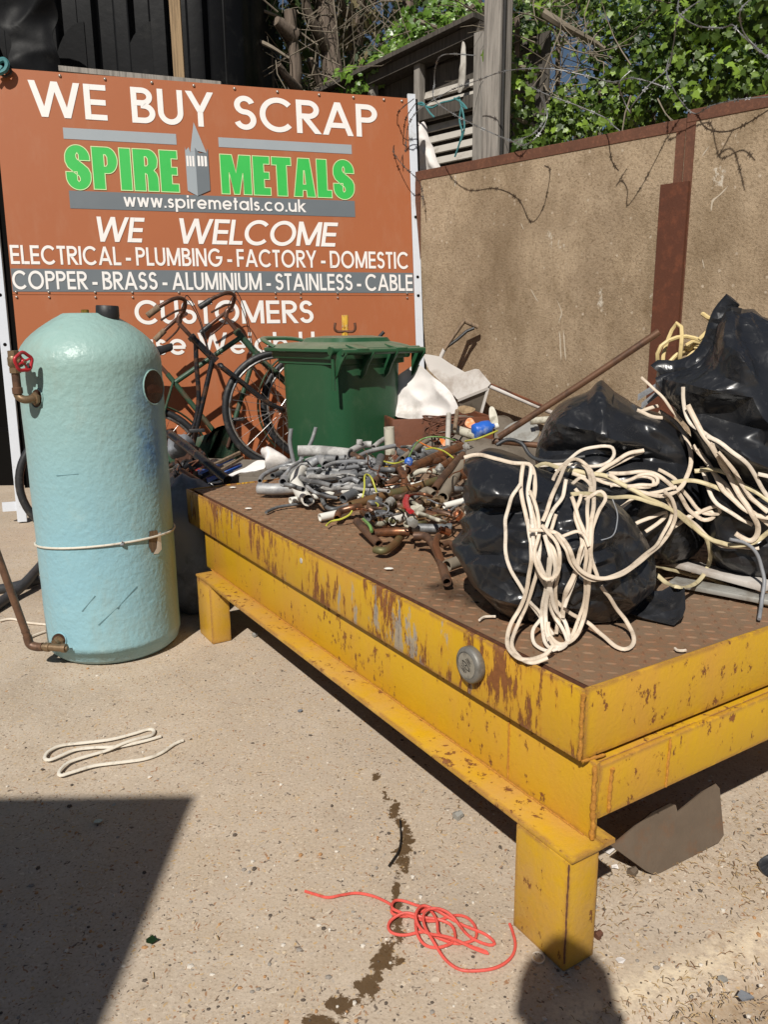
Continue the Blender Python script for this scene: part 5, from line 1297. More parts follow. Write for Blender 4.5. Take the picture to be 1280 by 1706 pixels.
# ================================================================== BLACK SACKS on the platform
SURF_V = []; SURF_F = []
def add_surf(ob):
    o = len(SURF_V); mw = V((0, 0, 0)); q = ob
    while q is not None: mw = mw+q.location; q = q.parent
    SURF_V.extend([v.co+mw for v in ob.data.vertices]); SURF_F.extend([tuple(o+i for i in p.vertices) for p in ob.data.polygons])
def hdir(p):
    d = V((cO.x-p.x, cO.y-p.y, 0)); return d.normalized()
def sack(label, px, base, Tf, Tb, seed, amp=.028, knot=None, center=None, zmin=PL_H, folds=(), lean=.0, film=(.3, .1, 1), ex=.25):
    """a filled sack: outline in an upright plane through its foot, fullness Tf towards and Tb away from the viewer's side, creased"""
    P0_ = onz(base[0], base[1], zmin); nh = hdir(P0_); P0_ = P0_-nh*Tf*.55
    nrm = (nh+Z*lean).normalized()
    o = resample(catmull([onpl(x, y, P0_, nrm) for x, y in px], 8, True), .0075, True); n = len(o)
    o = [q+(Z*noise.noise(q*16+V((seed, 0, 0)))+nrm.cross(Z)*noise.noise(q*16+V((0, seed, 0))))*.006+(Z*(.5-abs(noise.noise(q*34)))*.004) for q in o]
    c = V((0, 0, 0))
    for q in o: c += q
    c /= n
    if center: c = onpl(center[0], center[1], P0_, nrm)
    side = nrm.cross(Z).normalized(); upv = side.cross(nrm).normalized()
    K = 60; vs = []; fs = []
    fold = [(onpl(x0, y0, P0_, nrm), onpl(x1, y1, P0_, nrm), dp, wd) for x0, y0, x1, y1, dp, wd in folds]
    def cell(q):
        return noise.voronoi(q)[0][0]
    def disp(w_, s, back):
        q = V(((w_-c).dot(side), (w_-c).dot(upv), back*2.0)); sd = V((seed*3.1, seed*1.7, seed))
        wq = q+V((noise.noise(q*6+sd), noise.noise(q*6+sd*2), 0))*.05
        a = noise.noise(q*5+sd)*.7
        x, y = wq.x*.8+wq.y*.5, wq.y*.8-wq.x*.5
        f1 = cell(V((x*5.0, y*8.5, back*3))+sd)-.45
        f2 = cell(V((wq.x*15-wq.y*6, wq.y*11+wq.x*5, back*3))+sd*2)-.45
        f3 = cell(V((wq.x*34, wq.y*40, back*3))+sd)-.45
        d = amp*(a+.9*f1+.25*f2)
        for A, B_, dp, wd in fold:
            AB = B_-A; t = min(1, max(0, (w_-A).dot(AB)/AB.length_squared)); dd = (w_-(A+AB*t)).length*(1+.5*noise.noise(w_*25))
            d += 1.45*dp*math.exp(-abs(dd/wd)**1.05)*(1 if back == 0 else 0)*sin(pi*min(1, max(.08, .08+t*.9)))
        return d
    for back in (0, 1):
        for k in range(K+1):
            s = sin(pi/2*k/K) if k < K else 1.0
            for q in o:
                w_ = c+(q-c)*s
                t = (1-s**2.6)**.5 if s < 1 else 0
                T = (Tf if not back else -Tb)*t
                fall = min(1, (1-s)*9)
                p = w_+nrm*(T+disp(w_, s, back)*(1 if not back else -1)*fall)
                if p.z < zmin+.002: p.z = zmin+.002+.002*noise.noise(p*30)
                vs.append(p)
    h = (K+1)*n
    for k in range(K):
        for i in range(n):
            j = (i+1) % n
            fs.append((k*n+i, k*n+j, (k+1)*n+j, (k+1)*n+i)); fs.append((h+k*n+i, h+(k+1)*n+i, h+(k+1)*n+j, h+k*n+j))
    for i in range(n):
        j = (i+1) % n; fs.append((K*n+i, K*n+j, h+K*n+j, h+K*n+i))
    b = MB(); b.add(vs, fs); ob = b.build('black_sack', M['bag'], None, root=V((P0_.x, P0_.y, zmin)), sharp=75); tag(ob, label, 'plastic sack', 'black sacks on the platform'); crumple(ob, film, ex, seed); add_surf(ob); return ob
def z8(L): return [(740+x*.4219, 650+y*.422) for x, y in L]
def crumple(ob, kind, ex, seed, iters=200, vox=.0068, bend=.075, hold=.0035, facets=850):
    """turn a smooth filled sack into thin slack film: remesh evenly, give the film more length than the shape needs, let it buckle"""
    md = ob.modifiers.new('r', 'REMESH'); md.mode = 'VOXEL'; md.voxel_size = vox
    ev = ob.evaluated_get(bpy.context.evaluated_depsgraph_get()); me = bpy.data.meshes.new_from_object(ev)
    ob.modifiers.clear(); mat = ob.data.materials[0]
    n = len(me.vertices); X = np.empty(n*3); me.vertices.foreach_get('co', X); X = X.reshape(n, 3)
    E = set()
    for p in me.polygons:
        v = p.vertices; k = len(v)
        for i in range(k): E.add((min(v[i], v[(i+1) % k]), max(v[i], v[(i+1) % k])))
        if k == 4: E.add((min(v[0], v[2]), max(v[0], v[2]))); E.add((min(v[1], v[3]), max(v[1], v[3])))
    E = np.array(sorted(E)); a, c = E[:, 0], E[:, 1]
    deg = np.bincount(a, minlength=n)+np.bincount(c, minlength=n)
    def lap(Y, wts=None):
        out = np.empty_like(Y)
        for q in range(3): out[:, q] = np.bincount(a, Y[c, q], n)+np.bincount(c, Y[a, q], n)
        return out/deg[:, None]-Y
    for _ in range(2): X = X+.5*lap(X)
    X0 = X.copy()
    d = X0[c]-X0[a]; L0 = np.linalg.norm(d, axis=1); dn = d/L0[:, None]; mid = (X0[a]+X0[c])/2
    top = X0[X0[:, 2].argmax()]
    rgn = np.random.RandomState(seed)
    nz = np.array([[noise.noise(V(p)*4+V((seed, 0, 0))), noise.noise(V(p)*4+V((0, seed, 0))), noise.noise(V(p)*4+V((0, 0, seed)))] for p in mid])
    D = np.array(kind)+nz*.75; D /= np.linalg.norm(D, axis=1)[:, None]; ca = np.abs((dn*D).sum(1))   # the way the film has slumped together
    reg = np.clip(.35+2.4*np.array([noise.noise(V(p)*3.2+V((seed*2, 1, 0))) for p in mid]), .0, 1.5)
    Lr = L0*(1+ex*(.10+ca**2)*reg)
    nr = np.empty(n*3); me.vertices.foreach_get('normal', nr); nr = nr.reshape(n, 3)
    pert = np.array([noise.noise(V(p)*17+V((seed, 3, 0)))*.007+noise.noise(V(p)*40+V((3, seed, 0)))*.003 for p in X0])
    X = X0+nr*pert[:, None]; dg = deg[:, None]
    for it in range(iters):
        d = X[c]-X[a]; L = np.linalg.norm(d, axis=1); k = (.5*(L-Lr)/L)[:, None]*d; mv = np.empty_like(X)
        for q in range(3): mv[:, q] = np.bincount(a, k[:, q], n)-np.bincount(c, k[:, q], n)
        X = X+mv/dg*1.9
        lp = lap(X); X = X-bend*lap(lp)
        X = X+hold*(X0-X)
        np.maximum(X[:, 2], X0[:, 2].min()+.001, out=X[:, 2])
    X = X+.15*lap(X)
    me.vertices.foreach_set('co', X.ravel()); me.materials.clear(); me.materials.append(mat)
    me.polygons.foreach_set('use_smooth', [True]*len(me.polygons)); me.update(); me.name = ob.name; ob.data = me
    # creased film: large flat facets that meet in sharp folds
    md = ob.modifiers.new('d', 'DECIMATE'); md.ratio = facets/max(1, len(me.polygons)*2); md.use_collapse_triangulate = True
    m2 = bpy.data.meshes.new_from_object(ob.evaluated_get(bpy.context.evaluated_depsgraph_get())); ob.modifiers.clear()
    cr = m2.attributes.new('crease_edge', 'FLOAT', 'EDGE'); rc = np.random.RandomState(seed).uniform(.1, .95, len(m2.edges)); cr.data.foreach_set('value', rc)
    ob.data = m2; md = ob.modifiers.new('s', 'SUBSURF'); md.levels = 2
    m3 = bpy.data.meshes.new_from_object(ob.evaluated_get(bpy.context.evaluated_depsgraph_get())); ob.modifiers.clear()
    m3.polygons.foreach_set('use_smooth', [True]*len(m3.polygons)); m3.set_sharp_from_angle(angle=radians(38)); ob.data = m3
sackA = sack('black sack draped with pale cable at the front of the platform', z8([(90, 290), (85, 400), (97, 455), (60, 560), (34, 602), (62, 670), (130, 755), (220, 845), (330, 905), (430, 925), (520, 915), (600, 900), (690, 895), (760, 830), (835, 765), (845, 690), (812, 630), (785, 570), (740, 505), (690, 460), (650, 425), (560, 380), (440, 345), (385, 320), (300, 268), (190, 238), (120, 255)]),
             (880, 1030), .17, .22, 1, .020, center=(900, 905), folds=((778, 838, 905, 828, -.050, .020), (790, 790, 900, 812, .022, .020), (905, 790, 1020, 852, .026, .018), (1000, 850, 1082, 962, -.035, .022), (905, 882, 1070, 858, .024, .020), (762, 908, 870, 885, -.020, .016), (772, 945, 900, 965, .018, .02), (905, 835, 960, 1000, .016, .018), (1000, 900, 1060, 1000, .022, .02)))
flap = cloth('sack_flap', z8([(700, 790), (760, 800), (850, 790), (900, 760), (950, 770), (955, 860), (948, 897), (917, 938), (905, 944), (830, 915), (740, 893), (690, 880)]), onz(1100, 1040, PL_H+.01)+V((.02, .05, 0)), (V((-.2, -.6, 1))).normalized(), M['bag'], 'flat empty corner of black polythene lying on the plate in front of the sacks', 'plastic sheet', 21, .012, 12, .003, freq=11, straight=True)
for v_ in flap.data.vertices:
    if v_.co.z+flap.location.z < PL_H+.002: v_.co.z = PL_H+.002-flap.location.z
add_surf(flap)
sackB = sack('shiny black sack with a pointed top, behind the cable draped one', [(898, 728), (906, 708), (926, 684), (957, 660), (982, 649), (1000, 633), (1012, 640), (1036, 662), (1062, 678), (1105, 694), (1145, 722), (1166, 760), (1178, 836), (1170, 905), (1120, 935), (1040, 930), (960, 880), (905, 800), (893, 762)],
             (1060, 965), .20, .22, 5, .026, center=(1030, 790), film=(.6, .1, .8), ex=.36, folds=((1000, 633, 1164, 742, .034, .018), (1000, 633, 908, 716, .026, .016), (903, 744, 1010, 736, -.040, .018), (1000, 736, 1165, 768, -.055, .020), (938, 690, 1085, 728, .026, .014), (1005, 640, 1085, 694, -.022, .014), (1050, 790, 1150, 792, .034, .022), (1000, 655, 985, 728, -.018, .014), (1060, 700, 1130, 745, -.02, .012)))
sackC = sack('biggest black sack, open at its top left with yellow cable spilling out', [(1221, 500), (1209, 512), (1198, 532), (1192, 548), (1186, 572), (1166, 597), (1142, 608), (1104, 617), (1096, 618), (1098, 645), (1108, 662), (1129, 684), (1150, 710), (1158, 760), (1166, 830), (1178, 900), (1205, 955), (1290, 985), (1370, 960), (1420, 880), (1425, 720), (1385, 610), (1320, 548), (1285, 532), (1262, 522), (1247, 515), (1232, 517)],
             (1250, 985), .20, .26, 9, .030, center=(1262, 740), film=(.35, .1, .95), ex=.34, folds=((1221, 500, 1200, 640, .030, .016), (1120, 628, 1258, 648, .036, .016), (1180, 662, 1262, 662, -.018, .018), (1258, 650, 1300, 720, .030, .018), (1108, 668, 1270, 698, -.040, .022), (1180, 705, 1310, 765, .034, .022), (1130, 735, 1300, 815, -.040, .025), (1240, 540, 1290, 640, -.022, .016), (1225, 560, 1265, 640, .02, .014), (1200, 850, 1300, 880, -.03, .02), (1190, 900, 1300, 930, .02, .02)))
# the open rolled mouth of the big sack
_n = hdir(onz(1250, 985, PL_H)); _P = onz(1250, 985, PL_H)-_n*.11
for lab_, pts_, fw in (('rolled_rim', [(1095, 618), (1100, 612), (1122, 614), (1146, 606), (1168, 592), (1186, 570), (1194, 545), (1203, 522), (1214, 508), (1222, 499)], .020), ('rolled_rim', [(1097, 640), (1110, 634), (1140, 628), (1165, 614), (1188, 596), (1206, 570), (1216, 540), (1224, 512)], .016)):
    Q_ = resample(catmull([onpl(x, y, _P+_n*(.06 if fw == .02 else .085), _n) for x, y in pts_], 8), .012); b = MB()
    b.tube([q+_n*.012*noise.noise(q*20) for q in Q_], 0, 8, flat=(fw, .007), face=lambda p: (_n+Z*.4+V((noise.noise(p*12), 0, noise.noise(p*12+V((4, 0, 0)))))*.8)); b.build(lab_, M['bag'], sackC)
deckb = MB(); deckb.poly([pl(-.02, -.02, PL_H), pl(PL_L, -.02, PL_H), pl(PL_L, PL_W+1.0, PL_H), pl(-.02, PL_W+1.0, PL_H)])
o_ = len(SURF_V); SURF_V.extend(deckb.v); SURF_F.extend([tuple(o_+i for i in f) for f in deckb.f])
BVH = BVHTree.FromPolygons(SURF_V, SURF_F)

# ================================================================== CABLES laid over the sacks
def drape(px, r, layer=0, step=5.0, lo=1.15, hi=2.75, win=5):
    """follow a line over whatever lies under it: rays find the surface, the cable rests on it"""
    P2 = resample(catmull([V((x, y, 0)) for x, y in px], 10), step); D = []
    P2 = [q+V((noise.noise(V((q.x*.03, q.y*.03, px[0][0]))), noise.noise(V((q.x*.03, q.y*.03, px[0][0]+9))), 0))*3.2 for q in P2]
    for q in P2:
        d = ray(q.x, q.y); hit = BVH.ray_cast(cO, d)
        t = (hit[0]-cO).length/d.length if hit[0] is not None else None
        D.append(t)
    known = [i for i, t in enumerate(D) if t is not None and t < hi]
    if not known: return []
    for i in range(len(D)):
        if D[i] is None or D[i] >= hi:
            j = min(known, key=lambda k: abs(k-i)); D[i] = D[j]
    n = len(D)
    D2 = [min(D[max(0, i-2):i+3]) for i in range(n)]
    for _ in range(2): D2 = [sum(D2[max(0, i-win):i+win+1])/len(D2[max(0, i-win):i+win+1]) for i in range(n)]
    D2 = [min(D2[i], D[i]+.001) if D[i] is not None else D2[i] for i in range(n)]
    for _ in range(2): D2 = [sum(D2[max(0, i-1):i+2])/len(D2[max(0, i-1):i+2]) for i in range(n)]
    out = []
    for q, t in zip(P2, D2):
        d = ray(q.x, q.y); p = cO+d*(t-(r+layer)/d.length)
        if p.z < PL_H+r: p.z = PL_H+r if (p-P0).dot(uA) > -.01 else p.z
        out.append(p)
    return out
def face_cam(p): return (cO-p).normalized()
def cable(px, wpx, mat, label, cat='cable', group=None, layer=0, flat=.42, name='cable', lo=1.15, hi=2.75, win=5, n=8):
    P = drape(px, .004, layer, lo=lo, hi=hi, win=win)
    if len(P) < 3: return None
    dist = (P[len(P)//2]-cO).length; r = wpx*.355/F_PX*dist
    b = MB(); b.tube(P, 0, n, flat=(r, r*flat), face=lambda p: (cO+Z*.8-p).normalized())
    return tag(b.build(name, M[mat], root=P[0], sharp=70), label, cat, group)
GA = 'pale cable loops over the front sack'; LA_ = 'grubby off white cable loop thrown over the front black sack'
A_ = [
 ([(80, 268), (130, 258), (180, 262), (250, 284), (310, 292), (345, 300), (358, 345), (352, 430)], 9.5, 'cable_pink', .006, 'cable end sticking out left over the front sack towards the copper pipes'),
 ([(312, 292), (302, 360), (312, 440), (330, 520), (345, 600), (342, 690), (330, 790), (292, 880), (258, 950), (250, 1010), (280, 1050), (335, 1064), (395, 1048), (430, 1010)], 9.5, 'cable_pink', .012, 'cable loop reaching furthest down onto the rusty plate beside the disc'),
 ([(300, 372), (262, 430), (244, 520), (240, 620), (262, 700), (300, 770), (345, 840), (398, 915), (432, 975)], 8.5, 'cable_white', .004, 'outermost left cable loop bulging over the side of the front sack'),
 ([(345, 296), (328, 400), (348, 500), (352, 600), (388, 700), (420, 780), (442, 860), (478, 920), (492, 985), (455, 1012), (420, 990), (404, 930), (404, 850), (418, 750), (424, 650), (398, 570)], 9, 'cable_white', .018, None),
 ([(388, 520), (418, 440), (458, 350), (490, 288), (530, 274), (578, 308), (596, 370), (592, 450), (580, 560), (575, 700), (570, 820), (545, 920), (510, 982), (462, 1005), (425, 972), (413, 915)], 9.5, 'cable_pink', .020, None),
 ([(605, 742), (580, 640), (586, 540), (612, 480), (637, 430), (622, 396), (590, 408), (560, 430)], 8.5, 'cable_pink', .014, None),
 ([(335, 550), (395, 549), (450, 568), (492, 620), (520, 680), (565, 728), (625, 746), (700, 726), (770, 682), (845, 618), (892, 550), (912, 480), (902, 430), (870, 398)], 9.5, 'cable_pink', .030, 'thick cable sweeping in a wide arc to the right across the front sack'),
 ([(620, 770), (660, 830), (712, 900), (746, 960), (752, 1000), (722, 1028), (680, 1012), (620, 966), (568, 920), (500, 880), (440, 832)], 9.5, 'cable_pink', .006, 'cable loop lying flat on the rusty plate in front of the sack'),
 ([(340, 398), (366, 470), (374, 560), (360, 640), (370, 700), (402, 746), (442, 732), (456, 670), (440, 600), (408, 560), (385, 530)], 8.5, 'cable_pink', .026, None),
 ([(340, 828), (382, 890), (352, 950), (360, 1000), (402, 1030), (452, 1022)], 8, 'cable_white', .008, None),
 ([(500, 420), (528, 500), (558, 570), (540, 640), (502, 760), (462, 880), (442, 962)], 9, 'cable_pink', .012, None),
 ([(485, 350), (470, 420), (430, 480), (400, 560), (420, 620), (440, 700), (420, 800), (440, 900), (470, 960)], 9, 'cable_white', .010, None),
 ([(545, 410), (520, 500), (545, 590), (520, 700), (480, 800), (470, 900)], 8.5, 'cable_pink', .008, None),
 ([(450, 590), (480, 570), (530, 555), (560, 580), (575, 620)], 8, 'cable_pink', .024, None),
 ([(355, 420), (345, 470), (360, 540), (380, 600), (372, 680), (395, 730)], 9, 'cable_white', .006, None),
 ([(440, 322), (520, 252), (600, 224), (658, 224), (672, 254), (642, 286), (580, 297), (500, 290), (430, 296), (365, 300)], 7.5, 'cable_white', .012, 'cable loop with a rounded end on top of the front sack'),
 ([(600, 326), (660, 290), (738, 248), (788, 236)], 9, 'cable_pink', .014, 'short cable end pointing up right on top of the heap'),
 ([(605, 335), (670, 296), (745, 256), (780, 244), (786, 236)], 8, 'cable_pink', .006, None),
 ([(850, 84), (912, 120), (952, 180), (971, 250), (966, 320), (940, 380), (890, 412), (820, 412), (740, 390), (690, 362), (652, 330)], 9.5, 'cable_pink', .016, 'pale cable arching over the shiny middle sack'),
 ([(652, 330), (740, 325), (822, 330), (880, 360), (930, 412), (976, 480), (1022, 510), (1062, 498), (1052, 478), (1000, 484), (940, 520), (880, 570)], 9, 'cable_pink', .008, None),
 ([(600, 352), (660, 372), (740, 376), (830, 372), (842, 345), (800, 330), (730, 350), (660, 380)], 8, 'cable_pink', .020, None),
 ([(760, 530), (820, 500), (880, 484), (858, 520), (800, 560)], 8.5, 'cable_pink', .010, None),
 ([(700, 460), (760, 420), (850, 400), (920, 380)], 8, 'cable_pink', .006, None),
 ([(505, 370), (540, 345), (575, 365), (585, 405), (550, 415), (520, 390)], 8, 'cable_pink', .026, None),
 ([(360, 306), (400, 290), (480, 312), (560, 325), (640, 341), (720, 381), (800, 421), (880, 461), (960, 511), (1022, 568), (1080, 598), (1150, 612), (1220, 602), (1290, 560)], 10, 'cable_cream', .022, 'yellowed cable running right from the front sack to the biggest sack'),
 ([(500, 412), (570, 410), (680, 420), (780, 430), (860, 455), (932, 500), (1002, 550), (1046, 610), (1050, 680), (1010, 748), (950, 776), (890, 765), (838, 728)], 9.5, 'cable_cream', .030, 'yellowed cable hanging in a round loop at the right of the front sack'),
 ([(818, 690), (900, 711), (980, 730), (1060, 746), (1150, 790), (1230, 832), (1300, 855)], 9.5, 'cable_cream', .006, 'yellowed cable lying along the plate towards its right corner'),
 ([(620, 590), (660, 570), (680, 530), (686, 480), (670, 430)], 2.6, 'cable_grey', .004, 'thin grey wire curving over the right side of the front sack'),
]
rk = random.Random(5)
for L, wpx, mt, ly, lab in [A_[1], A_[3], A_[4], A_[6], A_[10], A_[11], A_[19], A_[20], A_[24]]:      # more strands of the same hanks, lying a little aside
    dx, dy = rk.choice((-1, 1))*rk.uniform(12, 26), rk.uniform(-24, 18)
    A_.append(([(x+dx+rk.uniform(-7, 7), y+dy+rk.uniform(-7, 7)) for x, y in L[2:-1]], wpx*.9, rk.choice(['cable_pink', 'cable_white']), max(.002, ly-.006), None))
for L, wpx, mt, ly, lab in A_:
    cable(z8(L), wpx, mt, lab or LA_, group=GA, layer=ly)
GC = 'pale cable bundle over the biggest sack'
for L, wpx, mt, ly, lab in [
 ([(965, 55), (990, 110), (1030, 180), (1090, 270), (1140, 370), (1190, 450), (1235, 520), (1236, 572), (1205, 592), (1150, 565)], 11, 'cable_pink', .022, 'thick pale cable end standing at the top of the bundle over the biggest sack'),
 ([(1040, 180), (1110, 220), (1190, 290), (1250, 370), (1300, 450)], 9, 'cable_white', .018, None),
 ([(980, 215), (1030, 280), (1090, 370), (1150, 440), (1220, 490), (1290, 505)], 10, 'cable_pink', .012, None),
 ([(1000, 230), (1060, 310), (1130, 400), (1200, 470), (1290, 530)], 9, 'cable_pink', .006, None),
 ([(1060, 215), (1100, 300), (1160, 380), (1220, 440), (1300, 478)], 9, 'cable_white', .010, None),
 ([(1080, 240), (1150, 320), (1210, 420), (1280, 480)], 9, 'cable_pink', .022, None),
 ([(1020, 300), (1040, 380), (1080, 450), (1150, 490), (1220, 530)], 8.5, 'cable_white', .004, None),
 ([(990, 322), (1060, 315), (1122, 330), (1182, 372), (1300, 445)], 10, 'cable_cream', .030, 'yellowed cable lying across the bundle over the biggest sack'),
 ([(945, -10), (950, 70), (980, 130), (1022, 160), (1060, 190)], 8, 'cable_white', .012, 'pale cable end poking up in front of the biggest sack'),
 ([(900, 365), (960, 358), (1040, 372), (1120, 410)], 9.5, 'cable_cream', .014, None),
 ([(1240, 330), (1290, 345)], 9, 'cable_white', .010, None)]:
    cable(z8(L), wpx, mt, lab or 'pale cable in the bundle lying over the biggest sack', group=GC, layer=ly)
cable([(1069, 629), (1085, 645), (1104, 662), (1120, 682), (1136, 702)], 6, 'cable_pink', 'pale cable end crossing the grey trunking left of the biggest sack', layer=.02, hi=9, group=GC)
cable([(1064, 686), (1080, 680), (1096, 676)], 8, 'cable_pink', 'short pale cable piece under the left side of the biggest sack', layer=.012, group=GC)
cable([(1062, 684), (1085, 692), (1104, 696)], 8, 'cable_pink', 'short pale cable end left of the biggest sack, on the shiny one', layer=.012, group=GC)
# grey tube hanging from the sack over the plate
gt = cable(z8([(1130, 590), (1190, 600), (1230, 640), (1258, 720), (1264, 790), (1255, 850), (1245, 905)]), 8, 'cable_grey', 'clear grey plastic tube hanging down over the right end of the plate', cat='tube', layer=.03, flat=.9, win=9)
# dark flex on top of the pipes and grey flat trunking under the sacks
cable([(828, 742), (846, 732), (868, 738), (884, 758), (905, 768), (940, 768), (975, 760)], 9, 'cable_dark', 'charcoal cable running over the left end of the shiny middle sack', layer=.012, flat=.9)
def slab(px, h, w_, mat, label, cat, name, th=.012):
    P = [onz(x, y, PL_H+h) for x, y in px]; b = MB(); d = (P[-1]-P[0]).normalized(); s = d.cross(Z).normalized()
    b.bar(P[0], P[-1], s*w_, Z*th); return tag(b.build(name, M[mat], root=P[0], bevel=.003), label, cat)
slab([(1085, 925), (1285, 978)], .035, .055, 'board_white', 'wide grey white trunking lying under the cables in front of the biggest sack', 'trunking', 'trunking', .014)
slab([(1120, 968), (1290, 1000)], .012, .05, 'zinc', 'dull grey flat trunking lowest on the plate in front of the biggest sack', 'trunking', 'trunking')
# yellow coil inside the mouth of the biggest sack
def z7(L): return [(1060+x*.1719, 480+y*.1719) for x, y in L]
PC = onz(1250, 985, PL_H); nC = hdir(PC); PC2 = PC-nC*.15
GY = 'pale yellow cable spilling from the biggest sack'
for i, L in enumerate([[(232, 790), (214, 690), (232, 590), (300, 520), (390, 480), (480, 470), (570, 490), (650, 520), (700, 560), (720, 640)], [(280, 800), (268, 680), (300, 520), (345, 400), (400, 335), (435, 370), (448, 480), (440, 620), (420, 780)], [(310, 790), (340, 700), (400, 640), (480, 605), (560, 610), (640, 640)], [(330, 790), (380, 690), (450, 640), (540, 640), (600, 680)], [(480, 560), (540, 520), (620, 530), (690, 570)], [(500, 600), (560, 550), (640, 560), (700, 600)], [(640, 250), (700, 290), (780, 310), (800, 380)], [(650, 250), (720, 300), (765, 350), (800, 420)], [(620, 500), (700, 420), (770, 370), (820, 330)], [(440, 760), (490, 680), (560, 620), (620, 590)], [(460, 580), (520, 590), (600, 570), (660, 600), (620, 660)], [(520, 640), (580, 580), (660, 530), (720, 540)]]):
    Pn = (PC2-nC*(.04+.018*(i % 4)), nC); P = resample(catmull([onpl(x, y, *Pn) for x, y in z7(L)], 8), .02); b = MB(); b.tube([p+nC*.02*sin(k*.7+i) for k, p in enumerate(P)], .0052, 7)
    tag(b.build('cable', M['cable_yellow'], root=P[0]), 'pale yellow cable looping out of the mouth of the biggest black sack', 'cable', GY)
# grey trunking offcuts left of the biggest sack
for a, c, lab in (((1064, 662), (1100, 640), 'grey plastic channel offcut beside the mouth of the biggest sack, the upper one'), ((1070, 676), (1100, 652), 'grey plastic channel offcut beside the mouth of the biggest sack, the lower one')):
    p, q = onpl(*a, PC2, nC), onpl(*c, PC2, nC); b = MB(); b.bar(p, q+(q-p)*.4, Z*.016, nC*.02); tag(b.build('channel_offcut', M['cable_grey'], root=p, smooth=False), lab, 'plastic channel')
# small chips of cable on the plate
for px, lab in (([(799, 1033), (806, 1028), (815, 1027), (826, 1027)], 'small curved cable offcut lying on the rusty plate near the front sack'), ([(1125, 1080), (1129, 1083), (1136, 1084), (1143, 1083)], 'tiny curved cable offcut near the front edge of the plate')):
    P = catmull([onz(x, y, PL_H+.003) for x, y in px], 6); b = MB(); b.tube(P, .0028, 6); tag(b.build('cable_offcut', M['cable_white'], root=P[0]), lab, 'cable offcut')
for (x, y) in ((388, 812), (414, 847), (648, 947)):
    b = MB(); p = onz(x, y, PL_H+.003); b.ball(p, .009, 6, sc=(1.4, .8, .35)); tag(b.build('paint_flake', M['pvc'], root=p), 'small white flake on the rusty plate', 'flake', 'white flakes on the plate')

# ================================================================== PIPE HEAP on the platform
def zz(L): return [(420+p[0]*.34375, 700+p[1]*.34375)+tuple(p[2:]) for p in L]
def pipe(L, wpx, mat, label, name='pipe', cat='pipe', group=None, hollow=.78, sides=12, flat=None):
    """ (x, y, height above the plate); height None keeps the depth of the last point """
    P = []; Yp = None
    for p in zz(L):
        if p[2] is None: q = onY(p[0], p[1], Yp)
        else: q = onz(p[0], p[1], PL_H+p[2]); Yp = q.y
        P.append(q)
    r = max(.0025, wpx*.34375*.5/F_PX*(P[0]-cO).length*.98)
    Q = catmull(P, 7) if len(P) > 2 else P
    if len(P) > 2: Q = resample(Q, max(.006, r*.7))
    for q in Q:
        if q.z < PL_H+r*.9: q.z = PL_H+r*.9
    b = MB(); b.tube(Q, r, sides, hollow=hollow if r > .006 else 0)
    return tag(b.build(name, M[mat], root=Q[0], sharp=50), label, cat, group)
GL, GW, GCu = 'grey lead pipes in the heap', 'white plastic pipes in the heap', 'copper pipes in the heap'
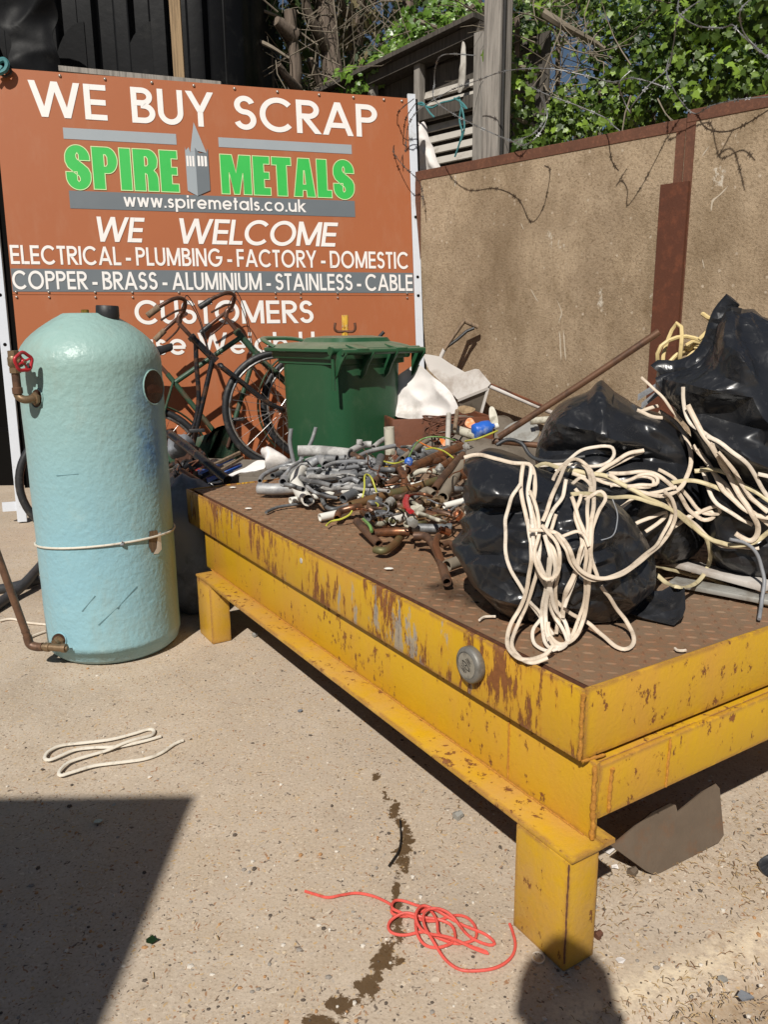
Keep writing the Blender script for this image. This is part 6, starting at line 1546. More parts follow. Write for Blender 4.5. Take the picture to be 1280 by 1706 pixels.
LD = [
 ([(203, 205, .03), (184, 110, None), (190, 42, None)], 20, 'lead', 'thin grey lead pipe end standing upright at the left of the heap, before the bin'),
 ([(235, 190, .05), (285, 110, None), (310, 35, None)], 18, 'lead', 'bent lead pipe end sticking up before the bin, right of the other one'),
 ([(222, 150, .10), (330, 150, .10), (480, 165, .10)], 55, 'lead_pale', 'fat whitened lead pipe lying on top at the back of the heap'),
 ([(672, 165, .06), (668, 110, None), (664, 34, None)], 52, 'pvc_dirty', 'short fat cream pipe standing upright in front of the bin'),
 ([(38, 295, .025), (58, 265, .03), (130, 230, .04), (210, 214, .05), (240, 200, .05)], 24, 'lead', 'lead pipe curving along the far left edge of the heap'),
 ([(32, 332, .03), (110, 335, .03), (205, 330, .03)], 58, 'lead', 'fat flattened lead pipe at the left end of the heap'),
 ([(68, 447, .006), (130, 421, .008), (242, 404, .012)], 16, 'lead_dark', 'thin lead pipe lying alone on the plate left of the heap'),
 ([(272, 268, .07), (380, 272, .07), (505, 265, .07)], 54, 'lead_dark', 'fat dark lead pipe with a pale cut end in the middle of the grey heap'),
 ([(268, 238, .09), (330, 236, .09), (425, 246, .09)], 17, 'lead', 'thin straight lead pipe on top of the fat dark one'),
 ([(345, 232, .11), (400, 208, .11), (490, 200, .11), (595, 205, .10)], 22, 'lead', 'lead pipe arching over the top of the heap'),
 ([(440, 222, .10), (560, 156, .11), (692, 124, .12)], 25, 'lead', 'straight lead pipe slanting up to the standing cream pipe'),
 ([(338, 350, .02), (345, 400, .02), (380, 430, .02), (440, 422, .02), (525, 384, .03)], 20, 'lead_dark', 'lead pipe bent into a U at the front of the heap'),
 ([(442, 382, .03), (540, 325, .05), (590, 270, .07), (625, 180, .09)], 48, 'lead_dark', 'fat lead pipe bending from the front to the back of the heap'),
 ([(290, 335, .04), (380, 325, .04), (465, 308, .05)], 32, 'lead', 'lead pipe with rounded ends in front of the fat dark one'),
 ([(150, 300, .06), (180, 258, .07), (242, 228, .07)], 42, 'lead', 'thick lead pipe bend near the left end, beside the white elbow'),
 ([(278, 215, .08), (330, 188, .10), (360, 215, .09)], 48, 'lead', 'stubby bent lead pipe below the fat whitened one'),
 ([(358, 186, .11), (412, 190, .11)], 42, 'lead_dark', 'short dark lead stub below the fat whitened pipe'),
 ([(420, 235, .09), (470, 230, .09), (600, 215, .09)], 22, 'lead', None), ([(560, 270, .08), (600, 235, .08), (590, 190, .09)], 20, 'lead', None),
 ([(480, 150, .10), (540, 120, .11), (580, 118, .11)], 34, 'lead_pale', 'whitened lead stub behind the arching pipe'), ([(590, 130, .10), (620, 105, .11), (655, 84, .12)], 24, 'lead_pale', None),
 ([(690, 140, .07), (740, 170, .06), (800, 180, .06), (860, 165, .06)], 34, 'lead_dark', 'flattened dark lead sheet roll at the back of the heap'),
 ([(730, 185, .07), (790, 140, .08), (850, 100, .09)], 28, 'twig', 'grey brown pipe slanting up at the back of the heap'),
 ([(620, 290, .06), (670, 250, .07), (720, 215, .07)], 30, 'copper_brown', 'brown pipe stub between grey and copper pipes'),
 ([(430, 300, .08), (480, 285, .08), (520, 300, .07)], 26, 'lead', None), ([(215, 340, .04), (240, 380, .03), (300, 390, .03)], 26, 'lead_dark', None),
 ([(100, 270, .05), (150, 255, .05), (200, 250, .05)], 30, 'lead_dark', None), ([(520, 115, .12), (522, 95, None)], 30, 'lead_pale', None)]
for L, w_, mt, lab in LD: pipe(L, w_, mt, lab or 'grey lead pipe piece deep in the heap on the platform', group=GL)
WH = [
 ([(242, 242, .07), (212, 290, .06), (235, 350, .04), (272, 386, .035)], 58, 'pvc', 'fat white plastic elbow pipe at the left front of the heap', 'pipe'),
 ([(185, 390, .02), (280, 376, .02), (400, 355, .025), (505, 335, .03)], 34, 'pvc', 'long straight white plastic pipe lying low at the front of the grey pipes', 'pipe'),
 ([(515, 370, .03), (640, 338, .04), (785, 312, .05)], 24, 'pvc', 'long thin white plastic pipe along the top of the brown copper one', 'pipe'),
 ([(328, 472, .015), (430, 450, .02), (470, 440, .02)], 40, 'pvc', 'short white plastic pipe end at the front, beside the copper hook', 'pipe'),
 ([(680, 490, .06), (770, 460, .06)], 46, 'pvc', 'stubby white plastic pipe among the copper fittings', 'pipe'),
 ([(750, 505, .06), (822, 432, .08)], 36, 'pvc_dirty', 'cream plastic pipe leaning beside the red valve', 'pipe'),
 ([(930, 416, .07), (1030, 390, .08)], 32, 'pvc', 'white plastic pipe touching the front sack', 'pipe'),
 ([(1008, 405, .07), (1030, 425, .05), (1060, 465, .03)], 34, 'pvc', 'white plastic branch piece touching the front sack', 'pipe'),
 ([(775, 265, .07), (830, 245, .08), (900, 250, .08)], 28, 'pvc_dirty', None, 'pipe'), ([(640, 300, .06), (690, 290, .06), (740, 285, .06)], 22, 'pvc', None, 'pipe'), ([(830, 300, .06), (800, 310, .05), (760, 330, .05)], 20, 'pvc', None, 'pipe'), ([(665, 270, .08), (700, 275, .07)], 24, 'pvc', None, 'pipe')]
for L, w_, mt, lab, nm in WH: pipe(L, w_, mt, lab or 'white plastic pipe piece between the copper pipes', group=GW)
CU = [
 ([(478, 412, .045), (640, 366, .06), (780, 330, .07), (895, 293, .08)], 44, 'copper_green', 'long greenish brown copper pipe across the front of the heap, hollow end to the left'),
 ([(755, 242, .09), (880, 182, .10), (1015, 124, .11)], 46, 'copper', 'rusty red pipe slanting up from the heap to the long leaning copper pole'),
 ([(885, 335, .07), (938, 262, .10), (1022, 168, .12)], 40, 'copper_brown', 'brown pipe rising to the right above the brass tee'),
 ([(925, 375, .06), (980, 275, .08), (1022, 215, .10)], 60, 'twig', 'thick grey brown steel pipe ending behind the brass tee'),
 ([(718, 238, .10), (740, 280, .08), (735, 330, .05)], 36, 'copper', 'copper pipe bend pointing down in the middle of the heap'),
 ([(538, 442, .04), (620, 490, .03), (705, 538, .03)], 40, 'copper', 'straight copper pipe at the front, its open end to the right'),
 ([(508, 490, .045), (570, 555, .03), (615, 600, .02)], 42, 'copper_brown', 'straight dull copper pipe running down to the plate at the very front'),
 ([(596, 626, .02), (640, 632, .02), (690, 602, .02), (722, 562, .02)], 40, 'copper_green', 'copper elbow with solder marks at the very front of the heap'),
 ([(412, 475, .02), (428, 442, .03), (488, 424, .04), (525, 418, .04)], 36, 'copper', 'copper hook shaped bend at the left of the copper pipes'),
 ([(590, 548, .04), (680, 540, .04), (765, 540, .04)], 42, 'copper', 'copper pipe lying level behind the front ones'),
 ([(785, 560, .05), (850, 568, .05), (902, 650, .03), (945, 785, .02)], 40, 'copper_brown', 'long bent copper pipe reaching furthest forward on the plate'),
 ([(905, 560, .06), (890, 600, .05), (918, 680, .03), (948, 765, .02)], 34, 'copper', 'copper pipe loop beside the longest forward bend'),
 ([(920, 605, .04), (965, 598, .04), (995, 650, .03)], 32, 'copper_brown', 'small copper bend close to the front sack'),
 ([(945, 705, .03), (1012, 682, .03)], 60, 'twig', 'short fat hollow pipe stub against the front sack'),
 ([(780, 520, .06), (880, 525, .06), (965, 520, .06)], 46, 'lead_dark', 'black pipe sleeve behind the copper fittings'),
 ([(700, 450, .05), (725, 432, .06), (745, 408, .07)], 40, 'brass', 'brass stub left of the red valve'),
 ([(1005, 268, .08), (1060, 258, .08)], 46, 'copper', 'copper pipe running in under the front sack'),
 ([(910, 530, .07), (960, 545, .06)], 36, 'copper_bright', 'bright shiny copper stub near the front sack'),
 ([(840, 455, .07), (900, 470, .06)], 44, 'copper', 'square copper tab below the brass tee'),
 ([(640, 410, .05), (760, 410, .05), (850, 400, .05)], 38, 'copper_brown', None), ([(820, 215, .08), (880, 200, .09), (930, 190, .09)], 34, 'copper', None), ([(650, 310, .07), (700, 285, .08), (760, 235, .09)], 28, 'copper_brown', None),
 ([(590, 300, .07), (640, 260, .08), (700, 225, .08)], 34, 'copper_brown', None), ([(860, 250, .08), (930, 215, .09), (980, 180, .10)], 30, 'copper', None), ([(490, 168, .11), (510, 180, .11), (530, 190, .10)], 32, 'copper_brown', None),
 ([(600, 480, .04), (640, 440, .05), (690, 400, .06)], 30, 'copper_green', None), ([(560, 470, .05), (620, 455, .05), (680, 470, .04)], 46, 'lead_dark', None), ([(820, 360, .07), (850, 340, .08), (880, 360, .07)], 40, 'twig', None),
 ([(870, 440, .06), (930, 450, .06), (990, 470, .05)], 28, 'copper_brown', None), ([(935, 470, .05), (960, 440, .06), (1000, 410, .07), (1035, 395, .08)], 12, 'lead_dark', 'thin grey wire looped by the front sack')]
for L, w_, mt, lab in CU: pipe(L, w_, mt, lab or 'brown copper pipe piece deep in the heap on the platform', group=GCu)
# filler pieces under the heap: short offcuts, each lying on the plate
rp = random.Random(11)
fill = []
for k in range(120):
    t = rp.random()
    if t < .45: x, y = rp.uniform(150, 620), rp.uniform(180, 340)
    else: x, y = rp.uniform(560, 1000), rp.uniform(190, 520)
    if y > 400 and x < 620: continue
    L = rp.uniform(40, 130); a = rp.uniform(-1.2, 1.2); h = rp.uniform(.012, .06)
    dx, dy = L*cos(a)/2, L*sin(a)/2*.5
    grey = x < 600
    mt = rp.choice(['lead', 'lead_dark', 'lead', 'lead_pale'] if grey else ['copper', 'copper_brown', 'copper_green', 'copper_brown', 'twig', 'pvc_dirty', 'lead_dark', 'brass'])
    pipe([(x-dx, y-dy, h), (x, y+rp.uniform(-8, 8), h+.01), (x+dx, y+dy, h)], rp.uniform(14, 32), mt, 'short grey lead offcut under the grey pipe heap' if grey else 'short mixed pipe offcut under the copper pipe heap', 'pipe_offcut', 'pipe offcut', 'grey offcuts under the heap' if grey else 'mixed offcuts under the copper heap', sides=9)
for k in range(30):                                      # long thin bent tubes through the tangle
    x, y = rp.uniform(560, 980), rp.uniform(170, 500); a = rp.uniform(-2.6, .6); L = rp.uniform(90, 230); P = []; h = rp.uniform(.03, .10)
    for q in range(5):
        P.append((min(1030, max(470, x)), min(600, max(130, y)), max(.012, h))); a += rp.uniform(-.55, .55); x += L/4*cos(a); y += L/4*sin(a)*.6; h += rp.uniform(-.03, .03)
    pipe(P, rp.choice([7, 9, 12, 16, 20]), rp.choice(['copper', 'copper_brown', 'copper_brown', 'copper_green', 'lead_dark', 'rust', 'pvc_dirty']), 'thin bent tube tangled through the copper pipe heap', 'tube', 'tube', 'thin bent tubes in the copper heap', sides=8)
for k in range(26):
    x, y = rp.uniform(130, 620), rp.uniform(190, 330); a = rp.uniform(-.9, .9); L = rp.uniform(70, 190); P = []; h = rp.uniform(.05, .10)
    for q in range(4): P.append((x, y, max(.015, h))); a += rp.uniform(-.5, .5); x += L/3*cos(a); y += L/3*sin(a)*.5; h += rp.uniform(-.02, .02)
    pipe(P, rp.choice([10, 14, 18, 24]), rp.choice(['lead', 'lead_dark', 'lead_pale', 'lead']), 'thin bent lead tube tangled through the grey pipe heap', 'tube', 'tube', 'thin bent tubes in the grey heap', sides=8)
for k in range(18):
    x, y = rp.uniform(520, 960), rp.uniform(160, 480); a = rp.uniform(-3, 3); P = []; h = rp.uniform(.06, .13); L = rp.uniform(60, 190)
    for q in range(6): P.append((min(1030, max(470, x)), min(590, max(130, y)), max(.012, h))); a += rp.uniform(-.9, .9); x += L/5*cos(a); y += L/5*sin(a)*.6; h += rp.uniform(-.025, .02)
    pipe(P, rp.choice([4, 5, 6]), rp.choice(['copper', 'copper_bright', 'rust', 'wire_black', 'cable_grey', 'copper_brown']), 'thin stripped wire tangled over the copper pipe heap', 'wire', 'wire', 'thin wires over the copper heap', hollow=0, sides=5)
for k in range(9):
    x, y = rp.uniform(640, 1010), rp.uniform(230, 560); c = onz(420+x*.34375, 700+y*.34375, PL_H+rp.uniform(.02, .085)); ax_ = V((rp.gauss(0, 1), rp.gauss(0, 1), rp.gauss(0, .4))).normalized(); r_ = rp.uniform(.008, .014)
    b = MB(); b.lathe(c, ax_, [(r_*.7, 0), (r_, .001), (r_, r_*1.2), (r_*.75, r_*1.25), (r_*.75, r_*2.2), (r_*.55, r_*2.2), (r_*.5, r_*.6), (0, r_*.6)], rp.choice([6, 12])); tag(b.build('pipe_nut', M[rp.choice(['brass', 'copper', 'brass', 'zinc', 'brass_bright'])], root=c, sharp=35), 'small loose pipe nut lying among the copper pipes', 'nut', 'pipe nuts in the copper heap')
# brass tee with a dark bore
c = onz(420+890*.34375, 700+402*.34375, PL_H+.085); ax = hdir(c)+Z*.05+V((.25, 0, 0)); ax.normalize()
BT = thing('brass_fitting', 'brass compression tee with an open threaded mouth above the copper pipes', 'pipe fitting', c)
b = MB(); b.lathe(c-ax*.05, ax, [(.012, 0), (.012, .02), (.0155, .022), (.0155, .040), (.0175, .041), (.0175, .056), (.0135, .057), (.012, .046), (0, .040)], 14); b.build('threaded_mouth', M['brass'], BT, sharp=40)
l_ = ax.cross(Z).normalized(); b = MB(); b.lathe(c-ax*.035, -l_, [(.013, -.01), (.013, .012), (.0165, .014), (.0165, .026), (.0135, .028), (.0135, .034)], 8); b.lathe(c-ax*.035, l_, [(.0125, 0), (.0125, .02), (.0155, .022), (.0155, .034)], 8); b.build('side_nut', M['brass'], BT, sharp=35)
# red stop valve
c = onz(420+762*.34375, 700+408*.34375, PL_H+.08)
RVv = thing('stop_valve', 'old stop valve with a chipped red lever handle among the copper pipes', 'valve', c)
b = MB(); b.lathe(c-V((.004, 0, .02)), V((1, .2, .2)), [(.010, 0), (.013, .005), (.013, .022), (.009, .028), (.009, .045)], 10); b.build('valve_body', M['pvc_dirty'], RVv)
b = MB(); P = [onz(420+x*.34375, 700+y*.34375, PL_H+.09) for x, y in ((752, 368), (745, 395), (752, 425), (772, 445))]; b.tube(catmull(P, 5), .0085, 8, flat=(.010, .006)); b.build('red_handle', M['red_paint'], RVv)
# thin green and yellow earth wires
for i, (L, mt, w_, lab) in enumerate([([(535, 380, .06), (545, 330, .09), (546, 272, .12), (562, 264, .12), (582, 285, .12), (604, 350, .08)], 'wire_gy', 9, 'yellow green earth wire looped upright in the middle of the heap'),
    ([(640, 200, .12), (690, 210, .12), (745, 196, .12)], 'wire_gy', 8, 'yellow green earth wire at the back of the grey pipes'), ([(760, 180, .12), (800, 110, .14), (850, 84, .16), (920, 82, .16), (985, 98, .14)], 'wire_green', 8, 'green wire arching up at the back of the copper pipes'),
    ([(842, 142, .13), (880, 136, .14), (930, 150, .14), (975, 182, .13)], 'wire_gy', 8, 'yellow wire above the rusty red pipe'), ([(1035, 102, .14), (1100, 88, .16), (1190, 52, .18)], 'wire_gy', 9, 'yellow green wire running towards the blue bottle'),
    ([(360, 510, .012), (385, 490, .014), (430, 480, .02), (470, 460, .03), (485, 440, .04)], 'wire_gy', 10, 'yellow wire lying by the copper hook at the front'), ([(600, 400, .05), (612, 410, .05), (608, 425, .05)], 'wire_gy', 8, 'tiny yellow wire end below the brown copper pipe'),
    ([(540, 480, .06), (570, 510, .06), (580, 540, .05)], 'wire_green', 16, 'dark green wire bunch at the front of the heap'), ([(800, 100, .12), (860, 130, .12), (930, 150, .12)], 'orange', 8, 'orange wire at the back of the copper pipes')]):
    pipe(L, w_, mt, lab, 'wire', 'wire', None, hollow=0, sides=6)
for (x, y, h, mt, lab) in ((762, 200, .12, 'blue', 'small crumpled blue scrap on top of the pipes'), (910, 232, .10, 'zinc', 'crumpled silver foil scrap among the copper pipes'), (1040, 130, .12, 'zinc', 'crumpled metal scrap at the joint of the rusty pipe'), (998, 460, .06, 'copper_bright', 'small copper cap close to the front sack')):
    c = onz(420+x*.34375, 700+y*.34375, PL_H+h); b = MB(); b.ball(c, .016, 9)
    b.v = [c+(p-c)*(1+.5*noise.noise(p*70)) for p in b.v]; tag(b.build('scrap_piece', M[mt], root=c, smooth=False), lab, 'scrap')

# ================================================================== LONG POLE, SHOVEL, SHEETS and the heap behind the platform
def rod(P, r, mat, label, cat, name, sides=12, group=None):
    b = MB(); b.tube(P, r, sides); return tag(b.build(name, M[mat], root=P[0], sharp=50), label, cat, group)
pb, pt_ = onY(832, 728, 3.25), onY(1099, 553, 3.05)
rod([pb, pb.lerp(pt_, .5)+Z*-.004, pt_], .0135, 'copper_brown', 'long brown copper pole leaning up to the right across the concrete wall', 'pole', 'copper_pole')
e = onY(897, 742, 3.3); rod(catmull([onY(820, 735, 3.27), onY(840, 736, 3.27), onY(868, 739, 3.3), e], 5), .013, 'copper_brown', 'short brown pipe at the foot of the long leaning pole', 'pipe', 'pipe')
# shovel: white cranked shaft, wooden D grip
sY_ = 5.0
SV = thing('shovel', 'upside down shovel, chipped white shaft and wooden D grip, against the wall', 'shovel', onY(740, 600, sY_))
P = [onY(737, 603, sY_), onY(745, 612, sY_), onY(830, 650, sY_-.1), onY(925, 690, sY_-.2)]
b = MB(); b.tube(catmull([onY(741, 582, sY_), onY(734, 598, sY_), onY(738, 608, sY_), onY(752, 616, sY_), onY(800, 637, sY_-.16)], 5)+[onY(935, 694, sY_-.5)], .013, 10); b.build('shaft', M['board_white'], SV)
b = MB(); b.tube([onY(755, 614.5, sY_-.02), onY(905, 677, sY_-.435)], .0085, 6); b.build('rust_streak', M['orange_brown'], SV)
b = MB(); b.tube([onY(741, 583, sY_), onY(752, 566, sY_), onY(769, 542, sY_), onY(774, 535, sY_)], .016, 10, flat=(.019, .012)); b.build('fork', M['wood_brown'], SV)
b = MB(); b.tube([onY(745, 578, sY_), onY(762, 566, sY_), onY(778, 552, sY_), onY(790, 547, sY_)], .012, 8, flat=(.016, .010)); b.build('fork', M['black_rubber'], SV)
b = MB(); b.tube([onY(771, 534, sY_), onY(797, 545, sY_)], .014, 12); b.build('grip', M['wood_brown'], SV)
wNv = V((-.25, -.95, .2)).normalized()
def z68(L): return [(650+x*.211, 560+y*.211) for x, y in L]
cloth('board', z68([(258, 140), (330, 150), (400, 165), (470, 215), (600, 290), (690, 250), (800, 380), (760, 408), (640, 460), (530, 500), (470, 430), (300, 260)]), onY(760, 630, 4.88), V((-.45, -.85, .25)).normalized(), M['board_white'], 'grubby white board propped behind the white sheet, against the wall', 'board', 2, .006, 14, .01, freq=3, straight=True)
cloth('plastic_sheet', z68([(60, 330), (150, 255), (220, 225), (270, 250), (340, 320), (430, 385), (500, 465), (545, 560), (532, 605), (440, 622), (380, 620), (372, 700), (352, 725), (300, 690), (230, 668), (120, 650), (40, 640)]), onY(715, 660, 4.2), V((-.5, -.8, .3)).normalized(), M['sheet_white'], 'crumpled white plastic sheet hanging beside the green bin', 'plastic sheet', 8, .042, 40, .004, freq=4.2, bulge=.0, straight=True)
bx = thing('open_box', 'brown hardboard box with pale edges, half under the white board', 'box', onY(790, 670, 4.6))
q0, q1, q2, q3 = onY(763, 667, 4.55), onY(813, 647, 4.65), onY(800, 694, 4.65), onY(768, 686, 4.55)
b = MB(); b.prism([q0, q1, q2, q3], V((.01, .12, -.03))); b.build('box_side', M['board_brown'], bx, smooth=False)
b = MB(); b.bar(q0-V((0, .006, 0)), q1-V((0, .006, 0)), Z*.016, V((0, .012, 0))); b.bar(q1-V((0, .006, 0)), q2-V((0, .006, 0)), V((.016, 0, 0)), V((0, .012, 0))); b.build('box_edge', M['board_white'], bx, smooth=False)
# low heap: tub, crates and dark sack added behind the platform to fill black gaps
def block(name, label, cat, px, Y, sx, sy, zt, mat, rot=0, zb=0):
    c = onY(px[0], px[1], Y); ax = V((cos(rot), sin(rot), 0)); ay = V((-sin(rot), cos(rot), 0)); b = MB()
    T = thing(name, label, cat, V((c.x, c.y, zb)))
    cx = V((c.x, c.y, 0)); t = .02
    for s in (-1, 1):
        b = MB(); b.cbox(cx+ax*(s*sx/2)+Z*((zb+zt)/2), ax*t, ay*(sy-t*2.2), Z*(zt-zb)); b.build('side', M[mat], T, bevel=.004)
        b = MB(); b.cbox(cx+ay*(s*sy/2)+Z*((zb+zt)/2), ax*(sx+t), ay*t, Z*(zt-zb)); b.build('side', M[mat], T, bevel=.004)
    b = MB(); b.cbox(cx+Z*(zb+.02), ax*(sx-t*1.2), ay*(sy-t*1.2), Z*t); b.build('bottom', M[mat], T, smooth=False)
    return T
block('tub', 'rust orange open tub added to fill the dark behind the platform, under the white sheet', 'tub', (722, 720), 4.25, .52, .40, .66, 'orange_brown', .2)
block('crate', 'dark crate added to fill black gaps behind the platform, under the long pole', 'crate', (850, 740), 4.0, .62, .5, .42, 'board_brown', -.3)
block('crate', 'dark crate added to fill black gaps behind the platform, close to the bicycles', 'crate', (395, 770), 3.9, .62, .45, .44, 'board_brown', -.25)
def heap(label, px, Y, rx, ry, rz, zc, mat, seed, amp=.35, freq=5, name='sack', cat='sack'):
    c = onY(px[0], px[1], Y); c = V((c.x, c.y, zc)); b = MB(); b.ball(V((0, 0, 0)), 1, 40)
    b.v = [c+V((p.x*rx, p.y*ry, p.z*rz))*(1+amp*(noise.noise(p*freq*.4+V((seed, 0, 0)))+.5*(.5-abs(noise.noise(p*freq+V((0, seed, 0))))))) for p in b.v]
    for p in b.v: p.z = max(p.z, .004)
    return tag(b.build(name, M[mat], root=V((c.x, c.y, 0)), sharp=70), label, cat)
heap('dark bulging sack added to fill black gaps behind the copper pipes, at the foot of the concrete wall', (800, 760), 4.2, .45, .3, .30, .30, 'board_brown', 4)
heap('blue grey woven sack slumped between the blue cylinder and the platform', (312, 900), 3.15, .20, .22, .30, .20, 'sack_grey', 7, .22, 4)
heap('black sack slumped behind the back edge of the platform, below the green bicycle', (335, 790), 3.75, .22, .2, .24, .24, 'bag', 12, .3, 6)
# things lying on that heap
rod([onY(752, 713, 3.75), onY(795, 727, 3.6)], .022, 'pvc_dirty', 'grimy white pipe stub lying left of the blue bottle', 'pipe', 'pipe')
c = onY(806, 716, 3.6)
BB = thing('bottle', 'crumpled blue plastic bottle lying behind the copper pipes', 'bottle', c)
b = MB(); b.lathe(c-V((.05, 0, .01)), V((1, .25, .25)), [(.01, 0), (.032, .006), (.036, .02), (.033, .035), (.037, .05), (.034, .07), (.030, .085), (.012, .10), (.012, .115)], 16); b.v = [p+V((1, 1, 1))*.006*noise.noise(p*45) for p in b.v]; b.build('bottle_body', M['blue'], BB, sharp=60)
b = MB(); b.lathe(c+V((.052, .013, .013)), V((1, .25, .25)), [(.014, 0), (.014, .016)], 12); b.build('bottle_cap', M['pvc'], BB)
def scrapq(px, Y, mat, label, name, cat, th=.006, seed=1, amp=.012):
    return cloth(name, px, onY(px[0][0], px[0][1], Y), V((-.2, -.9, .4)).normalized(), M[mat], label, cat, seed, amp, 8, th, freq=9)
scrapq([(779, 698), (786, 697), (792, 706), (790, 714), (780, 712), (775, 706)], 3.7, 'orange', 'bright orange plastic scrap behind the blue bottle', 'plastic_scrap', 'plastic scrap', seed=2)
scrapq([(733, 732), (742, 733), (745, 742), (738, 742)], 3.6, 'orange', 'small orange scrap left of the white pipe stub', 'plastic_scrap', 'plastic scrap', seed=3)
scrapq([(695, 748), (703, 749), (716, 758), (708, 762), (696, 756)], 3.55, 'orange', 'orange scrap low beside the green bin', 'plastic_scrap', 'plastic scrap', seed=4)
scrapq([(763, 680), (775, 676), (792, 681), (785, 688), (770, 689)], 3.9, 'wood_tan', 'tan leaf shaped cardboard scrap below the white board', 'cardboard_scrap', 'cardboard', seed=5)
scrapq([(816, 680), (823, 679), (829, 694), (830, 708), (822, 710), (816, 698)], 3.9, 'pvc_dirty', 'cream rolled cloth end at the foot of the wall, right of the box', 'cloth_roll', 'cloth', .03, 6)
rod([onY(884, 702, 3.5), onY(918, 699, 3.5)], .016, 'pvc_dirty', 'pale verdigris pipe stub beside the shiny middle sack', 'pipe', 'pipe')
c = onY(868, 722, 3.55); b = MB(); b.lathe(c, V((-.25, -.5, .83)), [(.085, 0), (.085, .006), (.07, .010), (.066, .006), (0, .007)], 30); tag(b.build('metal_lid', M['zinc'], root=c, sharp=40), 'dull round zinc lid lying behind the shiny middle sack', 'lid')
rod([onY(748, 690, 3.7), onY(746, 745, 3.5)], .012, 'slat', 'pale flat strip hanging down in front of the orange tub', 'strip', 'strip')
rod([onY(762, 684, 3.7), onY(758, 715, 3.6)], .010, 'wood_brown', 'thin brown lath standing in the orange tub', 'lath', 'lath')
rod(catmull([onY(690, 740, 3.5), onY(705, 752, 3.5), onY(735, 752, 3.45), onY(775, 748, 3.4)], 5), .018, 'lead_dark', 'grey hose lying along the bottom of the heap beside the bin', 'hose', 'hose')
for i in range(9):                                       # tangle of rusty wire in the tub
    P = [onY(700+rp.uniform(0, 80), 692+rp.uniform(0, 50), 3.85+rp.uniform(-.1, .15)) for _ in range(5)]
    b = MB(); b.tube(catmull(P, 6), .004, 5); tag(b.build('wire', M['rust'], root=P[0]), 'rusty wire in the tangle filling the orange tub', 'wire', 'rusty wire in the tub')
# yellow bracket and black stick behind the bin
YBk = thing('steel_bracket', 'yellow steel upright with two rusty hooks showing above the bin lid', 'bracket', V((onY(575, 545, 4.75).x, 4.75, 0)))
b = MB(); b.bar(onY(575, 700, 4.75), onY(575, 525, 4.75), V((.038, 0, 0)), V((0, .03, 0))); b.build('upright', M['yellow_worn'], YBk, bevel=.003)
for s in (-1, 1):
    b = MB(); b.tube(catmull([onY(575, 552, 4.74), onY(575+s*12, 553, 4.73), onY(575+s*17, 548, 4.72), onY(575+s*16, 538, 4.72)], 5), .008, 7); b.build('hook', M['rust'], YBk)
rod([onY(629, 565, 4.6), onY(640, 553, 4.6)], .010, 'black_rubber', 'black stick end poking up behind the bin lid', 'stick', 'stick')
# bits at the back left corner of the platform
def z4b(L): return [(260+x*.203, 640+y*.203) for x, y in L]
rod([onY(282, 722, 3.7), onY(312, 745, 3.55), onY(379, 800, 3.28)], .020, 'black_paint', 'thick black steel bar leaning down onto the back corner of the plate', 'bar', 'steel_bar', 8)
rod([onY(340, 756, 3.6), onY(290, 790, 3.5)], .017, 'black_paint', 'black steel stay crossing behind the thick black bar', 'bar', 'steel_bar', 8)
rod([onY(303, 785, 3.35), onY(336, 806, 3.25)], .014, 'copper', 'copper pipe with a brass end lying at the back corner of the plate', 'pipe', 'pipe')
for a, c, mt, lab in (((322, 790), (400, 754), 'wood_brown', 'upper brown lath on the blue strips behind the platform'), ((335, 803), (405, 762), 'wood_brown', 'lower brown lath on the blue strips behind the platform'), ((330, 788), (388, 762), 'blue', 'upper blue strip lying behind the platform corner'), ((345, 800), (402, 774), 'blue', 'lower blue strip lying behind the platform corner'), ((318, 790), (345, 776), 'red_paint', 'short red strip beside the blue ones')):
    p, q = onY(*a, 3.42), onY(*c, 3.7); b = MB(); b.bar(p, q, Z*.012, V((.02, -.055, 0)) if mt == 'blue' else V((.012, -.03, 0))); tag(b.build('strip' if 'strip' in lab else 'lath', M[mt], root=p, smooth=False), lab, 'strip' if 'strip' in lab else 'lath')
cloth('plastic_sheet', z4b([(440, 815), (540, 770), (640, 720), (730, 690), (810, 645), (890, 630), (900, 690), (850, 710), (740, 712), (650, 750), (560, 800), (500, 815)]), onY(400, 780, 3.45), V((-.15, -.6, .8)).normalized(), M['sheet_white'], 'torn strip of white plastic among the blue strips', 'plastic sheet', 13, .02, 12, .004, freq=8)
cloth('white_bag', z4b([(860, 560), (880, 530), (950, 545), (1040, 590), (1100, 640), (1060, 680), (960, 720), (915, 715), (910, 640), (880, 600)]), onY(455, 770, 3.4), V((-.15, -.8, .6)).normalized(), M['sheet_white'], 'crumpled white bag at the back edge of the plate, before the bicycle wheel', 'bag', 15, .03, 14, .006, freq=8, bulge=.05)
cloth('cloth', z4b([(110, 480), (200, 455), (300, 470), (330, 520), (290, 565), (200, 585), (110, 590)]), onY(290, 748, 3.8), V((-.1, -.8, .6)).normalized(), M['sack_grey'], 'dark blue grey cloth bundled behind the blue cylinder', 'cloth', 17, .05, 14, .02, freq=7, bulge=.06)
for i in range(10):
    P = [onY(285+rp.uniform(0, 50), 765+rp.uniform(0, 40), 3.55+rp.uniform(-.15, .2)) for _ in range(4)]
    b = MB(); b.tube(catmull(P, 6), rp.choice([.004, .006, .009]), 6); tag(b.build('wire', M[rp.choice(['black_rubber', 'rust', 'cable_dark'])], root=P[0]), 'dark wire in the tangle behind the corner of the platform', 'wire', 'dark wire behind the platform corner')

